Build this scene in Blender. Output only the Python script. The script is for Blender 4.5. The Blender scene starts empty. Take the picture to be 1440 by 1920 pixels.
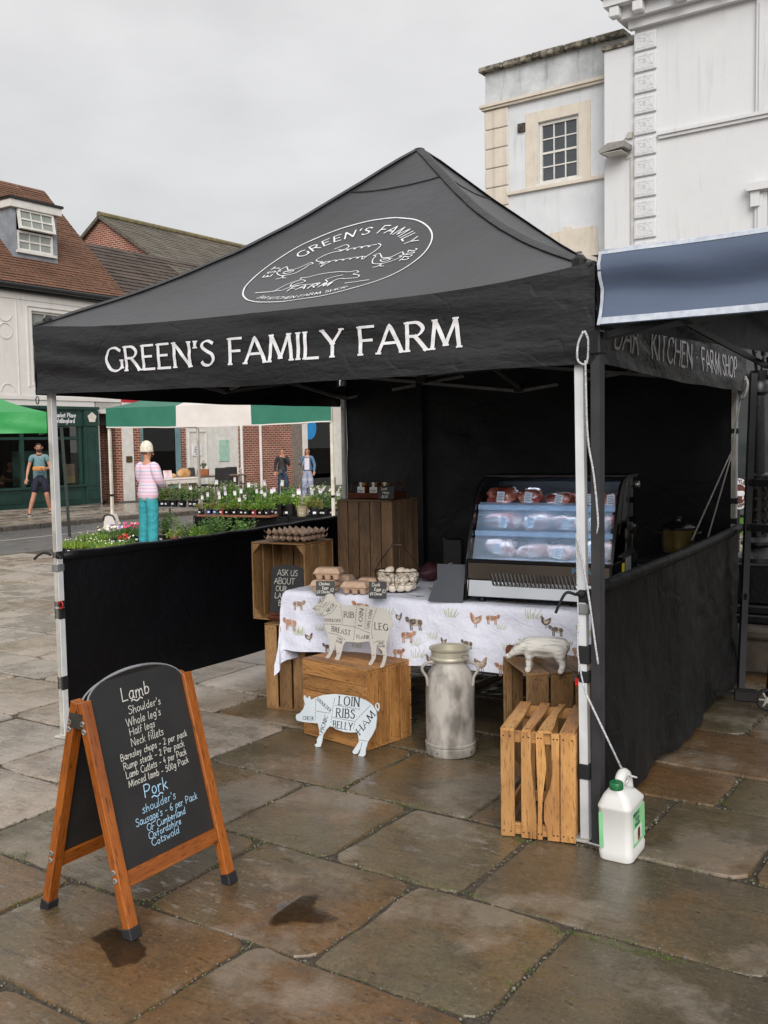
import bpy, bmesh, math, random
from math import sin, cos, pi, radians, atan2, sqrt, hypot
from mathutils import Vector, Matrix, noise
rnd = random.Random(7)
SC = bpy.context.scene
COL = SC.collection
# ------------------------------------------------------------------ camera
CAM_H, PITCH, ROLL, FPX = 1.585, 0.0708, -0.017, 1850.0
cam = bpy.data.cameras.new('camera')
cam.sensor_fit = 'VERTICAL'; cam.sensor_height = 36.0; cam.lens = 36.0*FPX/1920.0
cam.clip_start = 0.05; cam.clip_end = 2000
camo = bpy.data.objects.new('camera', cam); COL.objects.link(camo)
_F = Vector((0, cos(PITCH), -sin(PITCH))); _R0 = Vector((1, 0, 0)); _U0 = _R0.cross(_F)
_R = cos(ROLL)*_R0 + sin(ROLL)*_U0; _U = -sin(ROLL)*_R0 + cos(ROLL)*_U0
camo.matrix_world = Matrix(((_R.x, _U.x, -_F.x, 0), (_R.y, _U.y, -_F.y, 0), (_R.z, _U.z, -_F.z, CAM_H), (0, 0, 0, 1)))
SC.camera = camo
# ------------------------------------------------------------------ sky: an overcast
world = bpy.data.worlds.new("World"); SC.world = world; world.use_nodes = True
nt = world.node_tree; nt.nodes.clear()
def wn(t, **k):
    n = nt.nodes.new(t)
    for a, b in k.items(): setattr(n, a, b)
    return n
SUN_EL, SUN_AZ = 31.0, 178.0            # azimuth clockwise from +Y: behind the camera, a little to the right
w_out = wn('ShaderNodeOutputWorld')
sky = wn('ShaderNodeTexSky'); sky.sky_type = 'NISHITA'; sky.sun_disc = False
sky.sun_elevation = radians(SUN_EL); sky.sun_rotation = radians(SUN_AZ)
bg_sky = wn('ShaderNodeBackground'); bg_sky.inputs[1].default_value = 0.08
nt.links.new(sky.outputs[0], bg_sky.inputs[0])
tc = wn('ShaderNodeTexCoord'); sep = wn('ShaderNodeSeparateXYZ')
nt.links.new(tc.outputs['Generated'], sep.inputs[0])
mr = wn('ShaderNodeMapRange'); mr.inputs[1].default_value = 0; mr.inputs[2].default_value = 1
mr.inputs[3].default_value = 0.335; mr.inputs[4].default_value = 0.58
nt.links.new(sep.outputs[2], mr.inputs[0])
mp = wn('ShaderNodeMapping'); mp.inputs['Scale'].default_value = (1.0, 1.0, 2.4)
nt.links.new(tc.outputs['Generated'], mp.inputs[0])
nz = wn('ShaderNodeTexNoise'); nz.inputs['Scale'].default_value = 2.6; nz.inputs['Detail'].default_value = 5; nz.inputs['Roughness'].default_value = 0.55
nt.links.new(mp.outputs[0], nz.inputs[0])
mr2 = wn('ShaderNodeMapRange'); mr2.inputs[1].default_value = .3; mr2.inputs[2].default_value = .7
mr2.inputs[3].default_value = .84; mr2.inputs[4].default_value = 1.10
nt.links.new(nz.outputs[0], mr2.inputs[0])
mul = wn('ShaderNodeMath', operation='MULTIPLY'); nt.links.new(mr.outputs[0], mul.inputs[0]); nt.links.new(mr2.outputs[0], mul.inputs[1])
bg_cl = wn('ShaderNodeBackground'); bg_cl.inputs[0].default_value = (1.0, .985, .975, 1)
nt.links.new(mul.outputs[0], bg_cl.inputs[1])
mx = wn('ShaderNodeMixShader'); mx.inputs[0].default_value = .93
nt.links.new(bg_sky.outputs[0], mx.inputs[1]); nt.links.new(bg_cl.outputs[0], mx.inputs[2])
nt.links.new(mx.outputs[0], w_out.inputs[0])
# ------------------------------------------------------------------ sun behind thick cloud
sl = bpy.data.lights.new('sun', 'SUN'); sl.energy = 1.5; sl.angle = radians(40); sl.color = (1, .965, .92)
so = bpy.data.objects.new('sun', sl); COL.objects.link(so)
_sd = Vector((sin(radians(SUN_AZ))*cos(radians(SUN_EL)), cos(radians(SUN_AZ))*cos(radians(SUN_EL)), sin(radians(SUN_EL))))
so.rotation_euler = _sd.to_track_quat('Z', 'Y').to_euler(); so.location = _sd*50
SC.view_settings.view_transform = 'Standard'; SC.view_settings.look = 'None'
SC.view_settings.exposure = 0.95; SC.view_settings.gamma = 1.0; SC.view_settings.use_curve_mapping = False

# ------------------------------------------------------------------ surveying helpers
def ray(px, py): return _F + _R*((px-720)/FPX) - _U*((py-960)/FPX)
EYE = Vector((0, 0, CAM_H))
def G(px, py, z=0.0):
    d = ray(px, py); return EYE + d*((z-CAM_H)/d.z)
def onplane(px, py, O, n):
    d = ray(px, py); return EYE + d*((O-EYE).dot(n)/d.dot(n))
# ------------------------------------------------------------------ objects
def tag(o, label=None, cat=None, group=None, kind=None):
    if label: o['label'] = label
    if cat: o['category'] = cat
    if group: o['group'] = group
    if kind: o['kind'] = kind
    return o
def empty(name, loc=(0, 0, 0), rz=0.0, label=None, cat=None, group=None, parent=None):
    o = bpy.data.objects.new(name, None); o.empty_display_size = .1; COL.objects.link(o)
    o.location = loc; o.rotation_euler = (0, 0, rz)
    if parent: o.parent = parent
    return tag(o, label, cat, group)
def inst(name, me, parent=None, loc=(0, 0, 0), rot=(0, 0, 0), mtx=None):
    o = bpy.data.objects.new(name, me); COL.objects.link(o)
    if parent: o.parent = parent
    if mtx is not None: o.matrix_local = mtx
    else: o.location = loc; o.rotation_euler = rot
    return o
def kids(o): return list(o.children)
def copy_tree(o, parent=None):
    c = o.copy(); COL.objects.link(c)
    if parent is not None: c.parent = parent
    for ch in kids(o): copy_tree(ch, c)
    return c
class MB:
    """collects faces for ONE mesh"""
    def __init__(s): s.v = []; s.f = []; s.m = []; s.mi = 0; s.sm = []; s.smooth = False
    def add(s, vs, fs, T=None):
        b = len(s.v)
        s.v += [tuple(T @ Vector(p)) if T is not None else tuple(p) for p in vs]
        for f in fs:
            s.f.append([i+b for i in f]); s.m.append(s.mi); s.sm.append(s.smooth)
        return s
    def box(s, x0, x1, y0, y1, z0, z1, T=None):
        return s.add([(x0,y0,z0),(x1,y0,z0),(x1,y1,z0),(x0,y1,z0),(x0,y0,z1),(x1,y0,z1),(x1,y1,z1),(x0,y1,z1)],
                     [(0,3,2,1),(4,5,6,7),(0,1,5,4),(1,2,6,5),(2,3,7,6),(3,0,4,7)], T)
    def cbox(s, x0, x1, y0, y1, z0, z1, c=.003, T=None):
        """box with chamfered edges"""
        vs, ix = [], {}
        X, Y, Z = (x0, x1), (y0, y1), (z0, z1)
        for i in (0, 1):
            for j in (0, 1):
                for k in (0, 1):
                    sx, sy, sz = (1, -1)[i], (1, -1)[j], (1, -1)[k]
                    for a in range(3):
                        p = [X[i]+sx*c, Y[j]+sy*c, Z[k]+sz*c]; p[a] = (X[i], Y[j], Z[k])[a]
                        ix[i, j, k, a] = len(vs); vs.append(p)
        fs = []
        for a in range(3):
            b, d = [(1, 2), (2, 0), (0, 1)][a]
            for side in (0, 1):
                def key(p, q):
                    t = [0, 0, 0]; t[a] = side; t[b] = p; t[d] = q; return ix[t[0], t[1], t[2], a]
                q = [key(0, 0), key(1, 0), key(1, 1), key(0, 1)]
                fs.append(q if side else q[::-1])
            for p in (0, 1):
                for q in (0, 1):
                    t0 = [0, 0, 0]; t0[b] = p; t0[d] = q; t1 = list(t0); t1[a] = 1
                    e = [ix[t0[0], t0[1], t0[2], b], ix[t1[0], t1[1], t1[2], b], ix[t1[0], t1[1], t1[2], d], ix[t0[0], t0[1], t0[2], d]]
                    fs.append(e if (p ^ q) else e[::-1])
        for i in (0, 1):
            for j in (0, 1):
                for k in (0, 1):
                    t = [ix[i, j, k, 0], ix[i, j, k, 1], ix[i, j, k, 2]]
                    fs.append(t if (i+j+k) % 2 else t[::-1])
        return s.add(vs, fs, T)
    def tube(s, pts, r, n=8, caps=True, closed=False, T=None, up=None):
        pts = [Vector(p) for p in pts]; N = len(pts)
        rr = r if isinstance(r, (list, tuple)) else [r]*N
        vs, fs = [], []
        u = None
        for i, p in enumerate(pts):
            t = (pts[(i+1) % N if closed else min(i+1, N-1)] - pts[i-1 if (closed or i) else 0])
            if t.length < 1e-9: t = Vector((0, 0, 1))
            t.normalize()
            if u is None:
                u = t.cross(Vector((0, 0, 1)) if abs(t.z) < .9 else Vector((1, 0, 0))); u.normalize()
            else:
                u = u - t*u.dot(t)
                if u.length < 1e-6: u = t.cross(Vector((0, 0, 1)) if abs(t.z) < .9 else Vector((1, 0, 0)))
                u.normalize()
            w = t.cross(u)
            for k in range(n):
                a = 2*pi*(k+.5)/n; vs.append(p + (u*cos(a)+w*sin(a))*rr[i])
        for i in range(N if closed else N-1):
            for k in range(n):
                a, b = i*n, ((i+1) % N)*n
                fs.append((a+k, a+(k+1) % n, b+(k+1) % n, b+k))
        if caps and not closed:
            fs.append(tuple(range(n))[::-1]); fs.append(tuple((N-1)*n+k for k in range(n)))
        return s.add(vs, fs, T)
    def bar(s, a, b, w, h=None, T=None):
        """square-section bar from a to b"""
        h = h or w; a = Vector(a); b = Vector(b); d = (b-a); L = d.length; d.normalize()
        sd = d.cross(Vector((0, 0, 1)))
        if sd.length < 1e-4: sd = Vector((1, 0, 0))
        sd.normalize(); up = sd.cross(d)
        vs = []
        for p in (a, b):
            for i, j in ((-1, -1), (1, -1), (1, 1), (-1, 1)): vs.append(p + sd*(i*w/2) + up*(j*h/2))
        return s.add(vs, [(3,2,1,0),(4,5,6,7),(0,1,5,4),(1,2,6,5),(2,3,7,6),(3,0,4,7)], T)
    def lathe(s, prof, n=24, T=None, cap0=True, cap1=True):
        vs, fs = [], []
        for r, z in prof:
            for k in range(n):
                a = 2*pi*k/n; vs.append((r*cos(a), r*sin(a), z))
        for i in range(len(prof)-1):
            for k in range(n):
                fs.append((i*n+k, i*n+(k+1) % n, (i+1)*n+(k+1) % n, (i+1)*n+k))
        if cap0: fs.append(tuple(range(n))[::-1])
        if cap1: fs.append(tuple((len(prof)-1)*n+k for k in range(n)))
        return s.add(vs, fs, T)
    def prism(s, poly, z0, z1, T=None, c=0.0):
        """polygon (x,y), extruded z0..z1"""
        A = sum(poly[i-1][0]*poly[i][1]-poly[i][0]*poly[i-1][1] for i in range(len(poly)))
        if A < 0: poly = poly[::-1]
        n = len(poly)
        vs = [(x, y, z0) for x, y in poly] + [(x, y, z1) for x, y in poly]
        fs = [tuple(range(n))[::-1], tuple(range(n, 2*n))] + [(i, (i+1) % n, n+(i+1) % n, n+i) for i in range(n)]
        return s.add(vs, fs, T)
    def grid(s, fn, nu, nv, T=None):
        vs = [fn(i/nu, j/nv) for j in range(nv+1) for i in range(nu+1)]
        fs = [(j*(nu+1)+i, j*(nu+1)+i+1, (j+1)*(nu+1)+i+1, (j+1)*(nu+1)+i) for j in range(nv) for i in range(nu)]
        return s.add(vs, fs, T)
    def ball(s, c, r, n=10, m=7, T=None):
        rx, ry, rz = r if isinstance(r, (tuple, list)) else (r, r, r)
        vs = [(c[0], c[1], c[2]-rz)]; fs = []
        for j in range(1, m):
            t = -pi/2+pi*j/m
            for k in range(n):
                a = 2*pi*k/n; vs.append((c[0]+rx*cos(t)*cos(a), c[1]+ry*cos(t)*sin(a), c[2]+rz*sin(t)))
        vs.append((c[0], c[1], c[2]+rz)); top = len(vs)-1
        for k in range(n): fs.append((0, 1+(k+1) % n, 1+k)); fs.append((top, 1+(m-2)*n+k, 1+(m-2)*n+(k+1) % n))
        for j in range(m-2):
            for k in range(n): fs.append((1+j*n+k, 1+j*n+(k+1) % n, 1+(j+1)*n+(k+1) % n, 1+(j+1)*n+k))
        return s.add(vs, fs, T)
    def mesh(s, name, mat, smooth=False):
        me = bpy.data.meshes.new(name); me.from_pydata(s.v, [], s.f)
        for m in (mat if isinstance(mat, (list, tuple)) else [mat]): me.materials.append(m)
        if isinstance(mat, (list, tuple)): me.polygons.foreach_set('material_index', s.m)
        sm = [smooth or x for x in s.sm]
        me.polygons.foreach_set('use_smooth', sm)
        me.update(); return me
    def build(s, name, mat, parent=None, loc=(0, 0, 0), rot=(0, 0, 0), smooth=False, angle=None, mtx=None):
        me = s.mesh(name, mat, smooth or angle is not None)
        o = inst(name, me, parent, loc, rot, mtx)
        if angle is not None: auto_smooth(me, angle)
        return o
def auto_smooth(me, deg):
    bm = bmesh.new(); bm.from_mesh(me); lim = radians(deg)
    for e in bm.edges:
        e.smooth = len(e.link_faces) == 2 and e.calc_face_angle(0) < lim
    bm.to_mesh(me); bm.free()
def RZ(a): return Matrix.Rotation(a, 4, 'Z')
def RX(a): return Matrix.Rotation(a, 4, 'X')
def RY(a): return Matrix.Rotation(a, 4, 'Y')
def TR(x, y, z): return Matrix.Translation((x, y, z))
def basis(o, ex, ey, ez):
    m = Matrix.Identity(4)
    for i in range(3): m[i][0] = ex[i]; m[i][1] = ey[i]; m[i][2] = ez[i]; m[i][3] = o[i]
    return m
def catmull(pts, k=8, closed=False):
    P = [Vector(p) for p in pts]; n = len(P); out = []
    for i in range(n if closed else n-1):
        p0 = P[(i-1) % n] if (closed or i) else P[0]*2-P[1]
        p1 = P[i]; p2 = P[(i+1) % n]
        p3 = P[(i+2) % n] if (closed or i+2 < n) else P[-1]*2-P[-2]
        for j in range(k):
            t = j/k
            out.append(.5*((2*p1)+(p2-p0)*t+(2*p0-5*p1+4*p2-p3)*t*t+(3*p1-p0-3*p2+p3)*t**3))
    if not closed: out.append(P[-1])
    return out
# ------------------------------------------------------------------ materials (procedural)
def new_mat(name):
    m = bpy.data.materials.new(name); m.use_nodes = True
    t = m.node_tree; b = t.nodes['Principled BSDF']
    return m, t, b
def rgb(h):
    if isinstance(h, str):
        h = h.lstrip('#'); c = [int(h[i:i+2], 16)/255 for i in (0, 2, 4)]
        return tuple((x/12.92 if x <= .04045 else ((x+.055)/1.055)**2.4) for x in c)
    return tuple(h)
def N(t, ty, **k):
    n = t.nodes.new(ty)
    for a, b in k.items():
        if a in n.bl_rna.properties.keys(): setattr(n, a, b)
    return n
def L(t, a, b): t.links.new(a, b)
def mixc(t, fac, a, b, blend='MIX'):
    n = t.nodes.new('ShaderNodeMix'); n.data_type = 'RGBA'; n.blend_type = blend
    for s, x in ((n.inputs[0], fac), (n.inputs[6], a), (n.inputs[7], b)):
        if hasattr(x, 'is_linked') or hasattr(x, 'links'): L(t, x, s)
        elif isinstance(x, (int, float)): s.default_value = x
        else: s.default_value = (*x[:3], 1)
    return n.outputs[2]
def mrange(t, x, a, b, c, d):
    n = N(t, 'ShaderNodeMapRange'); L(t, x, n.inputs[0])
    for i, v in enumerate((a, b, c, d)): n.inputs[i+1].default_value = v
    return n.outputs[0]
def coords(t, kind='Object', scale=(1, 1, 1), randoff=True):
    tc = N(t, 'ShaderNodeTexCoord'); mp = N(t, 'ShaderNodeMapping'); mp.inputs['Scale'].default_value = scale
    L(t, tc.outputs[kind], mp.inputs[0])
    if randoff:
        oi = N(t, 'ShaderNodeObjectInfo'); mm = N(t, 'ShaderNodeMath', operation='MULTIPLY'); mm.inputs[1].default_value = 37.0
        L(t, oi.outputs['Random'], mm.inputs[0]); L(t, mm.outputs[0], mp.inputs['Location'])
    return mp.outputs[0]
def noise_tex(t, vec, scale, detail=4, rough=.55):
    n = N(t, 'ShaderNodeTexNoise'); n.inputs['Scale'].default_value = scale; n.inputs['Detail'].default_value = detail
    n.inputs['Roughness'].default_value = rough; L(t, vec, n.inputs[0]); return n.outputs[0]
def bump(t, b, h, strength, dist=.01, prev=None):
    n = N(t, 'ShaderNodeBump'); n.inputs['Strength'].default_value = strength; n.inputs['Distance'].default_value = dist
    L(t, h, n.inputs['Height'])
    if prev is not None: L(t, prev, n.inputs['Normal'])
    L(t, n.outputs[0], b.inputs['Normal']); return n.outputs[0]
def mat(name, c1, c2=None, scale=10, rough=.6, rough2=None, metal=0, bstr=0, bscale=None, bdist=.004, stretch=(1, 1, 1), rand=0.0, spec=.5, kind='Object', lo=.35, hi=.65, alpha=None, coat=0, sheen=0, emis=None, estr=0):
    m, t, b = new_mat(name); c1 = rgb(c1); c2 = rgb(c2) if c2 is not None else tuple(x*.75 for x in c1)
    v = coords(t, kind, stretch); n = noise_tex(t, v, scale)
    f = mrange(t, n, lo, hi, 0, 1); col = mixc(t, f, c1, c2)
    if rand:
        oi = N(t, 'ShaderNodeObjectInfo'); hs = N(t, 'ShaderNodeHueSaturation')
        L(t, mrange(t, oi.outputs['Random'], 0, 1, 1-rand, 1+rand), hs.inputs['Value']); L(t, col, hs.inputs['Color']); col = hs.outputs[0]
    L(t, col, b.inputs['Base Color'])
    if rough2 is None: b.inputs['Roughness'].default_value = rough
    else: L(t, mrange(t, noise_tex(t, v, scale*1.7), .35, .65, rough, rough2), b.inputs['Roughness'])
    b.inputs['Metallic'].default_value = metal; b.inputs['Specular IOR Level'].default_value = spec
    if coat: b.inputs['Coat Weight'].default_value = coat; b.inputs['Coat Roughness'].default_value = .08
    if sheen: b.inputs['Sheen Weight'].default_value = sheen
    if bstr: bump(t, b, noise_tex(t, v, bscale or scale*4, 5), bstr, bdist)
    if emis: b.inputs['Emission Color'].default_value = (*rgb(emis), 1); b.inputs['Emission Strength'].default_value = estr
    return m
def wood(name, c1, c2, c3, wet=.55, grain=1.0, knots=True, rand=.18, saw=1.0):
    """sawn timber, grain along local X"""
    m, t, b = new_mat(name)
    v = coords(t, 'Object', (3.0, 26, 26)); n1 = noise_tex(t, v, 1.6*grain, 6, .6)
    col = mixc(t, mrange(t, n1, .3, .7, 0, 1), rgb(c1), rgb(c2))
    v2 = coords(t, 'Object', (1.2, 5, 5)); n2 = noise_tex(t, v2, 2.0, 3)
    col = mixc(t, mrange(t, n2, .42, .7, 0, .9), col, rgb(c3))
    v3 = coords(t, 'Object', (8, 60, 60)); n3 = noise_tex(t, v3, 2.5, 4)
    col = mixc(t, mrange(t, n3, .53, .68, 0, .75), col, tuple(x*.35 for x in rgb(c3)))
    if knots:
        vk = N(t, 'ShaderNodeTexVoronoi'); vk.inputs['Scale'].default_value = 4.5; L(t, coords(t, 'Object', (1, 3.2, 3.2)), vk.inputs[0])
        col = mixc(t, mrange(t, vk.outputs['Distance'], .03, .1, .8, 0), col, tuple(x*.3 for x in rgb(c3)))
    oi = N(t, 'ShaderNodeObjectInfo'); hs = N(t, 'ShaderNodeHueSaturation')
    L(t, mrange(t, oi.outputs['Random'], 0, 1, 1-rand, 1+rand), hs.inputs['Value']); L(t, col, hs.inputs['Color'])
    L(t, hs.outputs[0], b.inputs['Base Color'])
    L(t, mrange(t, n1, .3, .7, wet-.12, wet+.15), b.inputs['Roughness'])
    # diagonal saw marks
    wv = N(t, 'ShaderNodeTexWave'); wv.inputs['Scale'].default_value = 38; wv.inputs['Distortion'].default_value = 4; wv.inputs['Detail'].default_value = 2
    mp = N(t, 'ShaderNodeMapping'); mp.inputs['Rotation'].default_value = (0, .5, .6); L(t, coords(t, 'Object', (1, 1, 1)), mp.inputs[0]); L(t, mp.outputs[0], wv.inputs[0])
    hs2 = mixc(t, mrange(t, wv.outputs[1], .55, .9, 0, .22*saw), hs.outputs[0], tuple(x*.4 for x in rgb(c3))); L(t, hs2, b.inputs['Base Color']); p = bump(t, b, n1, .6, .003); bump(t, b, wv.outputs[1], .2*saw, .002, p)
    return m
def fabric(name, c, c2=None, rough=.5, fold=.35, fscale=2.2, spec=.4, weave=True, stretch=(1, 1, 1), back=None):
    m, t, b = new_mat(name); c = rgb(c); c2 = rgb(c2) if c2 is not None else tuple(x*1.5+.004 for x in c)
    v = coords(t, 'Object', stretch, False); n1 = noise_tex(t, v, fscale, 5, .6)
    col = mixc(t, mrange(t, n1, .35, .7, 0, 1), c, c2)
    L(t, col, b.inputs['Base Color']); b.inputs['Roughness'].default_value = rough; b.inputs['Specular IOR Level'].default_value = spec
    p = bump(t, b, n1, fold, .05)
    v2 = coords(t, 'Object', (1, 1, 1), False)
    n2 = noise_tex(t, v2, fscale*5, 4, .6); p = bump(t, b, n2, fold*.6, .008, p)
    # creases from folding: thin ridges
    wv = N(t, 'ShaderNodeTexVoronoi'); wv.feature = 'DISTANCE_TO_EDGE'; wv.inputs['Scale'].default_value = fscale*.9
    ds = N(t, 'ShaderNodeVectorMath'); ds.operation = 'ADD'; nn = N(t, 'ShaderNodeTexNoise'); nn.inputs['Scale'].default_value = 3; L(t, v2, nn.inputs[0])
    L(t, v2, ds.inputs[0]); L(t, nn.outputs[1], ds.inputs[1]); L(t, ds.outputs[0], wv.inputs[0])
    bump(t, b, mrange(t, wv.outputs['Distance'], 0, .05, 0, 1), fold*.35, .006, p)
    return m
def glass(name, tint=(.9, .95, 1), fog=0.0, fogc=(.75, .82, .9), rough=0.0, gloss=.12):
    """pane: see-through, glossy by Fresnel, optionally misted"""
    m, t, b = new_mat(name); t.nodes.remove(b); out = t.nodes['Material Output']
    tr = N(t, 'ShaderNodeBsdfTransparent'); tr.inputs[0].default_value = (*tint, 1)
    gl = N(t, 'ShaderNodeBsdfGlossy'); gl.inputs['Roughness'].default_value = rough
    fr = N(t, 'ShaderNodeFresnel'); fr.inputs[0].default_value = 1.5
    mx = N(t, 'ShaderNodeMixShader'); L(t, fr.outputs[0], mx.inputs[0]); L(t, tr.outputs[0], mx.inputs[1]); L(t, gl.outputs[0], mx.inputs[2])
    last = mx.outputs[0]
    if fog:
        df = N(t, 'ShaderNodeBsdfDiffuse'); df.inputs[0].default_value = (*fogc, 1)
        ad = N(t, 'ShaderNodeBsdfTranslucent'); ad.inputs[0].default_value = (*fogc, 1)
        m1 = N(t, 'ShaderNodeMixShader'); m1.inputs[0].default_value = .5; L(t, df.outputs[0], m1.inputs[1]); L(t, ad.outputs[0], m1.inputs[2])
        n = noise_tex(t, coords(t, 'Object', (1, 1, 1)), 4, 3)
        m2 = N(t, 'ShaderNodeMixShader'); L(t, mrange(t, n, .3, .7, fog*.7, fog*1.3), m2.inputs[0]); L(t, last, m2.inputs[1]); L(t, m1.outputs[0], m2.inputs[2]); last = m2.outputs[0]
    L(t, last, out.inputs[0]); return m
def stone(name, cols, wet=(.04, .28), bstr=.36, dlo=.53, damt=.34, spec=.7):
    """wet riven sandstone: films of water lie dark and smooth, drained patches pale and rough"""
    m, t, b = new_mat(name)
    v = coords(t, 'Object', (1, 1, 1)); oi = N(t, 'ShaderNodeObjectInfo')
    cr = N(t, 'ShaderNodeValToRGB'); e = cr.color_ramp.elements
    while len(e) < len(cols): e.new(.5)
    for i, c in enumerate(cols): e[i].position = i/(len(cols)-1); e[i].color = (*rgb(c), 1)
    big = noise_tex(t, v, 1.1, 4, .6)
    ad = N(t, 'ShaderNodeMath', operation='ADD'); L(t, mrange(t, big, .3, .7, -.22, .22), ad.inputs[0]); L(t, oi.outputs['Random'], ad.inputs[1]); L(t, ad.outputs[0], cr.inputs[0])
    col = cr.outputs[0]
    mid = noise_tex(t, v, 6, 8, .7); col = mixc(t, mrange(t, mid, .45, .68, 0, .55), col, (.05, .04, .028))
    rust = noise_tex(t, v, 2.2, 6, .65); col = mixc(t, mrange(t, rust, .54, .7, 0, .6), col, (.19, .10, .04))
    stk = noise_tex(t, coords(t, 'Object', (2.5, 14, 3)), 2.6, 8, .75); col = mixc(t, mrange(t, stk, .55, .66, 0, .6), col, (.045, .036, .027))
    sp = noise_tex(t, v, 70, 4, .75); col = mixc(t, mrange(t, sp, .5, .70, 0, .6), col, (.035, .028, .02)); col = mixc(t, mrange(t, sp, .26, .40, .6, 0), col, (.36, .31, .25)); dsh = noise_tex(t, coords(t, 'Object', (9, 34, 9)), 2.2, 3, .6); col = mixc(t, mrange(t, dsh, .66, .70, 0, .75), col, (.022, .018, .014)); gr = noise_tex(t, v, 240, 2, .6); col = mixc(t, mrange(t, gr, .72, .78, 0, .8), col, (.5, .46, .4))
    wetn = noise_tex(t, v, 1.9, 8, .68)
    dry = mrange(t, wetn, dlo, dlo+.1, 0, 1); col = mixc(t, mrange(t, dry, 0, 1, 0, damt), col, (.38, .325, .27))
    L(t, col, b.inputs['Base Color'])
    L(t, mrange(t, dry, 0, 1, wet[0], wet[1]), b.inputs['Roughness'])
    b.inputs['Specular IOR Level'].default_value = spec
    p = bump(t, b, noise_tex(t, v, 2.6, 4, .5), .35*bstr, .02)
    vs = coords(t, 'Object', (2, 6, 3)); h2 = noise_tex(t, vs, 3.2, 9, .72); p = bump(t, b, mrange(t, h2, .40, .60, 0, 1), .75*bstr, .006, p)
    h4 = noise_tex(t, v, 22, 6, .7)
    n4 = N(t, 'ShaderNodeBump'); L(t, mrange(t, dry, 0, 1, .16*bstr, .9*bstr), n4.inputs['Strength']); n4.inputs['Distance'].default_value = .008; L(t, h4, n4.inputs['Height']); L(t, p, n4.inputs['Normal'])
    n3 = N(t, 'ShaderNodeBump'); L(t, mrange(t, dry, 0, 1, .05, .8*bstr), n3.inputs['Strength']); n3.inputs['Distance'].default_value = .003
    L(t, sp, n3.inputs['Height']); L(t, n4.outputs[0], n3.inputs['Normal']); L(t, n3.outputs[0], b.inputs['Normal'])
    return m
def brick(name, c1, c2, mortar, w=.225, h=.075, kind='Object', rot=0.0, msize=.012, off=.5, bstr=.6):
    m, t, b = new_mat(name)
    tc = N(t, 'ShaderNodeTexCoord'); mp = N(t, 'ShaderNodeMapping'); mp.inputs['Rotation'].default_value = (radians(90), 0, 0) if kind == 'wall' else (0, 0, 0)
    # wall faces run along local X / Z: swap so that Z becomes the brick's V
    sp = N(t, 'ShaderNodeSeparateXYZ'); cb = N(t, 'ShaderNodeCombineXYZ'); L(t, tc.outputs['Object'], sp.inputs[0])
    ad = N(t, 'ShaderNodeMath', operation='ADD'); L(t, sp.outputs[0], ad.inputs[0]); L(t, sp.outputs[1], ad.inputs[1])
    L(t, ad.outputs[0], cb.inputs[0]); L(t, sp.outputs[2], cb.inputs[1])
    br = N(t, 'ShaderNodeTexBrick'); br.inputs['Scale'].default_value = 1; br.inputs['Brick Width'].default_value = w; br.inputs['Row Height'].default_value = h
    br.inputs['Mortar Size'].default_value = msize; br.inputs['Mortar Smooth'].default_value = .2; br.offset = off
    br.inputs[1].default_value = (*rgb(c1), 1); br.inputs[2].default_value = (*rgb(c2), 1); br.inputs[3].default_value = (*rgb(mortar), 1)
    L(t, cb.outputs[0], br.inputs[0])
    n = noise_tex(t, tc.outputs['Object'], 1.3, 5, .65); col = mixc(t, mrange(t, n, .4, .75, 0, .5), br.outputs[0], tuple(x*.4 for x in rgb(c2)))
    n2 = noise_tex(t, tc.outputs['Object'], 9, 4, .6); col = mixc(t, mrange(t, n2, .5, .8, 0, .5), col, tuple(min(1, x*1.6) for x in rgb(c1)))
    L(t, col, b.inputs['Base Color']); b.inputs['Roughness'].default_value = .85
    bump(t, b, br.outputs[1], -bstr, .01)
    return m
def render_wall(name, c, stain, amt=.5, scale=1.5, rough=.75):
    """painted stucco with damp streaks"""
    m, t, b = new_mat(name); v = coords(t, 'Object', (1, 1, 1), False)
    n = noise_tex(t, v, scale, 6, .65); vs = coords(t, 'Object', (5, 5, .5), False); ns = noise_tex(t, vs, 1.3, 5, .6)
    col = mixc(t, mrange(t, n, .35, .75, 0, amt), rgb(c), rgb(stain)); col = mixc(t, mrange(t, ns, .56, .8, 0, amt), col, tuple(x*.6 for x in rgb(stain)))
    L(t, col, b.inputs['Base Color']); b.inputs['Roughness'].default_value = rough
    p = bump(t, b, noise_tex(t, v, 4, 5, .6), .25, .02); bump(t, b, noise_tex(t, v, 60, 3, .6), .2, .004, p)
    return m
MT = {}
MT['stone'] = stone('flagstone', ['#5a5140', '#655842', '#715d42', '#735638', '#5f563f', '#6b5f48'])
MT['stone_far'] = stone('far_paving', ['#958b81', '#a0958a', '#a59382', '#9c8d7f'], (.08, .45), .3, .47, .45, 1.0)  # distant paving: grazing sky sheen is put into its pale colour
MT['stone_sheen'] = stone('sheen_flagstone', ['#a0958a', '#aba095', '#b09f8d', '#a39484', '#ada299'], (.06, .4), .45, .46, .5, 1.0)  # paler copy for far-left flags; sky reflection put into the colour
MT['grit'] = mat('joint_grit', '#564d40', '#332e26', 60, .55, .9, bstr=.8, bscale=220, bdist=.006)
MT['tarmac'] = mat('tarmac', '#6d6b6a', '#5d5b5a', 3, .25, .55, bstr=.5, bscale=240, bdist=.004)
MT['line'] = mat('road_paint', '#c9c6c0', '#9c9994', 30, .6)
MT['kerb'] = mat('kerb_granite', '#665f57', '#4b453f', 12, .35, .7, bstr=.4, rand=.2)
MT['white'] = mat('white_steel', '#d4d6d8', '#c4c7ca', 6, .32)
MT['white_d'] = mat('white_worn', '#b9b6ae', '#96938a', 10, .5)
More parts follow.
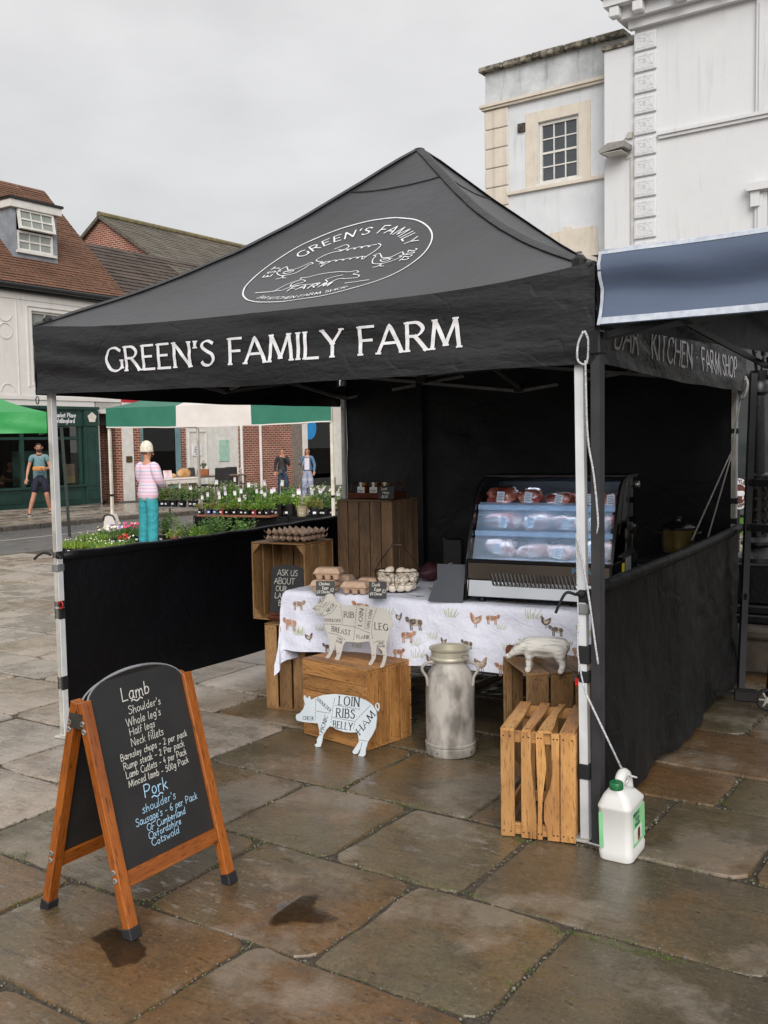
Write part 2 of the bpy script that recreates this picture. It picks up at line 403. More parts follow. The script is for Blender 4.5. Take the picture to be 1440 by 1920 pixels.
MT['cream_pole'] = mat('cream_steel', '#dcd6cb', '#c5beb0', 6, .4)
MT['grey_leg'] = mat('anodised_grey', '#3f3f42', '#343437', 6, .5, metal=.2)
MT['black_plastic'] = mat('black_plastic', '#151517', '#0c0c0d', 14, .38)
MT['black_strap'] = mat('black_webbing', '#101012', '#1b1b1e', 80, .75, bstr=.4, bscale=300)
MT['red'] = mat('red_plastic', '#c5190f', '#9d120b', 10, .35)
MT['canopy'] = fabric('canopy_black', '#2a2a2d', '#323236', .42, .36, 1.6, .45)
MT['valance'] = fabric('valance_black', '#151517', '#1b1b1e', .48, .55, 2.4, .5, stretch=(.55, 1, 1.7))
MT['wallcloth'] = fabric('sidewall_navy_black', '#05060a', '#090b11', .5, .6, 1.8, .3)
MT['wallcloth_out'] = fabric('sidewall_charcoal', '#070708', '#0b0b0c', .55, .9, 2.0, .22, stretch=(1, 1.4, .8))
MT['print_white'] = mat('white_print', '#e4e4e6', '#d2d2d6', 20, .55)
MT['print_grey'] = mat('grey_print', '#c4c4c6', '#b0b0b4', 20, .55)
MT['steel_bar'] = mat('truss_steel', '#8d8e90', '#77787a', 9, .35, metal=.4)
MT['blue_canopy'] = fabric('canopy_blue_grey', '#4e5b72', '#59667c', .3, .34, 1.1, .5, stretch=(.5, .5, 1.6))
MT['white_trim'] = mat('white_binding', '#c3c9d3', '#aab1be', 30, .6, bstr=.3)
MT['green_canopy'] = fabric('canopy_green', '#2d8a48', '#34964f', .45, .35, 1.6, .4)
MT['dgreen_canopy'] = fabric('canopy_bottle_green', '#2d6a57', '#347561', .5, .3, 1.8, .35)
MT['cream_canopy'] = fabric('canopy_cream', '#cfc8c3', '#dbd5d0', .6, .3, 1.8, .3)
MT['wood_dark'] = wood('crate_wood_dark', '#6b5138', '#7d6045', '#4a3826', .6)
MT['wood_mid'] = wood('crate_wood_mid', '#8d6a43', '#9d7a50', '#6b4c2d', .55)
MT['wood_orange'] = wood('crate_wood_orange', '#a97842', '#b98650', '#7f542c', .5)
MT['wood_pale'] = wood('crate_wood_pale', '#bf8c50', '#cb9a60', '#96653a', .5)
MT['wood_frame'] = wood('varnished_pine', '#94501b', '#a45d22', '#763b10', .24, .7, False, .06, 0)
MT['nail'] = mat('rusty_nail', '#2e2018', '#1d140f', 30, .6, metal=.4)
MT['chalkboard'] = mat('chalkboard', '#222223', '#2a2a2b', 5, .42, .6)
MT['chalk'] = mat('chalk_white', '#d2d1c9', '#9b9a94', 160, .9, lo=.45, hi=.8)
MT['chalk_blue'] = mat('chalk_blue', '#a9cfe8', '#7fb0d6', 160, .9, lo=.45, hi=.8)
MT['rubber'] = mat('rubber', '#232427', '#1a1a1c', 20, .6)
MT['zinc'] = mat('zinc_bolt', '#c9c9c6', '#a5a5a2', 30, .28, metal=.9)
# ------------------------------------------------------------------ a small stroke alphabet (unit height 10); 'l' straight runs, 'c' curves
GL = {
'A': (7.6, 'l0,0 3.8,10 7.6,0;l1.3,3.4 6.3,3.4'), 'B': (6.2, 'l.5,0 .5,10;c.5,10 3.6,9.9 5.2,7.7 3.6,5.4 .5,5.3;c.5,5.3 4.2,5.2 6,2.7 4.2,.1 .5,0'),
'C': (7.4, 'c7.2,8.4 5,9.9 2.2,9 .4,5 2.2,1 5,.1 7.3,1.7'), 'D': (7.6, 'l.5,0 .5,10;c.5,10 4.4,9.6 7.3,6.5 7.2,3.4 4.4,.4 .5,0'),
'E': (5.6, 'l.5,0 .5,10;l.5,10 5.2,10;l.5,5.2 4.4,5.2;l.5,0 5.4,0'), 'F': (5.2, 'l.5,0 .5,10;l.5,10 5.2,10;l.5,5 4.4,5'),
'G': (7.8, 'c7.2,8.5 5,9.9 2.2,9 .4,5 2.2,1 5,.1 7.4,1.3;l7.4,1.3 7.4,4.4'), 'H': (7.4, 'l.5,0 .5,10;l6.9,0 6.9,10;l.5,5.2 6.9,5.2'), 'I': (1.6, 'l.8,0 .8,10'),
'J': (3.6, 'c3,10 3,2 2,.2 .2,.4'), 'K': (6.6, 'l.5,0 .5,10;l6,10 .7,4.8;l2.4,6 6.4,0'), 'L': (5.4, 'l.5,10 .5,0;l.5,0 5.2,0'),
'M': (9, 'l.4,0 1.3,10;l1.3,10 4.5,1;l4.5,1 7.7,10;l7.7,10 8.6,0'), 'N': (7.6, 'l.6,0 .6,10;l.6,10 7,0;l7,0 7,10'), 'O': (8.4, 'c4.2,10 1.4,8.7 .4,5 1.4,1.3 4.2,0 7,1.3 8,5 7,8.7 4.2,10'),
'P': (5.8, 'l.5,0 .5,10;c.5,10 3.8,9.8 5.6,7.3 3.8,4.7 .5,4.6'), 'R': (6.6, 'l.5,0 .5,10;c.5,10 3.8,9.8 5.4,7.5 3.8,5.2 .5,5.1;l2.8,5.1 6.4,0'),
'S': (5.6, 'c5,8.8 3.2,9.9 1.2,9.2 .7,7.4 2.6,5.6 4.6,4.2 5,2 3.4,.2 1.2,.3 .3,1.4'), 'T': (6.6, 'l3.3,0 3.3,10;l.1,10 6.5,10'), 'U': (7.2, 'c.5,10 .5,3.5 1.6,.6 3.6,0 5.6,.6 6.7,3.5 6.7,10'),
'V': (7, 'l0,10 3.5,0;l3.5,0 7,10'), 'W': (10, 'l0,10 2.6,0;l2.6,0 5,9;l5,9 7.4,0;l7.4,0 10,10'), 'X': (6.4, 'l0,10 6.4,0;l6.4,10 0,0'), 'Y': (6.8, 'l0,10 3.4,4.8;l6.8,10 3.4,4.8 3.4,0'), 'Z': (6, 'l.2,10 5.8,10 .2,0 5.8,0'),
'a': (5, 'c4.3,5.6 2.2,6 .5,3 1.6,.1 3.4,.8 4.4,3;c4.5,6 4.3,2.4 4.6,.3 5.4,.2'), 'b': (4.8, 'c.9,10 .6,5 .5,.3;c.5,3.5 2.4,5.8 4.5,3.8 3.4,.5 .6,.3'), 'c': (4.2, 'c4,5 2.2,5.8 .5,3 1.6,.3 4,1'), 'd': (5, 'c4.2,5 2,5.7 .5,2.8 1.8,.1 4,1.6;c4.7,10 4.3,4 4.6,.1'),
'e': (4.4, 'c.6,2.8 3.2,3.2 3.6,5 2,5.9 .5,3 1.6,.2 4,1.1'), 'f': (3.6, 'c3.6,9.4 2.4,10 1.6,8 1.4,3 1.2,-.2;l.2,5.2 3.2,5.6'), 'g': (4.8, 'c4.2,5.2 2,5.8 .5,3.2 1.8,.8 4,2.4;c4.4,5.8 4,0 3,-3.2 .8,-2.6'), 'h': (4.8, 'c.9,10 .6,5 .5,0;c.5,3 2.4,5.6 3.9,4.6 4,1.6 4.5,0'), 'i': (1.8, 'c.9,5.6 .7,2 1.2,0;l.9,7.9 1.1,8.4'),
'j': (2, 'l1,5.5 .6,-3'), 'k': (4.4, 'l.8,10 .5,0;l3.8,5.6 .7,2.6;l1.6,3.2 4.2,0'), 'l': (1.9, 'c1,10 .6,4 .8,.4 1.7,.2'), 'm': (7.2, 'l.5,5.6 .5,0;c.5,3.4 2.2,5.6 3.3,4.6 3.4,0;c3.4,3.4 5,5.6 6.2,4.6 6.3,1.6 6.8,0'), 'n': (4.8, 'l.5,5.6 .5,0;c.5,3.2 2.4,5.6 3.8,4.6 3.9,1.6 4.4,0'),
'o': (4.6, 'c2.4,5.8 .7,4.4 .8,1.2 2.6,.1 4.2,1.8 3.8,4.8 2.4,5.8'), 'p': (4.8, 'c.9,5.8 .6,2 .2,-3.4;c.7,4 2.4,5.9 4.4,4.2 3.4,1 .6,.9'), 'q': (4.8, 'c4.2,5 2,5.8 .5,3.2 1.8,.8 4,2.4;l4.3,5.8 4,-3'), 'r': (3.6, 'l.6,5.6 .6,0;c.6,3.2 1.8,5.4 3.4,5.2'), 's': (3.8, 'c3.5,5.2 1.8,5.9 .8,4.4 2.4,3 3.2,1.4 1.8,0 .2,.8'),
't': (3.4, 'c1.5,8.6 1.2,3 1.6,.4 3,.5;l.2,5.6 3.2,5.9'), 'u': (4.8, 'c.5,5.6 .6,1.6 1.8,.1 3.6,1.2 4.1,3;c4.3,5.6 4.1,1.6 4.8,0'), 'v': (4.2, 'l.2,5.6 2,0 4,5.6'), 'w': (6, 'l.2,5.6 1.6,0 3,4.4 4.4,0 5.8,5.6'), 'x': (4.2, 'l.2,5.6 4,0;l4,5.6 .2,0'), 'y': (4.4, 'l.3,5.6 2.2,.8;c4.2,5.6 2.4,.4 1.2,-3 .2,-2.8'), 'z': (4, 'l.2,5.5 3.8,5.5 .2,.2 3.9,.2'),
'0': (5, 'c2.5,9.5 .6,7.5 .6,2.4 2.5,.1 4.4,2.4 4.4,7.5 2.5,9.5'), '1': (2.6, 'l.4,7.6 1.6,9.6 1.6,0'), '2': (5, 'c.6,7.8 2.2,9.6 4.2,8.2 3.6,5 .4,.2;l.4,.2 4.8,.4'), '3': (4.6, 'c.6,8.8 2.6,9.6 4,7.6 1.8,5.2 4.3,3 2.6,.1 .4,1'), '4': (5, 'l3,9.6 .3,3.4 4.8,3.6;l3.4,5.6 3.2,0'), '5': (4.6, 'l4.2,9.4 1.2,9.4 .8,5.4;c.8,5.4 3,6 4.4,3.4 2.8,.2 .4,.8'), '6': (4.8, 'c3.8,9.6 1.2,7 .5,3 2.2,.1 4.4,2 3,4.8 .8,3.6'), '7': (4.4, 'l.3,9.5 4.2,9.5 1.6,0'), '8': (4.8, 'c2.4,5.2 .8,7.4 2.4,9.6 4,7.4 2.4,5.2 .4,2.6 2.4,0 4.5,2.6 2.4,5.2'), '9': (4.6, 'c4,6.6 2,5 .6,7.4 2.4,9.6 4.1,7.4 3.8,3 3,0'),
"'": (1.6, 'l.9,10 .6,7.4'), '-': (4, 'l.5,3.2 3.5,3.4'), '.': (1.6, 'l.6,0 .8,.4'), '/': (4, 'l.2,-1 3.8,10'), '&': (5, 'c4.6,0 .8,7 2,9.6 3.2,8 .6,3 1.8,.2 4.8,4'), '£': (5, 'c4.4,8.2 3.2,9.8 1.8,8.6 1.6,3 .4,.2;l.4,.2 4.8,.4;l.3,4.8 3.6,4.8'), '·': (2.4, 'l1,4.8 1.4,5.2'), ',': (1.6, 'l.8,.4 .4,-1.4'), ' ': (3.2, ''),
}
_gc = {}
def glyph(ch):
    if ch not in _gc:
        w, s = GL.get(ch, GL[' ']); out = []
        for st in s.split(';'):
            if not st: continue
            pts = [tuple(float(q) for q in p.split(',')) for p in st[1:].split()]
            if st[0] == 'c': pts = [tuple(p)[:2] for p in catmull([(x, y, 0) for x, y in pts], 6)]
            out.append((st[0], pts))
        _gc[ch] = (w, out)
    return _gc[ch]
def text_strokes(txt, h, spacing=1.2, slant=0.0, center=True, jitter=0.0, xs=1.0):
    """list of (kind, [(u,v)]) with baseline v=0 and cap height h; returns strokes and width"""
    k = h/10; x = 0; out = []; r = random.Random(txt)
    for ch in txt:
        w, st = glyph(ch); dy = r.uniform(-jitter, jitter); sc = 1+r.uniform(-jitter, jitter)*.12
        for kind, pts in st: out.append((kind, [((x+px*sc*xs+slant*py)*k, (py*sc+dy)*k) for px, py in pts]))
        x += w*xs+spacing
    W = (x-spacing)*k
    if center: out = [(kd, [(px-W/2, py) for px, py in p]) for kd, p in out]
    return out, W
def resample(pts, step):
    out = [pts[0]]
    for a, b in zip(pts, pts[1:]):
        n = max(1, int(hypot(b[0]-a[0], b[1]-a[1])/step))
        for i in range(1, n+1): out.append((a[0]+(b[0]-a[0])*i/n, a[1]+(b[1]-a[1])*i/n))
    return out
def ribbons(mb, strokes, fn, thick, thin=None, nib=0.0, step=None, serif=0.0, h=None, lift=0.0):
    """flat strokes mapped onto a surface by fn(u,v,lift)"""
    thin = thick if thin is None else thin; k = 0
    todo = []
    for kind, pts in strokes:
        todo.append((pts, None))
        if serif and kind == 'l':
            for p, q in ((pts[0], pts[1]), (pts[-1], pts[-2])):
                if abs(p[1]-q[1]) > abs(p[0]-q[0])*.5: todo.append(([(p[0]-serif, p[1]), (p[0]+serif, p[1])], thin))
    for pts, fw in todo:
        if step: pts = resample(pts, step)
        else: pts = list(pts)
        if len(pts) < 2: continue
        k += 1; lf = lift + (k % 9)*.00012
        vs = []
        for i, p in enumerate(pts):
            a = pts[max(0, i-1)]; b = pts[min(len(pts)-1, i+1)]
            dx, dy = b[0]-a[0], b[1]-a[1]; d = hypot(dx, dy) or 1e-9
            w = fw if fw else thin+(thick-thin)*abs(sin(atan2(dy, dx)-nib))
            nx, ny = -dy/d*w/2, dx/d*w/2
            if i == 0: p = (p[0]-dx/d*thin*.4, p[1]-dy/d*thin*.4)
            if i == len(pts)-1: p = (p[0]+dx/d*thin*.4, p[1]+dy/d*thin*.4)
            vs.append(fn(p[0]+nx, p[1]+ny, lf)); vs.append(fn(p[0]-nx, p[1]-ny, lf))
        mb.add(vs, [(2*i+1, 2*i+3, 2*i+2, 2*i) for i in range(len(pts)-1)])
    return mb
def chalk_rows(rows, fn, mbs, thick):
    """rows: (text, centre u, baseline v, height, index of mesh)"""
    for txt, u, v, h, ix in rows:
        st, w = text_strokes(txt, h, spacing=1.0, slant=.06, jitter=.35)
        st = [(k, [(a+u, b+v) for a, b in p]) for k, p in st]
        ribbons(mbs[ix], st, fn, thick if h < .05 else thick*1.25, step=.004, lift=.0008)
def panel_fn(O, ex, ey, n):
    O, ex, ey, n = Vector(O), Vector(ex), Vector(ey), Vector(n)
    return lambda u, v, l: O + ex*u + ey*v + n*l
# ------------------------------------------------------------------ the ground: earth sheet, road, paved market square
TH = radians(-34); EC = Vector((cos(TH), sin(TH), 0)); NC = Vector((-sin(TH), cos(TH), 0))     # paving courses
SD = Vector((cos(radians(56)), sin(radians(56)), 0)); SN = Vector((-SD.y, SD.x, 0))             # along the street / away across it
def sheet(name, pts, z, m, kind='structure', sub=None):
    b = MB(); b.add([(p[0], p[1], z) for p in pts], [tuple(range(len(pts)))]); o = b.build(name, m); o['kind'] = kind; return o
sheet('ground', [(-400, -200), (400, -200), (400, 500), (-400, 500)], -.75, mat('earth', '#4d463c', '#3b352d', .5, .8))
# market square bed (the joints): a sheet of gritty mortar
ROAD0 = Vector((-5.85, 14.6, 0))
def street(s, n, z=0.0, o=ROAD0): return o + SD*s + SN*n + Vector((0, 0, z))
sq = [street(-34, 0), street(60, 0), (60, 40), (60, -20), (-30, -20)]
square = sheet('market_square', [street(-40, .0), Vector((-20, -20, 0)), Vector((60, -20, 0)), Vector((60, 60, 0)), street(60, 0)], -.013, MT['grit'])
rn = (ROAD0-Vector((-7.685, 19.672, 0))).dot(SN); KN = abs(rn)                                  # near edge of road to far kerb
SOFF = (Vector((-9.864, 25.301, 0))-ROAD0).dot(SD)
def zs(s): return -.02*min(14.0, max(0.0, s-SOFF))             # the street falls gently to the right
def strip(name, n0, z0, n1, z1_, m, s0=-60, s1=90, parent=None, cuts=()):
    b = MB(); ss = sorted({s0, s1, *[q for q in [SOFF, SOFF+14] if s0 < q < s1]})
    for a, c in zip(ss, ss[1:]): b.add([street(a, n0, z0+zs(a)), street(c, n0, z0+zs(c)), street(c, n1, z1_+zs(c)), street(a, n1, z1_+zs(a))], [(0, 1, 2, 3)])
    return b.build(name, m, parent)
road = strip('road', 0, -.03, KN+.1, -.085, MT['tarmac']); road['kind'] = 'structure'
wl = (Vector((-5.795, 19.064, 0))-ROAD0).dot(SN)
zr = lambda n: -.03-.055*n/(KN+.1)
for a, c in ((-30, 4.15), (6.45, 8.6), (10.8, 14), (16, 40)):
    strip('road_line', wl-.05, zr(wl-.05)+.004, wl+.05, zr(wl+.05)+.004, MT['line'], a, c, road)
pavement = strip('pavement', KN+.16, .008, KN+4.2, .05, MT['stone_far']); pavement['kind'] = 'structure'
kb = MB(); kb.cbox(-.44, .44, -.08, .08, -.14, .0, .012); kme = kb.mesh('kerb_stone', MT['kerb'])
for i in range(40):
    s_ = -8+i*.9; inst('kerb_stone', kme, pavement, street(s_, KN+.08, .018+zs(s_)+rnd.uniform(-.005, .005)), (0, 0, radians(56)+rnd.uniform(-.008, .008)))
sl_me = []
for k in range(4):
    b = MB(); b.cbox(-.43, .43, -.29, .29, -.03, .0, .006); sl_me.append(b.mesh('paving_slab', MT['stone_far']))
for j in range(4):
    for i in range(30):
        s_ = -6+i*.885+(j % 2)*.44; inst('paving_slab', rnd.choice(sl_me), pavement, street(s_, KN+.5+j*.62, .020+.0068*j+zs(s_)+rnd.uniform(-.002, .003)), (0, 0, radians(56)))
# flagstones laid in courses; joints read off the photograph where they are seen, random beyond
CN = [-.6, .1, .68, 1.2, 1.71, 2.28, 2.92, 3.545, 4.215, 4.67, 5.33, 5.93, 6.52, 7.27]
while CN[-1] < 26: CN.append(CN[-1]+rnd.choice((.5, .58, .63, .7, .75)))
KJ = {(1.71): [-2.94, -2.07, -1.25], 2.28: [-4.5, -3.61, -2.575, -1.85, -1.25, -.35], 2.92: [-4.35, -3.55, -2.84, -2.26, -1.675, -.64],
      3.545: [-5.95, -5.11, -4.4, -3.5, -2.66, -2.0, -1.32, -.845], 4.215: [-5.74, -4.9, -4.1, -3.3, -2.5, -1.9, -1.15, -.2], 4.67: [-6.38, -5.6, -4.7, -3.9, -3.0, -2.2, -1.6],
      5.33: [-7.16, -6.3, -5.5, -4.6, -3.8, -3.0, -2.1, -1.31]}
def flag_mesh(w, d, fine):
    """a riven slab: uneven outline, chamfered arris, thickness; top gently undulating"""
    r = random.Random(rnd.random()); b = MB(); J = .011 if fine else .012
    x0, x1, y0, y1 = -w/2+J+r.uniform(0, .008), w/2-J-r.uniform(0, .008), -d/2+J+r.uniform(0, .006), d/2-J-r.uniform(0, .006)
    nx, ny = (max(6, int(w/.05)), max(5, int(d/.05))) if fine else (3, 2)
    oz = Vector((r.uniform(-50, 50), r.uniform(-50, 50), 0)); amp = .010 if fine else .004
    cr = [r.uniform(.01, .05) if fine else .01 for _ in range(4)]
    def edge(u, v):
        x = x0+(x1-x0)*u; y = y0+(y1-y0)*v; q = Vector((x, y, 0))
        wob = noise.noise(q*5+oz)*amp*1.3 + noise.noise(q*19+oz)*amp*.7
        wob2 = noise.noise(q*5-oz)*amp*1.3 + noise.noise(q*19-oz)*amp*.7
        # knock the corners off
        for ci, (cu, cv) in enumerate(((0, 0), (1, 0), (1, 1), (0, 1))):
            dd = hypot((u-cu)*w, (v-cv)*d)
            if dd < cr[ci]:
                f = (1-dd/cr[ci])*cr[ci]*.45; x += f*(1 if cu == 0 else -1); y += f*(1 if cv == 0 else -1)
        return x+wob, y+wob2
    vs, fs, id = [], [], {}
    for j in range(ny+1):
        for i in range(nx+1):
            u, v = i/nx, j/ny; x, y = edge(u, v); q = Vector((x, y, 0))
            z = (noise.noise(q*2.2+oz)*.004+noise.noise(q*7+oz)*.0016) if fine else 0
            if i in (0, nx) or j in (0, ny): z -= .004
            id[i, j] = len(vs); vs.append((x, y, z))
    for j in range(ny):
        for i in range(nx): fs.append((id[i, j], id[i+1, j], id[i+1, j+1], id[i, j+1]))
    ring = [id[i, 0] for i in range(nx)]+[id[nx, j] for j in range(ny)]+[id[i, ny] for i in range(nx, 0, -1)]+[id[0, j] for j in range(ny, 0, -1)]
    n0 = len(vs)
    for k in ring:
        x, y, z = vs[k]; l = hypot(x, y) or 1; vs.append((x+x/l*.004, y+y/l*.004, z-.007))
    n1 = len(vs)
    for k in ring:
        x, y, z = vs[k]; l = hypot(x, y) or 1; vs.append((x+x/l*.006, y+y/l*.006, -.03))
    m = len(ring)
    for i in range(m):
        j = (i+1) % m
        fs.append((ring[i], n0+i, n0+j, ring[j])); fs.append((n0+i, n1+i, n1+j, n0+j))
    b.add(vs, fs); return b
flags = []
for c in range(len(CN)-1):
    n0, n1 = CN[c], CN[c+1]; kj = KJ.get(n0)
    if kj: js = list(kj)
    else: js = [-3-rnd.random()]
    while js[0] > -22: js.insert(0, js[0]-rnd.choice((.55, .7, .8, .9, 1.05)))
    while js[-1] < 9: js.append(js[-1]+rnd.choice((.55, .7, .8, .9, 1.05)))
    for a, b in zip(js, js[1:]):
        ce = EC*((a+b)/2)+NC*((n0+n1)/2)
        if (ce-ROAD0).dot(SN) > -.25: continue
        v = ce-Vector((0, 0, CAM_H)); dep = v.dot(_F)
        if dep < .8: continue
        px = 720+FPX*v.dot(_R)/dep; py = 960-FPX*v.dot(_U)/dep; rad = FPX*.6/dep
        if px < -rad-200 or px > 1440+rad+200 or py > 1920+rad+300: continue
        flags.append((dep, ce, b-a, n1-n0))
flags.sort(key=lambda q: q[0])
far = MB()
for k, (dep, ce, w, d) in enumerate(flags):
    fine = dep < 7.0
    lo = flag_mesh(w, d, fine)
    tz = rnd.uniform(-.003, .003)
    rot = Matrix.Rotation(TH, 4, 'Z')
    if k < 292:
        lo.build('flagstone', MT['stone_sheen'] if (dep > 4.4 and ce.dot(EC)+rnd.uniform(-.3, .3) < -3.9) else MT['stone'], square, (ce.x, ce.y, tz-.001), (rnd.uniform(-.004, .004), rnd.uniform(-.004, .004), TH), smooth=False, angle=25 if fine else None)
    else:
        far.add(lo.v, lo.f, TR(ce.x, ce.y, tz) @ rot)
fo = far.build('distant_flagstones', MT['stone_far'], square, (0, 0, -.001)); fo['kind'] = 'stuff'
# two shallow puddles lying on the flags
MT['water'] = glass('puddle_water', (1, .98, .96), rough=.01)
MT['damp'] = glass('damp_film', (.90, .87, .83), rough=.3)
def puddle(pix, z, name='puddle', m='water'):
    pts = [G(x, y, z) for x, y in pix]; cc = sum(pts, Vector())/len(pts)
    loop = catmull(pts, 9, True); A_ = sum(loop[i-1].x*loop[i].y-loop[i].x*loop[i-1].y for i in range(len(loop))); loop = loop if A_ > 0 else loop[::-1]; loop = [p+Vector((noise.noise(p*16), noise.noise(p*16+Vector((9, 9, 9))), 0))*.022+Vector((noise.noise(p*55), noise.noise(p*55+Vector((4, 4, 4))), 0))*.009 for p in loop]; b = MB(); b.add([(p.x-cc.x, p.y-cc.y, 0) for p in loop], [tuple(range(len(loop)))])
    o = b.build(name, MT[m], None, (cc.x, cc.y, z)); o['kind'] = 'structure'; return o
puddle([(508, 1722), (520, 1700), (552, 1682), (590, 1679), (592, 1698), (612, 1712), (632, 1722), (598, 1728), (550, 1728), (520, 1732)], .004)
puddle([(175, 1762), (190, 1745), (225, 1742), (262, 1760), (265, 1790), (245, 1806), (222, 1812), (200, 1796)], .004, 'puddle', 'damp')
# moss and grit in the joints
gm = MB(); gv = MB()
MT['moss'] = mat('moss_green', '#5d7326', '#3c4f18', 60, .9)
MT['pebble'] = mat('pebbles', '#8f887c', '#4a443b', 90, .5, rand=.2)
def tuft(b, p, r):
    a = rnd.uniform(0, 6.28); l = r*rnd.uniform(.6, 1.2); lean = rnd.uniform(.2, .9)
    q = p+Vector((cos(a)*lean*l, sin(a)*lean*l, l*rnd.uniform(.5, 1.0))); s = Vector((-sin(a), cos(a), 0))*.0016
    b.add([p-s, p+s, q], [(0, 1, 2)])
near = [f for f in flags if f[0] < 6.5]
mossy = [(1110, 1762), (1190, 1790), (1250, 1800), (770, 1512), (780, 1655), (860, 1672), (465, 1575), (310, 1690), (270, 1690), (985, 1580), (1040, 1745), (940, 1840), (990, 1820), (30, 1610), (90, 1670), (1345, 1505), (640, 1480), (470, 1432), (20, 1700), (1230, 1795), (1275, 1625), (290, 1900)]
for (x, y) in mossy:
    p0 = G(x, y, -.008)
    for k in range(120 if x > 1100 and y > 1700 else 60):
        a = rnd.gauss(0, .05); ax = EC if (x > 700) else (EC if rnd.random() < .5 else NC)
        q = p0+ax*a+Vector((rnd.gauss(0, .007), rnd.gauss(0, .007), 0)); tuft(gm, q, .014)
for dep, ce, w, d in near:
    for k in range(int(130*w)):
        s = rnd.uniform(-w/2, w/2); q = ce+EC*s+NC*(d/2+rnd.gauss(0, .006)); q.z = -.008
        if rnd.random() < .5:
            s = rnd.uniform(-d/2, d/2); q = ce+NC*s+EC*(w/2+rnd.gauss(0, .006)); q.z = -.008
        r = rnd.uniform(.0015, .005)*(2.0 if rnd.random() < .06 else 1)
        gv.ball(q+Vector((0, 0, r*.5)), (r, r*rnd.uniform(.7, 1.2), r*.8), 5, 3)
        if rnd.random() < .22:
            for _ in range(5): tuft(gm, q+Vector((rnd.gauss(0, .006), rnd.gauss(0, .006), 0)), .008)
o = gm.build('joint_moss', MT['moss']); o['kind'] = 'stuff'
o = gv.build('joint_grit', MT['pebble'], smooth=True); o['kind'] = 'stuff'
# ------------------------------------------------------------------ buildings across the street; facade frame: x along street, y back, z up
FP = Vector((-9.864, 25.301, 0)); FA = radians(56)
MT['stucco'] = render_wall('white_stucco', '#d6d3d0', '#bdb7b0', .4)
MT['green_paint'] = mat('dark_green_paint', '#23403a', '#1d352f', 3, .35, bstr=.1)
MT['roof_old'] = brick('old_clay_tiles', '#7d5540', '#6a4c39', '#33271e', .17, .09, msize=.010, bstr=.9)
MT['roof_brown'] = brick('brown_roof_tiles', '#5e5148', '#473c36', '#211b18', .32, .25, msize=.012)
MT['slate'] = brick('weathered_slate', '#6f675c', '#57534a', '#3a362f', .28, .2, msize=.008)
MT['brick'] = brick('red_brick', '#8e4530', '#6f3524', '#b3a596')
MT['brick_dark'] = brick('old_red_brick', '#6a3a2a', '#51291d', '#8a7a6b')
MT['white_paint'] = mat('white_gloss', '#d9d7d2', '#cbc8c2', 5, .4)
MT['gutter'] = mat('black_gutter', '#1a1b1c', '#121314', 8, .3)
MT['lead'] = mat('lead_sheet', '#8e949b', '#777d85', 4, .5)
MT['pane'] = mat('window_glass', '#2e3436', '#23282a', 1.2, .05, spec=.8)
MT['pane_blind'] = mat('window_with_blind', '#8f958f', '#7d847d', 2, .12, spec=.7)
MT['clear'] = glass('shop_glass', (.92, .95, .94))
MT['dark_in'] = mat('dark_interior', '#2a2724', '#1b1917', 2, .8)
MT['pebbledash'] = mat('pebbledash', '#8a7f75', '#5f564e', 22, .9, bstr=.9, bscale=30, bdist=.02)
def building(name, label, cat, o=FP, rz=FA): return empty(name, o, rz, label, cat)
def part(b, name, m, parent, label=None, **k):
    o = b.build(name, m, parent, **k)
    if label: o['label'] = label
    return o
def wall_with_holes(x0, x1, z0, z1, holes, y0=0, y1=.25):
    """slab split round rectangular openings"""
    xs = sorted({x0, x1, *[h[0] for h in holes], *[h[1] for h in holes]}); zs = sorted({z0, z1, *[h[2] for h in holes], *[h[3] for h in holes]})
    b = MB()
    for a, c in zip(xs, xs[1:]):
        for d, e in zip(zs, zs[1:]):
            mx_, mz = (a+c)/2, (d+e)/2
            if not any(h[0] < mx_ < h[1] and h[2] < mz < h[3] for h in holes): b.box(a, c, y0, y1, d, e)
    return b
def sash(parent, x0, x1, z0, z1, y, nx, nz, mpane, frame_m, fw=.06, bar=.025, sill=True, name='window'):
    f = MB()
    for a, c, d, e in ((x0, x0+fw, z0, z1), (x1-fw, x1, z0, z1), (x0+fw, x1-fw, z0, z0+fw), (x0+fw, x1-fw, z1-fw, z1)): f.box(a, c, y-.05, y+.03, d, e)
    zm = (z0+z1)/2
    for i in range(1, nx):
        x = x0+fw+(x1-x0-2*fw)*i/nx; f.box(x-bar/2, x+bar/2, y-.03, y+.01, z0+fw, z1-fw)
    for j in range(1, nz):
        z = z0+fw+(z1-z0-2*fw)*j/nz; bb = bar if abs(z-zm) > .02 else bar*1.8
        f.box(x0+fw, x1-fw, y-.033 if bb > bar else y-.031, y+.012, z-bb/2, z+bb/2)
    w = f.build(name, frame_m, parent)
    for i in range(nx):
        for j in range(nz):
            a = x0+fw+(x1-x0-2*fw)*i/nx; c = x0+fw+(x1-x0-2*fw)*(i+1)/nx; d = z0+fw+(z1-z0-2*fw)*j/nz; e = z0+fw+(z1-z0-2*fw)*(j+1)/nz
            p = MB(); p.box(a+.004, c-.004, y-.008, y, d+.004, e-.004); p.build('pane', mpane, w)
    if sill:
        s = MB(); s.box(x0-.06, x1+.06, y-.13, y+.02, z0-.07, z0-.003); s.build('sill', frame_m, w)
    return w
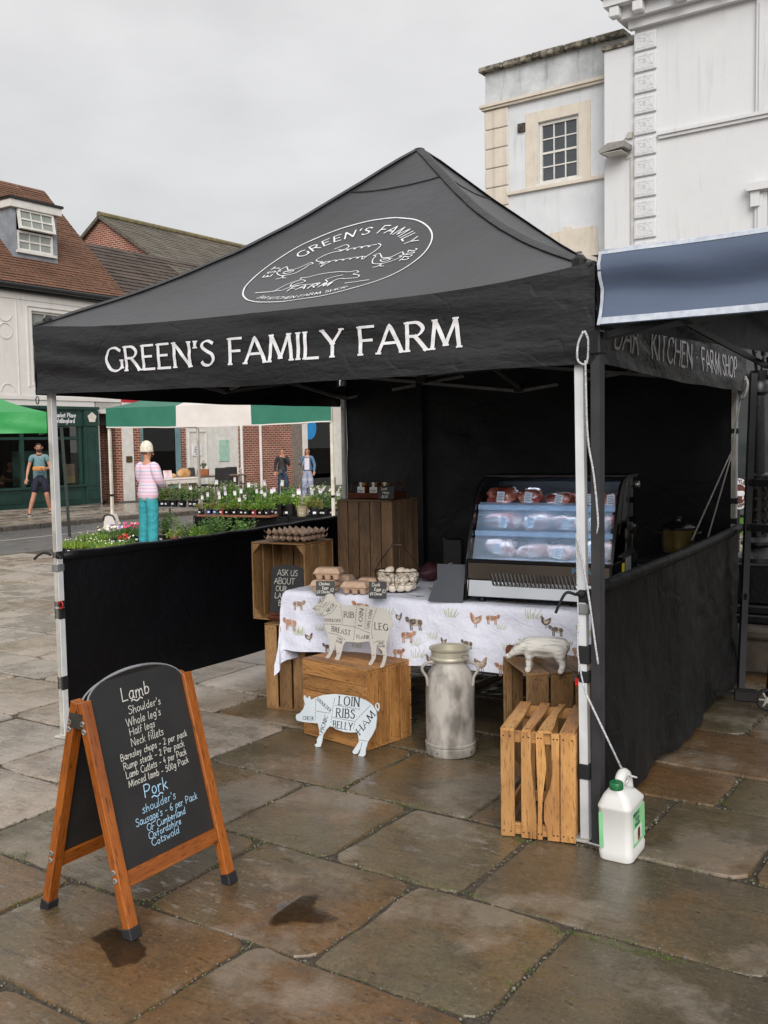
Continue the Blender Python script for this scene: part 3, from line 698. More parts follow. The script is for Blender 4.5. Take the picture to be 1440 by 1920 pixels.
# ---- cafe: white upper floor, green shopfront, old tiled roof with a dormer
cafe = building('cafe_building', 'white stuccoed cafe building with dark green shopfront and old clay tiled roof with dormer', 'building')
W0, W1 = -6.0, 4.08
part(wall_with_holes(W0, W1, 2.64, 5.62, [(1.2, 2.58, 3.3, 5.2), (-3.4, -2.0, 3.3, 5.2)]), 'wall', MT['stucco'], cafe)
b = MB(); b.box(W0, W1, .26, 8, 2.2, 5.6); part(b, 'back_wall', MT['dark_in'], cafe)
for q in ((W0, 4.3, -.03, .0, 2.86, 2.96), (W0, W1, -.02, -.001, 5.45, 5.62)): b = MB(); b.box(*q); part(b, 'string_course', MT['stucco'], cafe)
b = MB()                                                     # raised panel mouldings: long panel with roundels
for xx in (-.55, 0.62):
    pass
for x0, x1 in ((.02, .04), (.72, .74), (-.7, -.68)): b.box(x0, x1, -.02, -.001, 2.97, 5.44)
for zc in (5.05, 4.6, 3.05): 
    b.tube([(.38+.2*cos(t*pi/10), -.012, zc+.2*sin(t*pi/10)) for t in (range(0, 20) if zc == 4.6 else (range(0, 11) if zc < 4 else range(10, 21)))], .009, 6, closed=(zc == 4.6))
for x0, x1, z0, z1 in ((1.02, 2.78, 5.3, 5.34), (1.02, 1.06, 3.2, 5.3), (2.74, 2.78, 3.2, 5.3)): b.box(x0, x1, -.03, -.001, z0, z1)
part(b, 'moulding', MT['stucco'], cafe)
sash(cafe, 1.2, 2.58, 3.3, 5.2, .12, 3, 2, MT['pane_blind'], MT['white_paint'])
sash(cafe, -3.4, -2.0, 3.3, 5.2, .12, 3, 2, MT['pane_blind'], MT['white_paint'])
# roof: rows of small tiles stepping up at 45 degrees
def tile_roof(x0, x1, z_e, y_e, rows, pitch, m, ridge_x=None, step=.11, jag=.02, lift=.018):
    b = MB(); r = random.Random(5)
    dy, dz = step*cos(pitch), step*sin(pitch); nyy, nzz = -sin(pitch), cos(pitch)
    seg = max(2, int((x1-x0)/.5))
    for k in range(rows):
        ya, za = y_e+dy*k, z_e+dz*k; yb, zb = ya+dy*1.15, za+dz*1.15
        for i in range(seg):
            a = x0+(x1-x0)*i/seg; c = x0+(x1-x0)*(i+1)/seg; q = r.uniform(-1, 1)*.006
            l0 = lift+q
            b.add([(a, ya+nyy*l0, za+nzz*l0), (c, ya+nyy*l0, za+nzz*l0), (c, yb, zb), (a, yb, zb), (a, ya, za), (c, ya, za)], [(0, 1, 2, 3), (4, 5, 1, 0)])
    return b
PT = radians(45)
roof = part(tile_roof(W0, 4.42, 5.86, -.12, 46, PT, None), 'roof', MT['roof_old'], cafe)
b = MB(); b.box(W0, 4.42, .06, 3.4, 5.6, 5.83); b.add([(4.41, -.1, 5.84), (4.41, 3.3, 9.2), (4.41, 6.8, 5.84)], [(0, 1, 2)]); b.add([(W0, 3.3, 9.22), (4.42, 3.3, 9.22), (4.42, 6.8, 5.8), (W0, 6.8, 5.8)], [(0, 1, 2, 3)]); part(b, 'roof_deck', MT['roof_brown'], cafe)
b = MB(); b.tube([(W0, 3.33, 9.22), (4.42, 3.33, 9.22)], .07, 8); b.build('ridge', MT['roof_old'], roof)
b = MB(); b.tube([(W0, -.2, 5.76), (4.3, -.2, 5.76)], .075, 10); b.box(W0, 4.3, -.12, -.02, 5.62, 5.82); part(b, 'gutter', MT['gutter'], cafe)
# dormer
dm = MB(); D0, D1, DY, DZ0, DZ1 = 1.22, 2.66, .7, 6.86, 7.98
dm.box(D0, D0+.14, DY, DY+2.2, DZ0-.2, DZ1); dm.box(D1-.12, D1, DY, DY+2.2, DZ0-.2, DZ1)
dm.box(D0+.14, D1-.12, DY, DY+.12, DZ0-.2, DZ0); dormer = part(dm, 'dormer', MT['lead'], cafe)
b = MB(); b.box(D0-.1, D1+.1, DY-.12, DY+2.4, DZ1, DZ1+.2); b.build('fascia', MT['white_paint'], dormer)
b = MB(); b.box(D0-.14, D1+.14, DY-.16, DY+2.4, DZ1+.203, DZ1+.27); b.build('dormer_roof', MT['gutter'], dormer)
sash(dormer, D0+.16, D1-.14, DZ0+.02, DZ0+.55, DY+.05, 3, 2, MT['pane_blind'], MT['white_paint'], sill=True, name='casement')
fw = sash(dormer, D0+.16, D1-.14, 0, .54, 0, 3, 2, MT['pane_blind'], MT['white_paint'], sill=False, name='open_casement')
fw.location = (0, DY-.02, DZ0+1.11); fw.rotation_euler = (radians(-9), 0, 0)
for o in [fw] + kids(fw):
    if o is fw:
        for v in o.data.vertices: v.co.z -= .54
    else:
        for v in o.data.vertices: v.co.z -= .54
# shopfront
sf = MB(); sf.box(W0, 3.15, -.1, .0, 2.16, 2.62); sf.box(W0, 3.2, -.16, .0, 2.62, 2.7); part(sf, 'fascia_board', MT['green_paint'], cafe)
b = MB(); b.box(2.66, 3.15, -.14, 0, 0, 2.155); b.box(2.66, 3.15, -.17, -.142, 2.17, 2.6)
for z0, z1 in ((.12, .42), (.5, 2.0)):
    for a, c, d, e in ((2.75, 2.78, z0, z1), (3.03, 3.06, z0, z1), (2.78, 3.03, z0, z0+.03), (2.78, 3.03, z1-.03, z1)): b.box(a, c, -.155, -.141, d, e)
part(b, 'pilaster', MT['green_paint'], cafe)
b = MB(); b.box(W0, 2.655, -.1, .0, 0, .5); b.box(W0, 2.7, -.16, .0, .5, .56); b.box(W0, 2.655, -.13, -.101, 0, .09)
for x0, x1 in ((-1.6, -.7), (-.55, .62), (.75, 2.55)):
    for a, c, d, e in ((x0, x0+.03, .14, .44), (x1-.03, x1, .14, .44), (x0+.03, x1-.03, .14, .17), (x0+.03, x1-.03, .41, .44)): b.box(a, c, -.115, -.101, d, e)
part(b, 'stallriser', MT['green_paint'], cafe)
b = MB()
for x in (-.62, .65, 2.52): b.box(x, x+.09, -.08, 0, .56, 2.15)
b.box(W0, 2.5, -.06, -.004, 1.8, 1.87)
part(b, 'window_frame', MT['green_paint'], cafe)
for a, c in ((-2.6, -.63), (-.53, .64), (.75, 2.51)):
    for z0, z1 in ((.57, 1.79), (1.88, 2.14)):
        p = MB(); p.box(a, c, -.03, -.022, z0, z1); p.build('pane', MT['clear'], cafe)
# cafe interior seen through the glass
b = MB(); b.box(W0, 2.6, 3.0, 3.1, 0, 2.2); b.box(W0, 2.6, .02, 3, -.02, 0.0); b.box(W0, 2.6, .02, 3, 2.156, 2.2); b.box(2.56, 2.65, .02, 3, 0, 2.15); part(b, 'cafe_interior', mat('cafe_wall', '#4c4c4a', '#333230', 1.2, .8), cafe)
b = MB(); b.box(.78, 2.48, .5, .53, .57, 1.5)
for i in range(9):
    b.box(.8+i*.19, .81+i*.19, .49, .5, .9, 1.5)
    if i < 4: b.box(.78, 2.48, .488, .498, .95+i*.15, .96+i*.15)
part(b, 'green_tiled_screen', mat('green_tiles', '#6d8a80', '#3d544c', 2, .3), cafe)
b = MB(); b.box(2.1, 2.42, .03, .05, .6, .82); part(b, 'window_poster', mat('poster_cream', '#d9c79a', '#c9b27a', 30, .7), cafe)
b = MB(); b.box(2.1, 2.42, .03, .05, .83, 1.13); part(b, 'window_poster', mat('poster_purple', '#a892a8', '#d2b56a', 12, .7), cafe)
MT['bulb'] = mat('lit_bulb', '#ffe9b0', None, 3, .4, emis='#ffd98a', estr=3.0)
b = MB(); b.ball((.95, 1.6, 1.62), .085); part(b, 'lamp_globe', MT['bulb'], cafe, smooth=True)
b = MB(); b.ball((.72, 1.2, 1.93), .05); part(b, 'lamp_globe', MT['bulb'], cafe, smooth=True)
# sign lettering and hanging pentagon plaque
f = panel_fn((1.95, -.104, 0), (1, 0, 0), (0, 0, 1), (0, -1, 0))
for tx, z in (('Market Place', 2.405), ('Wallingford', 2.255)):
    b = MB(); st, w = text_strokes(tx, .115, .9); ribbons(b, [(k, [(u+.1, v+z) for u, v in p]) for k, p in st], f, .022, .012, step=.02); part(b, 'sign_lettering', MT['print_white'], cafe)
b = MB(); b.prism([(2.905+.15*cos(radians(90+72*k)), 2.40+.15*sin(radians(90+72*k))) for k in range(5)], -.2, -.175, T=Matrix(((1, 0, 0, 0), (0, 0, 1, 0), (0, 1, 0, 0), (0, 0, 0, 1)))); part(b, 'pentagon_plaque', MT['cream_pole'], cafe)
# ---- brick terrace right of the cafe: alley, pilaster, shop window, white panel wall, brick, pebbledash
ter = building('brick_terrace', 'red brick shop terrace with white pilaster and brown tiled roof beside the cafe', 'building')
T1 = 11.85
part(wall_with_holes(4.08, T1, 0, 5.5, [(4.82, 6.4, .35, 2.6), (6.67, 9.09, 0, 2.7)]), 'wall', MT['brick'], ter)
b = MB(); b.box(3.2, 4.08, .7, .9, 0, 2.9); b.box(3.16, 3.2, -.0, .7, 0, 2.9); b.box(4.082, 4.12, .252, .9, -.3, 2.9); part(b, 'alley_wall', MT['brick_dark'], ter)
b = MB(); b.box(3.2, 4.07, .0, .7, 2.53, 2.85); part(b, 'lintel', MT['stucco'], ter)
b = MB(); b.box(3.2, 3.27, -.04, .0, 0, 2.5); part(b, 'downpipe', MT['white_paint'], ter)
b = MB(); b.box(4.1, 4.46, -.09, -.001, 0, 2.85); part(b, 'pilaster', MT['white_paint'], ter)
b = MB(); b.box(4.16, 4.38, -.11, -.092, 1.12, 1.3); part(b, 'brass_plate', mat('brass_plate', '#6a5a3c', '#4c4028', 9, .4, metal=.6), ter)
b = MB(); b.box(4.82, 6.4, .3, .32, .35, 2.6); part(b, 'shop_interior', MT['dark_in'], ter)
b = MB()
for a, c in ((4.82, 4.88), (6.22, 6.4)): b.box(a, c, -.05, .05, .35, 2.6)
b.box(4.82, 6.4, -.08, .05, .28, .349); part(b, 'window_frame', mat('blue_grey_paint', '#6d8a90', '#5c787e', 5, .4), ter)
b = MB(); b.box(4.89, 6.21, .0, .01, .36, 2.6); b.build('pane', MT['clear'], ter)
# flag printed in the window
b = MB(); fz, fx, fy = 1.85, 5.6, .06
b.box(fx-.42, fx+.42, fy, fy+.02, fz-.3, fz+.3); flag = part(b, 'union_flag', mat('flag_blue', '#3f4a66', '#35405a', 6, .8), ter)
b = MB(); b.box(fx-.42, fx+.42, fy-.012, fy-.008, fz-.07, fz+.07); b.box(fx-.06, fx+.06, fy-.011, fy-.007, fz-.3, fz+.3); b.bar((fx-.42, fy-.005, fz-.3), (fx+.42, fy-.005, fz+.3), .006, .07); b.bar((fx-.42, fy-.004, fz+.3), (fx+.42, fy-.004, fz-.3), .006, .07); b.build('white_crosses', mat('flag_white', '#b5adb0', '#777073', 6, .8), flag)
b = MB(); b.box(fx-.42, fx+.42, fy-.018, fy-.014, fz-.035, fz+.035); b.box(fx-.035, fx+.035, fy-.0175, fy-.0135, fz-.3, fz+.3); b.build('red_cross', mat('flag_red', '#94383c', '#7f3034', 6, .8), flag)
b = MB(); b.box(6.675, 9.085, .02, .1, 0, 2.7); part(b, 'painted_panel', MT['white_paint'], ter)
b = MB()
for a, c, d, e in ((6.78, 6.83, 0, 2.05), (7.55, 7.6, 0, 2.05), (6.83, 7.55, 2.0, 2.05)): b.box(a, c, -.01, .02, d, e)
door = part(b, 'door_frame', MT['white_paint'], ter)
b = MB(); b.box(6.95, 7.35, -.004, .018, 1.25, 1.6); nt_ = b.build('notice', MT['print_white'], ter)
b = MB(); f = panel_fn((7.15, -.006, 0), (1, 0, 0), (0, 0, 1), (0, -1, 0))
for i, s_ in enumerate(('PLEASE', 'RING BELL', 'FOR FLATS', 'ABOVE')): ribbons(b, [(k, [(u, v+1.5-i*.07) for u, v in p]) for k, p in text_strokes(s_, .04)[0]], f, .008, step=.02)
b.build('notice_text', MT['black_plastic'], nt_)
b = MB(); b.box(8.15, 8.62, -.004, .019, 1.05, 1.75); part(b, 'pale_green_poster', mat('poster_mint', '#a8c8b8', '#8fb3a2', 9, .6), ter)
for x in (10.1, 9.15): b = MB(); b.tube([(x, -.07, -.2), (x, -.07, 2.9)], .05, 8); part(b, 'downpipe', MT['white_paint'], ter)
part(tile_roof(4.44, 16.5, 5.6, -.15, 17, radians(37), None, step=.235, lift=.03), 'roof', MT['roof_brown'], ter)
b = MB(); b.box(4.44, T1, .26, 7, 5.2, 5.55); b.add([(4.45, 3.05, 8.0), (16.5, 3.05, 8.0), (16.5, 6.5, 5.55), (4.45, 6.5, 5.55)], [(0, 1, 2, 3)]); part(b, 'roof_deck', MT['brick_dark'], ter)
b = MB(); b.box(4.1, 4.72, -.06, -.02, 2.75, 3.08); part(b, 'red_banner', mat('banner_red', '#b32a33', '#9c212b', 4, .7), ter)
# ---- clothes shop at the right end
shp = building('clothes_shop', 'clothes shop with pebbledash pier, white door post and mannequins in its window', 'building')
b = MB(); b.box(T1, 12.38, -.06, .25, 0, 5.5); part(b, 'pier', MT['pebbledash'], shp)
for a, c in ((12.385, 12.62), (14.35, 14.6)): b = MB(); b.box(a, c, -.12, .2, 0, 2.7); part(b, 'post', MT['white_paint'], shp)
b = MB(); b.box(12.62, 20, 0, .25, 2.55, 5.5); b.box(14.6, 20, 0, .25, 0, 2.549); part(b, 'wall', MT['stucco'], shp)
b = MB(); b.box(12.4, 15, 2.2, 2.3, 0, 2.55); b.box(12.4, 12.45, .3, 2.2, 0, 2.5); b.box(12.45, 15, .25, 2.2, .22, .3); part(b, 'shop_interior', mat('shop_back', '#8d867d', '#6a645c', 1.5, .8), shp)
b = MB(); b.box(12.62, 14.35, .02, .035, .3, 2.54); b.build('pane', MT['clear'], shp)
b = MB(); b.box(12.62, 14.35, -.04, .1, .0, .298); part(b, 'stallriser', MT['dark_in'], shp)
b = MB(); b.prism([(12.85+.42*cos(t*pi/12), 2.14+.42*sin(t*pi/12)) for t in range(24)], -.02, .0, T=Matrix(((1, 0, 0, 0), (0, 0, 1, 0), (0, 1, 0, 0), (0, 0, 0, 1)))); part(b, 'blue_roundel', mat('sign_blue', '#1688c9', '#127ab8', 4, .4), shp)
# ---- gabled brick house behind
gab = building('gabled_house', 'brick gabled house with weathered slate roof rising behind the terrace', 'building', FP+SD*0+SN*0)
GX, GY, GZ, GP = 8.8, 6.0, 9.76, radians(32)
yz = Matrix(((0, 0, 1, 0), (1, 0, 0, 0), (0, 1, 0, 0), (0, 0, 0, 1)))
b = MB(); b.prism([(2.0, 4.0), (10.0, 4.0), (10.0, GZ-4*math.tan(GP)), (GY, GZ), (2.0, GZ-4*math.tan(GP))], GX, GX+.25, T=yz); part(b, 'gable_wall', MT['brick'], gab)
slr = part(tile_roof(GX-.15, 24, GZ-4.2*math.tan(GP)+.05, GY-4.2, 25, GP, None, step=.2, lift=.018), 'roof', MT['slate'], gab)
b = MB(); b.tube([(GX-.15, GY, GZ+.1), (24, GY, GZ+.1)], .1, 8); b.build('ridge', mat('lichen_ridge', '#7d7350', '#5f5a44', 5, .9), slr)
b = MB(); b.bar((GX-.1, GY, GZ+.02), (GX-.1, GY-4.2, GZ-4.2*math.tan(GP)), .1, .12); b.bar((GX-.1, GY, GZ+.02), (GX-.1, GY+4.2, GZ-4.2*math.tan(GP)), .1, .12); b.build('verge', MT['slate'], slr)
b = MB(); b.add([(GX-.15, GY, GZ+.05), (24, GY, GZ+.05), (24, GY+4.2, GZ-4.2*math.tan(GP)), (GX-.15, GY+4.2, GZ-4.2*math.tan(GP))], [(0, 1, 2, 3)]); b.build('back_slope', MT['slate'], slr)
# ------------------------------------------------------------------ right-hand white town building and its annex
RP = Vector((5.089, 20.0, 0)); RA = radians(-36)
MT['stucco_w'] = render_wall('bright_stucco', '#d2d3d5', '#c3c4c7', .35, .9)
MT['stucco_g'] = render_wall('damp_stucco', '#d2d5d9', '#b4b7ba', .6, 1.2)
MT['limestone'] = render_wall('cream_limestone', '#d2c9bc', '#b9ae9f', .6, 3.0)
MT['coping'] = mat('lichened_coping', '#8f887a', '#3f3b33', 8, .9, bstr=.6, lo=.4, hi=.6)
big = building('stucco_town_house', 'large white stuccoed town house with ornamented quoins and bracketed cornice', 'building', RP, RA)
part(wall_with_holes(0, 9, 0, 9.72, [(2.56, 3.8, 7.6, 9.4), (2.56, 3.8, 4.2, 5.95)], 0, .3), 'wall', MT['stucco_w'], big)
b = MB(); b.box(-.0, .3, .3, 8, 0, 9.7); b.box(.3, 9, .6, .7, 3, 9.6); part(b, 'side_wall', MT['stucco_w'], big)
# rusticated quoins, vermiculated face (each one a block)
qb = MB(); qb.cbox(0, .45, -.05, 0, 0, .335, .012); qr = random.Random(3)
qme = qb.mesh('quoin_block', MT['stucco_w'])
wb = MB()
for k in range(46):
    x, z = qr.uniform(.06, .36), qr.uniform(.05, .27); a = qr.choice((0, pi/2, .7, -.7)); l = qr.uniform(.02, .05)
    wb.bar((x, -.052, z), (x+l*cos(a), -.052, z+l*sin(a)), .007, .012)
for a, c, d, e in ((.045, .055, .04, .295), (.395, .405, .04, .295), (.055, .395, .04, .05), (.055, .395, .285, .295)): wb.box(a, c, -.055, -.05, d, e)
wme = wb.mesh('vermiculation', MT['stucco_w'])
for k in range(24):
    z = 9.14-k*.402
    if z < 0: break
    q = inst('quoin_block', qme, big, (0, 0, z)); v = inst('vermiculation', wme, q)
b = MB()
b.box(-.08, 9, -.14, .0, 9.56, 9.72); b.box(-.45, 9, -.5, .35, 9.95, 10.15); b.box(-.55, 9, -.62, .35, 10.153, 10.4); b.box(-.25, 9, -.28, .3, 9.723, 9.947)
cor = part(b, 'cornice', MT['stucco_w'], big)
for x in (-.35, .12, .95, 1.78, 2.6, 3.4): 
    m = MB(); m.cbox(x, x+.2, -.47, -.285, 9.74, 9.945, .02); m.build('bracket', MT['stucco_w'], cor)
b = MB(); b.box(.5, 9, -.06, -.001, 7.38, 7.44); b.box(.5, 9, -.1, -.001, 7.44, 7.5); part(b, 'string_course', MT['stucco_w'], big)
for z0, z1, zt_ in ((7.5, 9.4, 0), (4.2, 5.95, 1)):
    b = MB(); b.box(2.34, 2.56, -.07, .0, z0 if not zt_ else 4.2, z1+.1); b.box(2.4, 2.5, -.1, -.071, z0 if not zt_ else 4.2, z1+.05); b.box(3.8, 4.0, -.07, 0, z0, z1+.1)
    if zt_: b.box(2.22, 4.2, -.2, 0, 6.08, 6.22); b.box(2.28, 2.44, -.14, -.0, 5.8, 6.079)
    b.box(2.34, 4.0, -.085, -.0, z1+.101, z1+.16); part(b, 'architrave', MT['stucco_w'], big)
    sash(big, 2.565, 3.795, max(z0, 7.605) if not zt_ else 4.2, z1-.002, .12, 3, 4, MT['pane'], MT['white_paint'], sill=False)
pier = MB(); pier.box(-.66, -.003, .05, .6, 0, 9.33); part(pier, 'pier', MT['stucco_w'], big)
b = MB(); b.box(-.7, -.003, .0, .65, 9.333, 9.42); part(b, 'pier_coping', MT['coping'], big)
# floodlight on the pier
fl = empty('floodlight', RP+Vector((cos(RA)*-.3, sin(RA)*-.3, 7.22)), RA, 'grey floodlight fixed to the white pier beside the quoins', 'lamp')
b = MB(); b.prism([(-.28, 0), (.24, .05), (.24, .16), (-.1, .17), (-.3, .06)], -.4, .0, T=Matrix(((1, 0, 0, 0), (0, 0, 1, 0), (0, 1, 0, 0), (0, 0, 0, 1)))); b.build('housing', mat('grey_housing', '#8f8d88', '#77756f', 6, .5), fl)
b = MB(); b.box(-.22, .18, -.38, -.02, -.012, -.002); b.build('lens', mat('lens', '#c8c6c0', '#b4b2ac', 4, .2), fl)
b = MB(); b.tube([(.1, .03, -.02), (.12, .03, -.1), (.2, .03, -.06), (.2, .04, -2.2)], .011, 5); b.tube([(-.0, .03, .2), (.08, .03, .32), (.17, .03, .34)], .011, 5); b.box(.14, .24, -.0, .05, .3, .42); b.build('cable', mat('cable', '#b9b5ad', '#a5a199', 5, .6), fl)
# annex: set back, grey damp parapet, cream quoins, sash window in a plain surround
an = building('annex_building', 'low white annex with cream quoins, damp grey parapet and one sash window', 'building', RP+Vector((-sin(RA), cos(RA), 0))*.6, RA)
AX0, AX1 = -3.73, -.1
part(wall_with_holes(AX0, AX1, 0, 8.92, [(-2.42, -1.48, 7.1, 8.42), (-2.1, -1.42, 4.4, 5.55)], 0, .3), 'wall', MT['stucco_g'], an)
b = MB(); b.box(AX0, AX1, .302, 7, 0, 8.9); part(b, 'core', MT['dark_in'], an)
b = MB(); b.box(AX0, AX1, -.0, .35, 9.04, 9.74); part(b, 'parapet', render_wall('damp_parapet', '#c6c9cb', '#85878a', .85, 2.0), an)
b = MB()
xx = AX0-.1
while xx < -.45:
    w = rnd.uniform(.55, .8); b.cbox(xx, min(xx+w, -.4)-.012, -.14, .45, 9.745, 9.86+rnd.uniform(0, .02), .02); xx += w
b.box(AX0-.05, -.4, -.07, .4, 9.741, 9.744); part(b, 'coping', MT['coping'], an)
b = MB(); b.box(AX0-.06, AX1, -.09, .3, 8.925, 8.975); b.box(AX0-.1, AX1, -.13, .3, 8.976, 9.036); part(b, 'string_course', MT['limestone'], an); b = MB(); b.box(-3.16, AX1, -.07, -.001, 6.99, 7.06); part(b, 'string_course', MT['limestone'], an)
qm2 = MB(); qm2.cbox(0, .59, -.04, 0, 0, .41, .015); qme2 = qm2.mesh('quoin_block', MT['limestone'])
for k in range(18): inst('quoin_block', qme2, an, (AX0-.01, 0, 8.5-k*.425))
b = MB()
for a, c, d, e in ((-2.72, -2.43, 7.065, 8.66), (-1.47, -1.2, 7.065, 8.66), (-2.43, -1.47, 8.43, 8.66)): b.box(a, c, -.02, 0, d, e)
part(b, 'surround', MT['limestone'], an)
b = MB(); b.prism([(-2.35, 5.0), (-2.12, 5.56), (-1.4, 5.56), (-1.15, 5.0), (-.95, 5.0), (-1.08, 6.05), (-1.62, 6.05), (-1.64, 6.12), (-1.82, 6.12), (-1.84, 6.05), (-2.5, 6.0)], -.03, -.001, T=Matrix(((1, 0, 0, 0), (0, 0, 1, 0), (0, 1, 0, 0), (0, 0, 0, 1)))); part(b, 'arch_stones', MT['limestone'], an)
sash(an, -2.415, -1.485, 7.12, 8.415, .1, 3, 4, mat('sky_pane', '#3f464b', '#343a3f', 2, .06, spec=.9), MT['white_paint'])
sash(an, -2.095, -1.425, 4.42, 5.54, .1, 3, 4, MT['pane'], MT['white_paint'])
b = MB(); b.box(-2.9, -2.73, -.05, 0, 8.3, 8.48); part(b, 'vent', mat('dark_vent', '#4a443b', '#2b2722', 12, .8), an)
# ------------------------------------------------------------------ the black market gazebo (local frame: x right along the front, y into the stall)
GA = -.5287; GO = Vector((.796, 3.797, 0))
gz = empty('black_gazebo', GO, GA, 'black pop-up gazebo with white farm lettering and round animal emblem', 'gazebo')
GM = gz.matrix_basis.copy() if False else (TR(*GO) @ RZ(GA))
def W(x, y, z=0.0): return GM @ Vector((x, y, z))            # gazebo coordinates to world
ZT, ZB, ZA = 2.237, 1.868, 3.27
CX, CY, HW, HD = -1.5, 1.465, 1.535, 1.50
def roof_pt(x, y, lift=0.0):
    dx, dy = (x-CX)/HW, (y-CY)/HD; m = min(1.0, max(abs(dx), abs(dy))); f = 1-m
    sag = .105*sin(pi*min(1, f*1.04))
    # panels belly a little between the hips
    t = (min(abs(dx), abs(dy))/m) if m > 1e-6 else 0
    belly = -.028*sin(pi*f)*(1-t*t)
    wr = .004*noise.noise(Vector((x*3, y*3, 1.7)))+.003*noise.noise(Vector((x*9, y*9, 4.2)))
    dip = .055*(1-t**4)*(1-f)**2
    return Vector((x, y, ZT+(ZA-ZT)*f-sag+belly-dip+wr+lift))
def fpan(s, f, side, lift=0.0):
    """point on a roof panel: s -1..1 across, f 0 at the eave 1 at the apex"""
    m = 1-f; a = s*m
    dx, dy = {'F': (a, -m), 'R': (m, a), 'B': (-a, m), 'L': (-m, -a)}[side]
    return roof_pt(CX+dx*HW, CY+dy*HD, lift)
for side in 'FRBL':
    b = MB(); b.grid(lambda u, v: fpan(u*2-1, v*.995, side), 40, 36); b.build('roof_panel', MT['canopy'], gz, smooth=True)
b = MB()
for side in 'FRBL':
    pts = [fpan(-1, f/20*.99, side, .006) for f in range(21)]
    vs = []
    for i, p in enumerate(pts):
        d = (pts[min(20, i+1)]-pts[max(0, i-1)]).normalized(); n = d.cross(Vector((0, 0, 1))).normalized()
        w = .03; vs += [p-n*w-Vector((0, 0, w*.45)), p+Vector((0, 0, .004)), p+n*w-Vector((0, 0, w*.45))]
    b.add(vs, [(3*i+k, 3*i+k+1, 3*i+k+4, 3*i+k+3) for i in range(20) for k in (0, 1)])
b.lathe([(.05, ZA-.05), (.03, ZA-.005), (.0, ZA+.005)], 10, TR(CX, CY, 0), False, False)
b.build('hip_seam', MT['valance'], gz, smooth=True)
b = MB()                                               # the seam where the apex piece is sewn on
for side in 'FR':
    pts = [fpan(s/10-1, .79, side, .004) for s in range(21)]; b.tube(pts, .0035, 4)
b.build('apex_seam', MT['valance'], gz)
# valances
def val_pt(side, s, z, lift=0.0):
    """s metres from the left end of that side seen from outside"""
    f = (ZT-z)/(ZT-ZB)
    q = Vector((s*1.15, z*2.6, 'FRBL'.index(side)*7.3))
    wv = .016*noise.noise(q*1.3)*min(1, f*2+.2)+.010*noise.noise(Vector((s*1.6+z*7, z*8, 3.1)))+.004*noise.noise(Vector((s*4+z*14, z*22, 8.1)))+.012*sin(f*pi)*noise.noise(Vector((s*.9, 2.2, 0)))
    drop = -.055*(1-abs(s/1.5-1)**4)*(1-f)**2 - .012*sin(pi*min(1, s/3.07))*f + .008*noise.noise(Vector((s*1.7, 0, 5)))*f
    o = .006+wv+lift
    if side == 'F': return Vector((CX-HW+s, CY-HD-o, z+drop))
    if side == 'R': return Vector((CX+HW+o, CY-HD+s, z+drop))
    if side == 'B': return Vector((CX+HW-s, CY+HD+o, z+drop))
    return Vector((CX-HW-o, CY+HD-s, z+drop))
VAL = {}
for side in 'FRBL':
    L_ = 2*HW if side in 'FB' else 2*HD
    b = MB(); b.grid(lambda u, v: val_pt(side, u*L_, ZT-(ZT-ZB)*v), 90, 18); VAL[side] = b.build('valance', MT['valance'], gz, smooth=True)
    b = MB(); b.grid(lambda u, v: val_pt(side, u*L_, ZB+.03*v, .003), 60, 1); b.build('hem', MT['valance'], VAL[side], smooth=True)
# lettering: flared capitals
b = MB()
st, w = text_strokes("GREEN'S FAMILY FARM", .128, 1.25); k_ = 1.985/w
def vf(u, v, l): return val_pt('F', (CX-HW)*-1+(-1.52+u)+0.0, 1.972+v+.0, .004+l)
st = [(kd, [(u*k_, v) for u, v in p]) for kd, p in st]
words = {0: [], 1: [], 2: []}
W1 = text_strokes("GREEN'S", .128, 1.25)[1]*k_; W2 = text_strokes("GREEN'S FAMILY", .128, 1.25)[1]*k_
for kd, p in st:
    c = sum(q[0] for q in p)/len(p)+1.985/2; words[0 if c < W1+.03 else 1 if c < W2+.03 else 2].append((kd, p))
for k in range(3): b = MB(); ribbons(b, words[k], vf, .0188, .008, nib=radians(25), step=.012, serif=.011); b.build('lettering', MT['print_white'], VAL['F'])
st, w = text_strokes("BAR · KITCHEN · FARM SHOP", .128, 1.3); k_ = 2.5/w
wx = [text_strokes(t, .128, 1.3)[1]*k_ for t in ("BAR", "BAR ·", "BAR · KITCHEN", "BAR · KITCHEN ·", "BAR · KITCHEN · FARM")]
bs_ = [MB() for _ in range(6)]
for kd, p in st: ribbons(bs_[sum(sum(q[0] for q in p)/len(p)*k_+1.25 > x+.015 for x in wx)], [(kd, [(u*k_+1.47, v) for u, v in p])], lambda u, v, l: val_pt('R', u, 1.945+v, .004+l), .018, .009, nib=radians(25), step=.02)
for b in bs_:
    if b.v: b.build('lettering', MT['print_grey'], VAL['R'])
# emblem on the front panel: oval ring, arched lettering, four line-drawn animals
EX, EY, ER = -1.47, .492, .47
SLK = cos(atan2(ZA-ZT, HD))
def ef(u, v, l): return roof_pt(EX+.012+u*1.045, EY+v*SLK*1.06, .0035+l)
b = MB()
for k, rr in enumerate((ER,)):
    ribbons(b, [('c', [(rr*cos(t*pi/60), rr*sin(t*pi/60)) for t in range(121)])], ef, .0075, step=.02)
def arc_text(txt, R, h, a_mid, inward=True, spacing=1.6, thick=.008):
    st, w = text_strokes(txt, h, spacing)
    out = []
    for kd, p in st:
        q = []
        for u, v in resample(p, .01):
            a = a_mid-(u/R if inward else -u/R); r = R+v if inward else R-v
            q.append((r*cos(a), r*sin(a)))
        out.append((kd, q))
    ribbons(b, out, ef, thick, thick*.7, nib=.4)
arc_text("GREEN'S FAMILY", .335, .068, radians(88), True, 2.3, .0085)
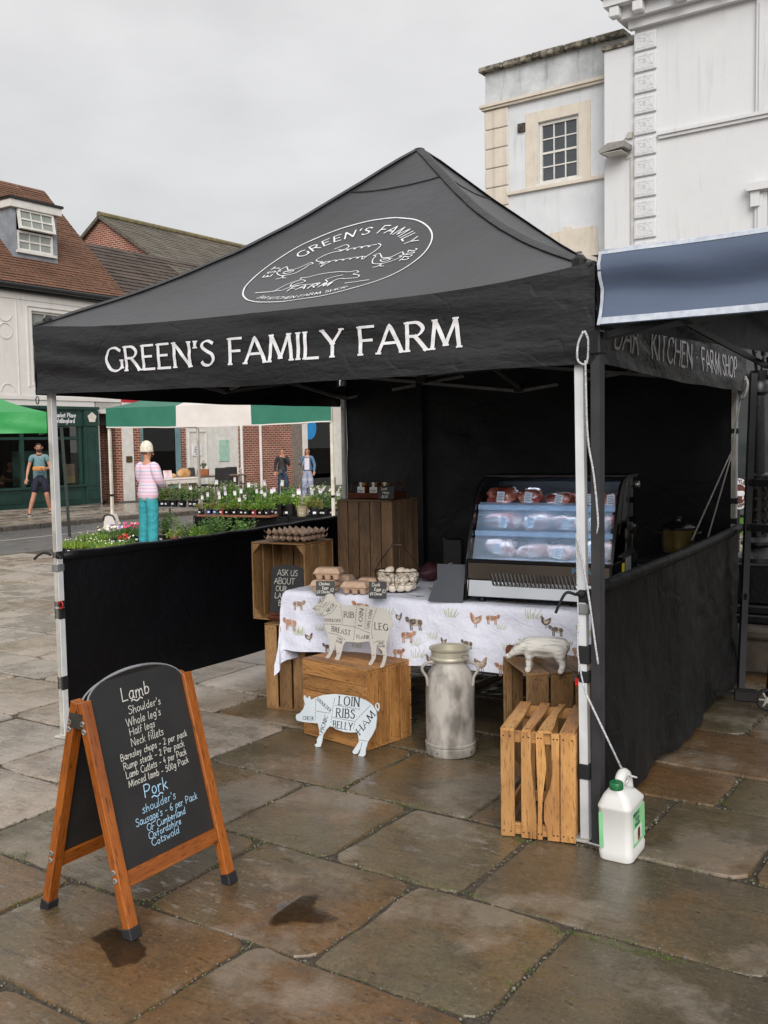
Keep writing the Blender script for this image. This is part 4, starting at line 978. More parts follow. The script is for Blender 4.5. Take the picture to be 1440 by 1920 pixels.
arc_text("EST", .365, .045, radians(178), True, 3.2, .0065)
arc_text("2022", .365, .045, radians(2), True, 2.2, .0065)
arc_text("BAR·KITCHEN·FARM SHOP", .435, .034, radians(270), False, 1.5, .0042)
st, w = text_strokes('FARM', .06, 3.0); ribbons(b, [(k, [(u, v-.30) for u, v in p]) for k, p in st], ef, .0078, step=.015)
for sgn in (-1, 1): ribbons(b, [('l', [(sgn*.19, -.272), (sgn*.31, -.268)])], ef, .007, step=.02)
def sk(pts, ox, oy, s, flip=1): ribbons(b, [('c', [tuple(q)[:2] for q in catmull([(ox+flip*x*s, oy+y*s, 0) for x, y in pts], 6)])], ef, .0052)
# sheep with looping fleece
cl = []
for i in range(26): cl.append((-1.2+i*.09+.12*sin(i*1.55), 1.0+.09*cos(i*1.55)))
sk(cl[4:], -.0, .08, .11); cl2 = [(x, y-1.25) for x, y in cl]; sk(cl2, .0, .09, .11)
sk([(-1.2, 1.1), (-.8, 1.45), (-.5, 1.2), (-.7, .9), (-1.1, .8), (-1.5, .55), (-1.7, .2), (-1.4, -.05), (-1.2, -.1), (-1.25, -.35)], .01, .09, .11)
sk([(1.1, 1.05), (1.35, .8), (1.3, .3), (1.15, -.1), (1.05, -.5), (.9, -.15)], .01, .09, .11); sk([(-1.0, -.2), (-.95, -.75), (-.8, -.3)], .01, .09, .11)
# pig
sk([(-1.6, -.9), (-1.4, -.3), (-1.0, .1), (-1.1, .35), (-.8, .3), (-.3, .52), (.4, .55), (1.0, .4), (1.3, .45), (1.5, .25), (1.35, .1), (1.7, -.1), (1.75, -.35), (1.3, -.35), (.9, -.3), (.7, -.85), (.55, -.5), (.35, -.25), (.6, 0), (.9, .1)], -.0, -.16, .125)
sk([(-1.5, -.85), (-1.2, -.9), (-.9, -.4), (-.6, -.2), (-.9, .05), (-1.15, -.25), (-1.0, -.6), (-.6, -.55), (-.1, -.62), (.25, -.55), (.3, -.9)], -.0, -.16, .125)
# two hens
for ox, fl_ in ((-.27, 1), (.27, -1)):
    sk([(-.9, .5), (-.7, .85), (-.45, .6), (-.2, .3), (.3, .35), (.6, .75), (.85, 1.1), (1.05, 1.05), (1.15, .9), (.95, .8), (.9, .3), (.6, -.3), (.1, -.5), (-.3, -.45), (-.75, -.1), (-.95, .2), (-.75, .3), (-1.0, .45), (-.85, .6)], ox, -.01, .085, fl_)
    sk([(-.4, .1), (0, .2), (.3, .05), (0, -.25), (-.35, -.1), (-.2, .08), (.1, .05)], ox, -.01, .085, fl_); sk([(0, -.5), (.05, -.85), (.3, -.9)], ox, -.01, .085, fl_); sk([(-.1, -.5), (-.1, -.85), (-.35, -.9)], ox, -.01, .085, fl_)
b.build('emblem', MT['print_white'], gz)
# frame: legs, feet, corner caps, scissor trusses, hub
LEGP = {'FL': (-2.985, .02), 'FR': (-.02, .0), 'BR': (-.02, 2.92), 'BL': (-2.98, 2.92)}
for k, (x, y) in LEGP.items():
    b = MB(); tx = x-.022 if k == 'FR' else x
    b.bar((x, y, .012), (tx, y, ZB+.2), .034, .034); 
    lg = b.build('leg', MT['white'], gz)
    b = MB(); b.box(x-.011, x+.011, y-.0215, y-.0175, .02, 1.86); 
    if k != 'FR': b.build('groove', MT['white_d'], lg)
    b = MB(); b.cbox(x-.04, x+.04, y-.04, y+.04, .0, .012, .003); b.build('foot_plate', MT['white_d'], lg)
    b = MB(); b.cbox(x-.03, x+.03, y-.03, y+.03, ZB+.08, ZB+.16, .006); b.build('slider', MT['black_plastic'], lg)
    b = MB(); b.lathe([(.028, ZT+.0), (.03, ZT+.03), (.018, ZT+.045)], 10, TR(tx, y, 0)); b.build('corner_cap', MT['black_plastic'], lg)
b = MB()
def scissor(p, q, zl, zh, w=.022):
    p, q = Vector(p), Vector(q)
    for i in range(2):
        a = p.lerp(q, i*.5); c = p.lerp(q, i*.5+.5); lo0, hi0 = (zl, zh)
        for s, (z0, z1) in enumerate(((zl, zh), (zh, zl))):
            off = (q-p).cross(Vector((0, 0, 1))).normalized()*(.014 if s else -.014)
            b.bar((a.x+off.x, a.y+off.y, z0), (c.x+off.x, c.y+off.y, z1), .012, w)
for p, q in ((('FL'), ('FR')), ('FR', 'BR'), ('BR', 'BL'), ('BL', 'FL')): scissor((*LEGP[p], 0), (*LEGP[q], 0), 1.93, 2.11)
mids = [((LEGP[p][0]+LEGP[q][0])/2, (LEGP[p][1]+LEGP[q][1])/2) for p, q in (('FL', 'FR'), ('FR', 'BR'), ('BR', 'BL'), ('BL', 'FL'))]
for (x, y) in mids:
    for s, (z0, z1) in enumerate(((1.95, 2.3), (2.10, 1.97))):
        n = Vector((CX-x, CY-y, 0)).cross(Vector((0, 0, 1))).normalized()*(.014 if s else -.014)
        b.bar((x+n.x, y+n.y, z0), (CX+n.x, CY+n.y, z1), .012, .022)
b.build('scissor_truss', MT['steel_bar'], gz)
b = MB(); b.bar((CX, CY, 1.93), (CX, CY, ZA-.05), .03); b.build('centre_post', MT['steel_bar'], gz)
b = MB(); b.cbox(-.028, .028, -.028, .028, -.025, .025, .005); jme = b.mesh('truss_joint', MT['black_plastic'])
for (x, y) in mids+[(CX, CY)]:
    for z in (1.95, 2.10): inst('truss_joint', jme, gz, (x, y, z))
# half walls and back wall
def lw(u, v):
    y = .03+2.84*u; z = .15+(.99-.15)*v
    return Vector((-2.99-.012*noise.noise(Vector((y*2, z*3, 0)))-.02*(1-v)*sin(y*2.3), y, z-.01*sin(pi*u)))
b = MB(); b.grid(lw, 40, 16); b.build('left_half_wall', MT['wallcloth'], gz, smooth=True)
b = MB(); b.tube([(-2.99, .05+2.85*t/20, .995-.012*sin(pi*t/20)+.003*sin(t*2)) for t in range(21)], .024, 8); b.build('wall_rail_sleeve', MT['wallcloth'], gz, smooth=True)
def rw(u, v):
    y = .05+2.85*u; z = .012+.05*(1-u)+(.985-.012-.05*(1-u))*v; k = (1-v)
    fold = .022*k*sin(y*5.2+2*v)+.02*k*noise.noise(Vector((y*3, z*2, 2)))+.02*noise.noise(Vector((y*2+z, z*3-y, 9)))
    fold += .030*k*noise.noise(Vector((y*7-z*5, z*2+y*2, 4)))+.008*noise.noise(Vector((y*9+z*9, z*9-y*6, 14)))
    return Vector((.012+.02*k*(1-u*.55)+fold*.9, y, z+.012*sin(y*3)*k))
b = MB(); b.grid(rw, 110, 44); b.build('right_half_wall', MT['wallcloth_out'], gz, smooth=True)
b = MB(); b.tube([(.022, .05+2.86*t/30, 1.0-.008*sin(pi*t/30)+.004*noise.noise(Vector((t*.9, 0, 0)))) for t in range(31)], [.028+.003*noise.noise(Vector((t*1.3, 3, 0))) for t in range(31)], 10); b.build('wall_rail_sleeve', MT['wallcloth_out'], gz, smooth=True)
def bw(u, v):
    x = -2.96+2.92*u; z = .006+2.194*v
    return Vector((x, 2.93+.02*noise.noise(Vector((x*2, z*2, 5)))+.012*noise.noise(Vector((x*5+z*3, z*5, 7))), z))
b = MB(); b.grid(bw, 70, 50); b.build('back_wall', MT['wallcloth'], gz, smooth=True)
b = MB(); b.box(-2.32, -2.27, 2.895, 2.905, .1, 2.1); b.build('zip_flap', MT['wallcloth'], gz)
# straps, toggles, ties
def strap(x, y, z, h, w=.045, m='black_strap'):
    b = MB(); b.cbox(x-w/2, x+w/2, y-w/2, y+w/2, z, z+h, .004); return b.build('strap', MT[m], gz)
for z, h in ((.985, .04), (.72, .035), (.655, .062), (.265, .075)): strap(-2.985, .02, z, h, .043)
for z, h in ((.95, .05), (.71, .07), (.635, .045), (.25, .06)): strap(-.02, 0, z, h, .05 if h > .05 else .045)
for z, h in ((1.6, .035), (1.15, .04), (1.02, .04)): strap(-.02, 2.92, z, h, .045)
MT['brk'] = mat('grey_bracket', '#77797b', '#5f6163', 9, .4)
for q in ((-3.01, -2.965, -.006, .046, .915, .955), (-.045, .0, -.026, .026, .905, .945)): b = MB(); b.cbox(*q, .003); b.build('bracket', MT['brk'], gz)
b = MB(); b.tube(catmull([(-3.005, -.005, 1.005), (-3.03, -.03, 1.02), (-3.06, -.05, 1.005), (-3.08, -.06, .985)], 5), .007, 6); b.tube(catmull([(-2.965, -.005, 1.0), (-2.93, -.03, 1.012), (-2.9, -.03, .995)], 5), .008, 6); b.build('tie', MT['black_strap'], gz, smooth=True)
b = MB(); b.tube(catmull([(-.05, -.02, .98), (-.08, -.05, .99), (-.105, -.06, .945), (-.12, -.06, .91)], 5), .006, 6); b.ball((-.03, -.026, .985), (.02, .012, .014)); b.build('tie', MT['black_strap'], gz, smooth=True)
b = MB(); b.tube([(-2.95+.016*cos(t*pi/8), -.004, .737+.018*sin(t*pi/8)) for t in range(-5, 9)], .005, 6); b.build('red_toggle', MT['red'], gz, smooth=True)
b = MB(); b.cbox(-.058, -.044, -.02, -.008, .618, .65, .003); b.build('red_toggle', MT['red'], gz)
b = MB(); b.cbox(-.05, -.03, -.022, .0, .65, .668, .002); b.build('toggle_clip', MT['black_plastic'], gz)
b = MB(); b.tube([(CX-HW-.02+.012*cos(t*pi/8), CY-HD+.02, 1.84+.02*sin(t*pi/8)) for t in range(16)], .003, 5, closed=True); b.build('ring', MT['black_plastic'], gz)
# white guy rope at the front right corner, tied down to the jug
JT = Vector((.892, 3.682, .322))
MT['rope'] = mat('white_rope', '#d9d9dc', '#8f9096', 180, .8, bstr=.7, bscale=400, bdist=.003)
rp = empty('guy_rope', W(0, -.03, 1.9), 0, 'thin white rope hanging from the gazebo corner down to the white jug', 'rope')
def rl(x, y, z): return W(x, y, z)-Vector(rp.location)
b = MB(); b.tube(catmull([rl(-.01, -.045, 1.99), rl(-.03, -.05, 1.94), rl(-.03, -.05, 1.88), rl(.0, -.04, 1.87), rl(.01, -.05, 1.95), rl(-.005, -.045, 1.99)], 6), .0045, 6)
b.tube(catmull([rl(-.005, -.04, 1.88), rl(.005, -.045, 1.6), rl(.03, -.05, 1.45), rl(.045, -.045, 1.28), rl(.04, -.04, 1.22)], 8), .0042, 6)
b.tube(catmull([rl(-.045, -.035, 1.22), rl(-.0, -.045, 1.03), rl(.035, -.05, .8), rl(.045, -.045, .72)], 6), .0042, 6)
b.tube([rl(.005, -.085, .62), JT-Vector(rp.location)], .0042, 6)
b.tube(catmull([rl(.005, -.085, .62), rl(-.03, -.06, .75), rl(-.04, -.03, .9), rl(-.045, -.035, 1.22)], 6), .003, 6)
b.build('rope_strand', MT['rope'], rp, smooth=True)
b = MB(); k0 = JT-Vector(rp.location); b.tube(catmull([k0, k0+Vector((-.012, .0, -.02)), k0+Vector((.0, -.01, -.05)), k0+Vector((.02, -.004, -.035)), k0+Vector((.012, .008, -.005)), k0], 5), .0045, 6)
b.tube(catmull([k0, k0+Vector((.03, -.005, -.02)), k0+Vector((.055, 0, -.03))], 5), .004, 6); b.build('knot', MT['rope'], rp, smooth=True)
rp2 = empty('back_guy_rope', W(-.02, 2.9, 1.9), 0, 'pale rope loop tied at the rear gazebo corner and slanting down to the half wall', 'rope')
def rl2(x, y, z): return W(x, y, z)-Vector(rp2.location)
b = MB(); b.tube([rl2(.02, 2.95, 1.9), rl2(-.02, 2.85, 1.5), rl2(-.12, 2.2, .98)], .005, 5); b.tube([rl2(.02, 2.95, 1.9), rl2(-.02, 2.8, 1.45), rl2(-.05, 2.3, .99)], .005, 5)
b.tube(catmull([rl2(.04, 2.93, 1.96), rl2(.06, 2.9, 1.9), rl2(.03, 2.9, 1.82), rl2(.0, 2.93, 1.9), rl2(.05, 2.92, 1.95)], 5), .009, 6); b.build('rope_strand', mat('pale_rope', '#a5a3a0', '#86847f', 60, .8), rp2, smooth=True)
# ------------------------------------------------------------------ crates
NAIL = MB(); NAIL.lathe([(.0035, 0), (.0035, .0012)], 6); NAIL_ME = NAIL.mesh('nail', MT['nail'])
_slat = {}
def slat_mesh(L_, w, t, m):
    k = (round(L_, 3), round(w, 3), round(t, 3), m)
    if k not in _slat:
        b = MB(); b.cbox(-L_/2, L_/2, -t/2, t/2, -w/2, w/2, .0018); _slat[k] = b.mesh('slat', MT[m])
    return _slat[k]
BAS = {  # basis columns for slats: (length, thickness, width)
 'Fh': ((1, 0, 0), (0, 1, 0), (0, 0, 1)), 'Fv': ((0, 0, 1), (0, 1, 0), (-1, 0, 0)), 'Lh': ((0, 1, 0), (-1, 0, 0), (0, 0, 1)), 'Lv': ((0, 0, 1), (1, 0, 0), (0, 1, 0)),
 'Tx': ((1, 0, 0), (0, 0, -1), (0, 1, 0)), 'Ty': ((0, 1, 0), (0, 0, 1), (1, 0, 0))}
def crate(name, label, loc, rz, Wd, D, H, m, faces, post='z', t=.009, ps=.026, gap=.008, group='wooden apple crates', skip_post=()):
    c = empty(name, loc, rz, label, 'crate', group)
    nails = MB(); r = random.Random(label)
    z0 = t if 'U' in faces else 0; z1 = H-t if 'T' in faces else H
    for f, spec in faces.items():
        d, n = spec[0], spec[1]; g = spec[2] if len(spec) > 2 else gap
        if f in 'FB':
            y = t/2 if f == 'F' else D-t/2; y += 0
            if d == 'v':
                w = (Wd-g*(n-1))/n
                for i in range(n): place(c, slat_mesh(z1-z0-.002, w, t, m), 'Fv', (w/2+i*(w+g), y, (z0+z1)/2), r); 
            else:
                w = (z1-z0-g*(n-1))/n
                for i in range(n): place(c, slat_mesh(Wd, w, t, m), 'Fh', (Wd/2, y, z0+w/2+i*(w+g)), r)
            if f == 'F':
                xs = [(Wd/n*(i+.5)+q) for i in range(n) for q in (-.012, .012)] if d == 'v' else [.014, Wd-.014]
                zs = [z0+.018, z1-.018] if d == 'v' else [z0+(z1-z0)/n*(i+.5)+q for i in range(n) for q in (-.015, .015)]
                for x in xs:
                    for z in zs: nails.ball((x+r.uniform(-.004, .004), -.0006, z+r.uniform(-.004, .004)), (.0034, .0012, .0034), 6, 4)
        elif f in 'LR':
            x = t/2 if f == 'L' else Wd-t/2
            y0 = t if 'F' in faces else 0; y1 = D-t if 'B' in faces else D
            if d == 'v':
                w = (y1-y0-g*(n-1))/n
                for i in range(n): place(c, slat_mesh(z1-z0-.002, w, t, m), 'Lv', (x, y0+w/2+i*(w+g), (z0+z1)/2), r)
            else:
                w = (z1-z0-g*(n-1))/n
                for i in range(n): place(c, slat_mesh(y1-y0, w, t, m), 'Lh', (x, (y0+y1)/2, z0+w/2+i*(w+g)), r)
            if f == 'R':
                ys = [y0+(y1-y0)/n*(i+.5)+q for i in range(n) for q in (-.012, .012)] if d == 'v' else [y0+.014, y1-.014]
                zs = [z0+.018, z1-.018] if d == 'v' else [z0+(z1-z0)/n*(i+.5)+q for i in range(n) for q in (-.015, .015)]
                for y in ys:
                    for z in zs: nails.ball((Wd+.0006, y, z+r.uniform(-.004, .004)), (.0012, .0034, .0034), 6, 4)
        else:
            z = H-t/2 if f == 'T' else t/2
            if d == 'x':
                w = (D-g*(n-1))/n
                for i in range(n): place(c, slat_mesh(Wd, w, t, m), 'Tx', (Wd/2, w/2+i*(w+g), z), r)
            else:
                w = (Wd-g*(n-1))/n
                for i in range(n): place(c, slat_mesh(D, w, t, m), 'Ty', (w/2+i*(w+g), D/2, z), r)
            if f == 'T':
                for i in range(n):
                    for q in (-.012, .012):
                        for e in (.014, (Wd if d == 'x' else D)-.014):
                            p = (e, w/2+i*(w+g)+q, H+.0006) if d == 'x' else (w/2+i*(w+g)+q, e, H+.0006)
                            nails.ball(p, (.0034, .0034, .0012), 6, 4)
    e = t+.0006
    for i, (x, y) in enumerate(((e, e), (Wd-e-ps, e), (Wd-e-ps, D-e-ps), (e, D-e-ps))):
        if i in skip_post or post != 'z': continue
        b = MB(); b.cbox(-(z1-z0)/2+.002, (z1-z0)/2-.002, -ps/2, ps/2, -ps/2, ps/2, .002); o = b.build('corner_post', MT[m], c)
        o.matrix_local = basis((x+ps/2, y+ps/2, (z0+z1)/2), *BAS['Fv'])
    if nails.v: nails.build('nails', MT['nail'], c)['kind'] = 'stuff'
    return c
def place(c, me, bas, p, r, tw=.006):
    o = inst('slat', me, c); M = basis(p, *BAS[bas]); o.matrix_local = M @ RY(r.uniform(-tw, tw)) @ TR(0, 0, 0)
def gussets(c, Wd, D, H, m, y=.0005):
    """triangular corner braces of an open face"""
    for sx, sz in ((0, 0), (1, 0), (0, 1), (1, 1)):
        b = MB(); X = .011 if sx == 0 else Wd-.011; Z = .011 if sz == 0 else H-.011; q = 1 if sx == 0 else -1; k = 1 if sz == 0 else -1
        b.prism([(X, Z), (X+q*.05, Z), (X, Z+k*.06)], -.0, .022, T=Matrix(((1, 0, 0, 0), (0, 0, 1, y+.002), (0, 1, 0, 0), (0, 0, 0, 1)))); b.build('corner_brace', MT[m], c)
V3 = Vector
lowc = crate('wooden_crate', 'brown slatted crate standing on end under the open crate, left of the table', (-.727, 5.848, 0), radians(-24), .27, .31, .515, 'wood_mid',
      {'F': ('v', 3, .014), 'B': ('v', 4), 'L': ('v', 4), 'R': ('v', 3), 'T': ('x', 3), 'U': ('x', 3)})
openc = crate('wooden_crate', 'open brown crate on its end holding the arched chalk sign, egg trays on top', (-.815, 6.0, .516), radians(-28), .385, .33, .475, 'wood_mid',
      {'B': ('v', 4, .01), 'L': ('v', 3, .012), 'R': ('v', 4, .006), 'T': ('x', 2, .006), 'U': ('x', 3, .006)}, skip_post=(0, 1, 2, 3))
gussets(openc, .385, .33, .475, 'wood_mid')
darkc = crate('wooden_crate', 'tall dark brown slatted crate on the table carrying the honey basket', tuple(W(-2.106, 1.45, .7445)), GA, .39, .33, .49, 'wood_dark',
      {'F': ('v', 5, .006), 'B': ('v', 5), 'L': ('v', 4), 'R': ('v', 4, .006), 'T': ('x', 4, .006), 'U': ('x', 4)})
boxc = crate('wooden_crate', 'orange planked crate on the flagstones with the lamb cuts board on top', (-.459, 5.309, 0), radians(-42.7), .484, .345, .42, 'wood_orange',
      {'F': ('h', 5, .003), 'B': ('h', 5), 'L': ('v', 4), 'R': ('v', 4, .006), 'T': ('x', 4, .004), 'U': ('x', 4)})
pigc = crate('wooden_crate', 'brown crate with an open left end carrying the white pig statue', (.635, 4.425, 0), radians(9), .46, .385, .52, 'wood_mid',
      {'F': ('v', 4, .012), 'B': ('v', 4, .02), 'R': ('v', 3), 'T': ('y', 4, .005), 'U': ('x', 3)})
b = MB(); b.cbox(-.20, .20, -.006, .006, -.02, .02, .002); 
for z in (.03,): o = b.build('batten', MT['wood_mid'], pigc); o.matrix_local = basis((.007, .195, z), *BAS['Lh'])
# the front crate: pale, widely gapped and with wany edges
fc = empty('wooden_crate', (.449, 3.865, 0), radians(-18.6), 'pale orange crate with wavy gapped slats in front of the gazebo leg', 'crate', 'wooden apple crates')
XZ = Matrix(((0, -1, 0, 0), (0, 0, 1, 0), (1, 0, 0, 0), (0, 0, 0, 1)))
def wany(name, pts, mtx, t=.009, m='wood_pale'):
    b = MB(); b.prism(pts, -t/2, t/2, T=None); o = b.build(name, MT[m], fc); o.matrix_local = mtx; return o
# outlines as (x across, z up) -> local X must run along the grain (up)
def fslat(pts): wany('slat', [(z, -x) for x, z in pts], basis((0, .0045, 0), (0, 0, 1), (-1, 0, 0), (0, -1, 0)) @ Matrix.Identity(4))
FH = .431
fslat([(.0, .0), (.056, .002), (.055, .2), (.056, FH), (.001, FH)])
fslat([(.083, .0), (.142, .0), (.142, .09), (.138, .16), (.128, .24), (.121, .32), (.122, FH), (.083, FH)])
fslat([(.147, .0), (.166, .0), (.164, .1), (.168, .18), (.176, .24), (.183, .29), (.180, .34), (.171, FH), (.141, FH), (.144, .3), (.15, .15)])
fslat([(.188, .0), (.234, .0), (.234, FH), (.203, FH), (.204, .33), (.207, .27), (.199, .22), (.184, .18), (.174, .15), (.173, .08), (.186, .04)])
fslat([(.238, .0), (.297, .0), (.298, FH), (.239, FH)])
def tslat(pts): wany('slat', [(y, x) for x, y in pts], basis((0, 0, .4355), (0, 1, 0), (1, 0, 0), (0, 0, 1)))
TD = .42
tslat([(.0, .0), (.055, .0), (.058, .2), (.050, TD), (.004, TD)]); tslat([(.088, 0), (.122, 0), (.128, .12), (.136, .3), (.132, TD), (.092, TD)])
tslat([(.150, 0), (.204, 0), (.2, .12), (.19, .25), (.2, TD), (.172, TD), (.16, .26), (.152, .12)]); tslat([(.236, 0), (.294, 0), (.294, TD), (.236, TD)])
for nm, bas, p, L_, w, tt in (('batten', 'Fh', (.149, .022, .405), .29, .045, .02), ('batten', 'Fh', (.149, .022, .03), .29, .045, .02), ('batten', 'Fh', (.149, .4, .405), .29, .045, .02), ('batten', 'Fh', (.149, .4, .03), .29, .045, .02),
                        ('slat', 'Lv', (.2925, .08, .215), .42, .06, .009), ('slat', 'Lv', (.2925, .17, .215), .42, .06, .009), ('slat', 'Lv', (.2925, .28, .215), .42, .06, .009), ('slat', 'Lv', (.2925, .37, .215), .42, .06, .009),
                        ('slat', 'Fv', (.04, .416, .215), .42, .055, .009), ('slat', 'Fv', (.14, .416, .215), .42, .055, .009), ('slat', 'Fv', (.25, .416, .215), .42, .055, .009),
                        ('slat', 'Lh', (.008, .22, .40), .34, .06, .009), ('slat', 'Lh', (.008, .22, .05), .34, .06, .009)):
    o = inst(nm, slat_mesh(L_, w, tt, 'wood_pale'), fc); o.matrix_local = basis(p, *BAS[bas])
b = MB()
for x in (.012, .04, .092, .112, .15, .163, .212, .226, .25, .284):
    for z in (.022, .41): b.ball((x, -.0006, z), (.0034, .0012, .0034), 6, 4)
for x in (.012, .04, .1, .115, .165, .19, .25, .28):
    for y in (.02, .4): b.ball((x, y, .4406), (.0034, .0034, .0012), 6, 4)
b.build('nails', MT['nail'], fc)['kind'] = 'stuff'
# ------------------------------------------------------------------ table and printed cloth
TX0, TX1, TY0, TY1, TZ = -2.12, -.29, .95, 1.80, .74
tb = empty('folding_table', W(0, 0, 0), GA, 'folding trestle table under the printed white cloth', 'table')
b = MB(); b.cbox(TX0+.01, TX1-.01, TY0+.015, TY1, TZ-.04, TZ-.006, .006); b.build('tabletop', MT['white_d'], tb)
for x in (TX0+.2, TX1-.2):
    for y in (TY0+.12, TY1-.1):
        b = MB(); b.tube([(x, y, 0), (x, y, TZ-.045)], .014, 8); b.build('leg', MT['grey_leg'], tb)
LX = TX1-TX0
def cloth(a, bb, lift=0.0):
    """a along the table (0..LX), bb from the front edge inwards; beyond the edges it hangs"""
    ex = max(0.0, -a) if a < 0 else (max(0.0, a-LX)); sx = -1 if a < 0 else 1; ey = max(0.0, -bb)
    x = min(max(a, 0), LX); y = max(bb, 0); r = .03
    def hang(e):
        if e < r*1.57: return r*sin(e/r), r*(1-cos(e/r))
        return r, r+(e-r*1.57)
    ox, dx = hang(ex); oy, dy = hang(ey); drop = max(dx, dy) + .25*min(dx, dy)
    q = Vector((a*1.6, bb*1.6, 3.3))
    fold = .018*noise.noise(q)+.010*noise.noise(q*2.7)
    flare = .12*min(dx, dy)
    X = x + sx*(ox+flare+(-.04*dx if ex else 0)); Y = y-(oy+flare*.7)
    if ey: Y -= dy*(.05+.10*noise.noise(Vector((a*3.2, 0, 8)))+.05*sin(a*11+noise.noise(Vector((a*2, 1, 0)))*4))+(fold+.012*noise.noise(Vector((a*2.2+bb*2, bb*13, 2)))+.007*noise.noise(Vector((a*9, bb*16+a*5, 7))))*min(1, dy*8)
    if ex: X += sx*dx*(.0+.18*noise.noise(Vector((bb*4, 0, 2))))
    z = TZ-drop+(.004*noise.noise(q*3)+.003*noise.noise(q*8) if drop < .02 else 0)+.035*noise.noise(Vector((a*2.2, 4, 0)))*min(1, drop*3)
    n = Vector((sx*(1 if ex and dx > dy else 0), -(1 if ey and dy >= dx else 0), 0))
    if drop < .02: n = Vector((0, 0, 1))
    p = Vector((TX0+X, TY0+Y, z)) + n*lift
    return p
MT['cloth'] = fabric('printed_cotton', '#d3d6e6', '#dee0ee', .8, .6, 4, .2)
cl = empty('tablecloth', W(0, 0, 0), GA, 'white cloth printed with farm animals and grass tufts over the table', 'tablecloth')
OH, OHX = .365, .43
b = MB(); b.grid(lambda u, v: cloth(-OHX+(LX+OHX+.1)*u, -OH+(TY1-TY0+OH)*v), 150, 70); b.build('cloth_sheet', MT['cloth'], cl, smooth=True)
PB = {'brown': mat('print_brown', '#6b5040', '#b39f90', 90, .8), 'dark': mat('print_black', '#2a2321', '#8a7d76', 90, .8), 'rust': mat('print_rust', '#8f5a40', '#c29a84', 80, .8), 'fawn': mat('print_fawn', '#a08e79', '#d2c9bd', 110, .8), 'grass': mat('print_grass', '#a0a882', '#c6caae', 60, .8)}
def blob(b, a, q, pts, s, rot=0, flip=1, lift=.0016):
    loop = catmull([(x, y, 0) for x, y in pts], 4, True); c0, s0 = cos(rot), sin(rot)
    P = [(a+flip*(p.x*c0-p.y*s0)*s, q+(p.x*s0+p.y*c0)*s) for p in loop]
    cx, cy = sum(p[0] for p in P)/len(P), sum(p[1] for p in P)/len(P)
    n = len(P); vs = [cloth(cx, cy, lift)] + [cloth((x+cx)/2, (y+cy)/2, lift) for x, y in P] + [cloth(x, y, lift) for x, y in P]
    fs = [(0, 1+i, 1+(i+1) % n) for i in range(n)] + [(1+i, 1+n+i, 1+n+(i+1) % n, 1+(i+1) % n) for i in range(n)]
    b.add(vs, fs)
def strokes_on(b, a, q, lines, s, w, lift=.0018, rot=0):
    c0, s0 = cos(rot), sin(rot)
    for ln in lines:
        ribbons(b, [('l', [(a+(x*c0-y*s0)*s, q+(x*s0+y*c0)*s) for x, y in ln])], lambda u, v, l: cloth(u, v, l), w, step=.01, lift=lift)
BODY = [(-1, .3), (-.6, .55), (0, .5), (.6, .55), (1, .35), (1.05, -.2), (.6, -.35), (0, -.4), (-.6, -.35), (-1.05, -.1)]
HEN = [(-.9, .7), (-.6, .3), (-.1, .2), (.3, .5), (.5, .9), (.75, .85), (.7, .45), (.6, -.1), (.1, -.55), (-.5, -.4), (-.85, 0)]
HEADP = [(-.3, .25), (.1, .35), (.35, .1), (.25, -.3), (-.05, -.35), (-.25, -.05)]
bs = {k: MB() for k in PB}; rr = random.Random(11)
def cow(a, q, s, c1='dark', flip=1):
    blob(bs['fawn'], a, q, BODY, s, 0, flip); blob(bs[c1], a-.35*s*flip, q+.1*s, [(x*.5, y*.8) for x, y in BODY], s, .1, flip, .0022); blob(bs[c1], a+.7*s*flip, q+.05*s, [(x*.3, y*.7) for x, y in BODY], s, 0, flip, .0022)
    blob(bs[c1], a-1.25*s*flip, q+.45*s, HEADP, s, 0, flip, .0024)
    strokes_on(bs[c1], a, q, [[(x, -.3), (x+.05, -.95)] for x in (-.75, -.5, .55, .8)], s, s*.16)
def hen(a, q, s, c1='brown', flip=1):
    blob(bs[c1], a, q, HEN, s, 0, flip); blob(bs['fawn'], a-.1*s*flip, q-.05*s, [(x*.5, y*.5) for x, y in HEN], s, 0, flip, .0023); strokes_on(bs['dark'], a, q, [[(.0, -.5), (.05, -1)], [(.2, -.45), (.3, -.95)]], s, s*.08)
def grass(a, q, s):
    strokes_on(bs['grass'], a, q, [[(x, 0), (x*1.6+.1, .6+.5*abs(sin(x*9)))] for x in (-.6, -.4, -.2, 0, .15, .35, .55, .7)], s, s*.09)
sp = 0
for row, q in enumerate((-.10, -.20, -.30, .14, .34)):
    a = .08+(row % 2)*.11-.3*(row == 1)
    while a < LX:
        k = sp % 5; s = rr.uniform(.026, .042); qq = q+rr.uniform(-.045, .045); fl_ = rr.choice((1, -1)); aa = a
        if k == 0: cow(aa, qq, s, rr.choice(('dark', 'brown')), fl_)
        elif k == 1: grass(aa, qq-.02, s*1.2)
        elif k == 2: hen(aa, qq, s*1.0, rr.choice(('brown', 'rust', 'dark')), fl_)
        elif k == 3: cow(aa, qq, s*1.1, 'rust', fl_); grass(aa+.05, qq-.05, s)
        else: grass(aa, qq, s*1.1); hen(aa+.07, qq-.01, s*.8, 'dark', fl_)
        sp += 1; a += rr.uniform(.09, .22)
for a, q, k in ((-.12, .1, 0), (-.2, .35, 1), (-.3, .2, 2), (-.25, .02, 1), (-.12, .5, 2), (-.33, .45, 0), (-.3, -.05, 2)):
    (cow(a, q, .034, 'rust') if k == 0 else grass(a, q, .045) if k == 1 else hen(a, q, .034, 'brown'))
for k, b in bs.items():
    if b.v: b.build('animal_print', PB[k], cl)['kind'] = 'stuff'
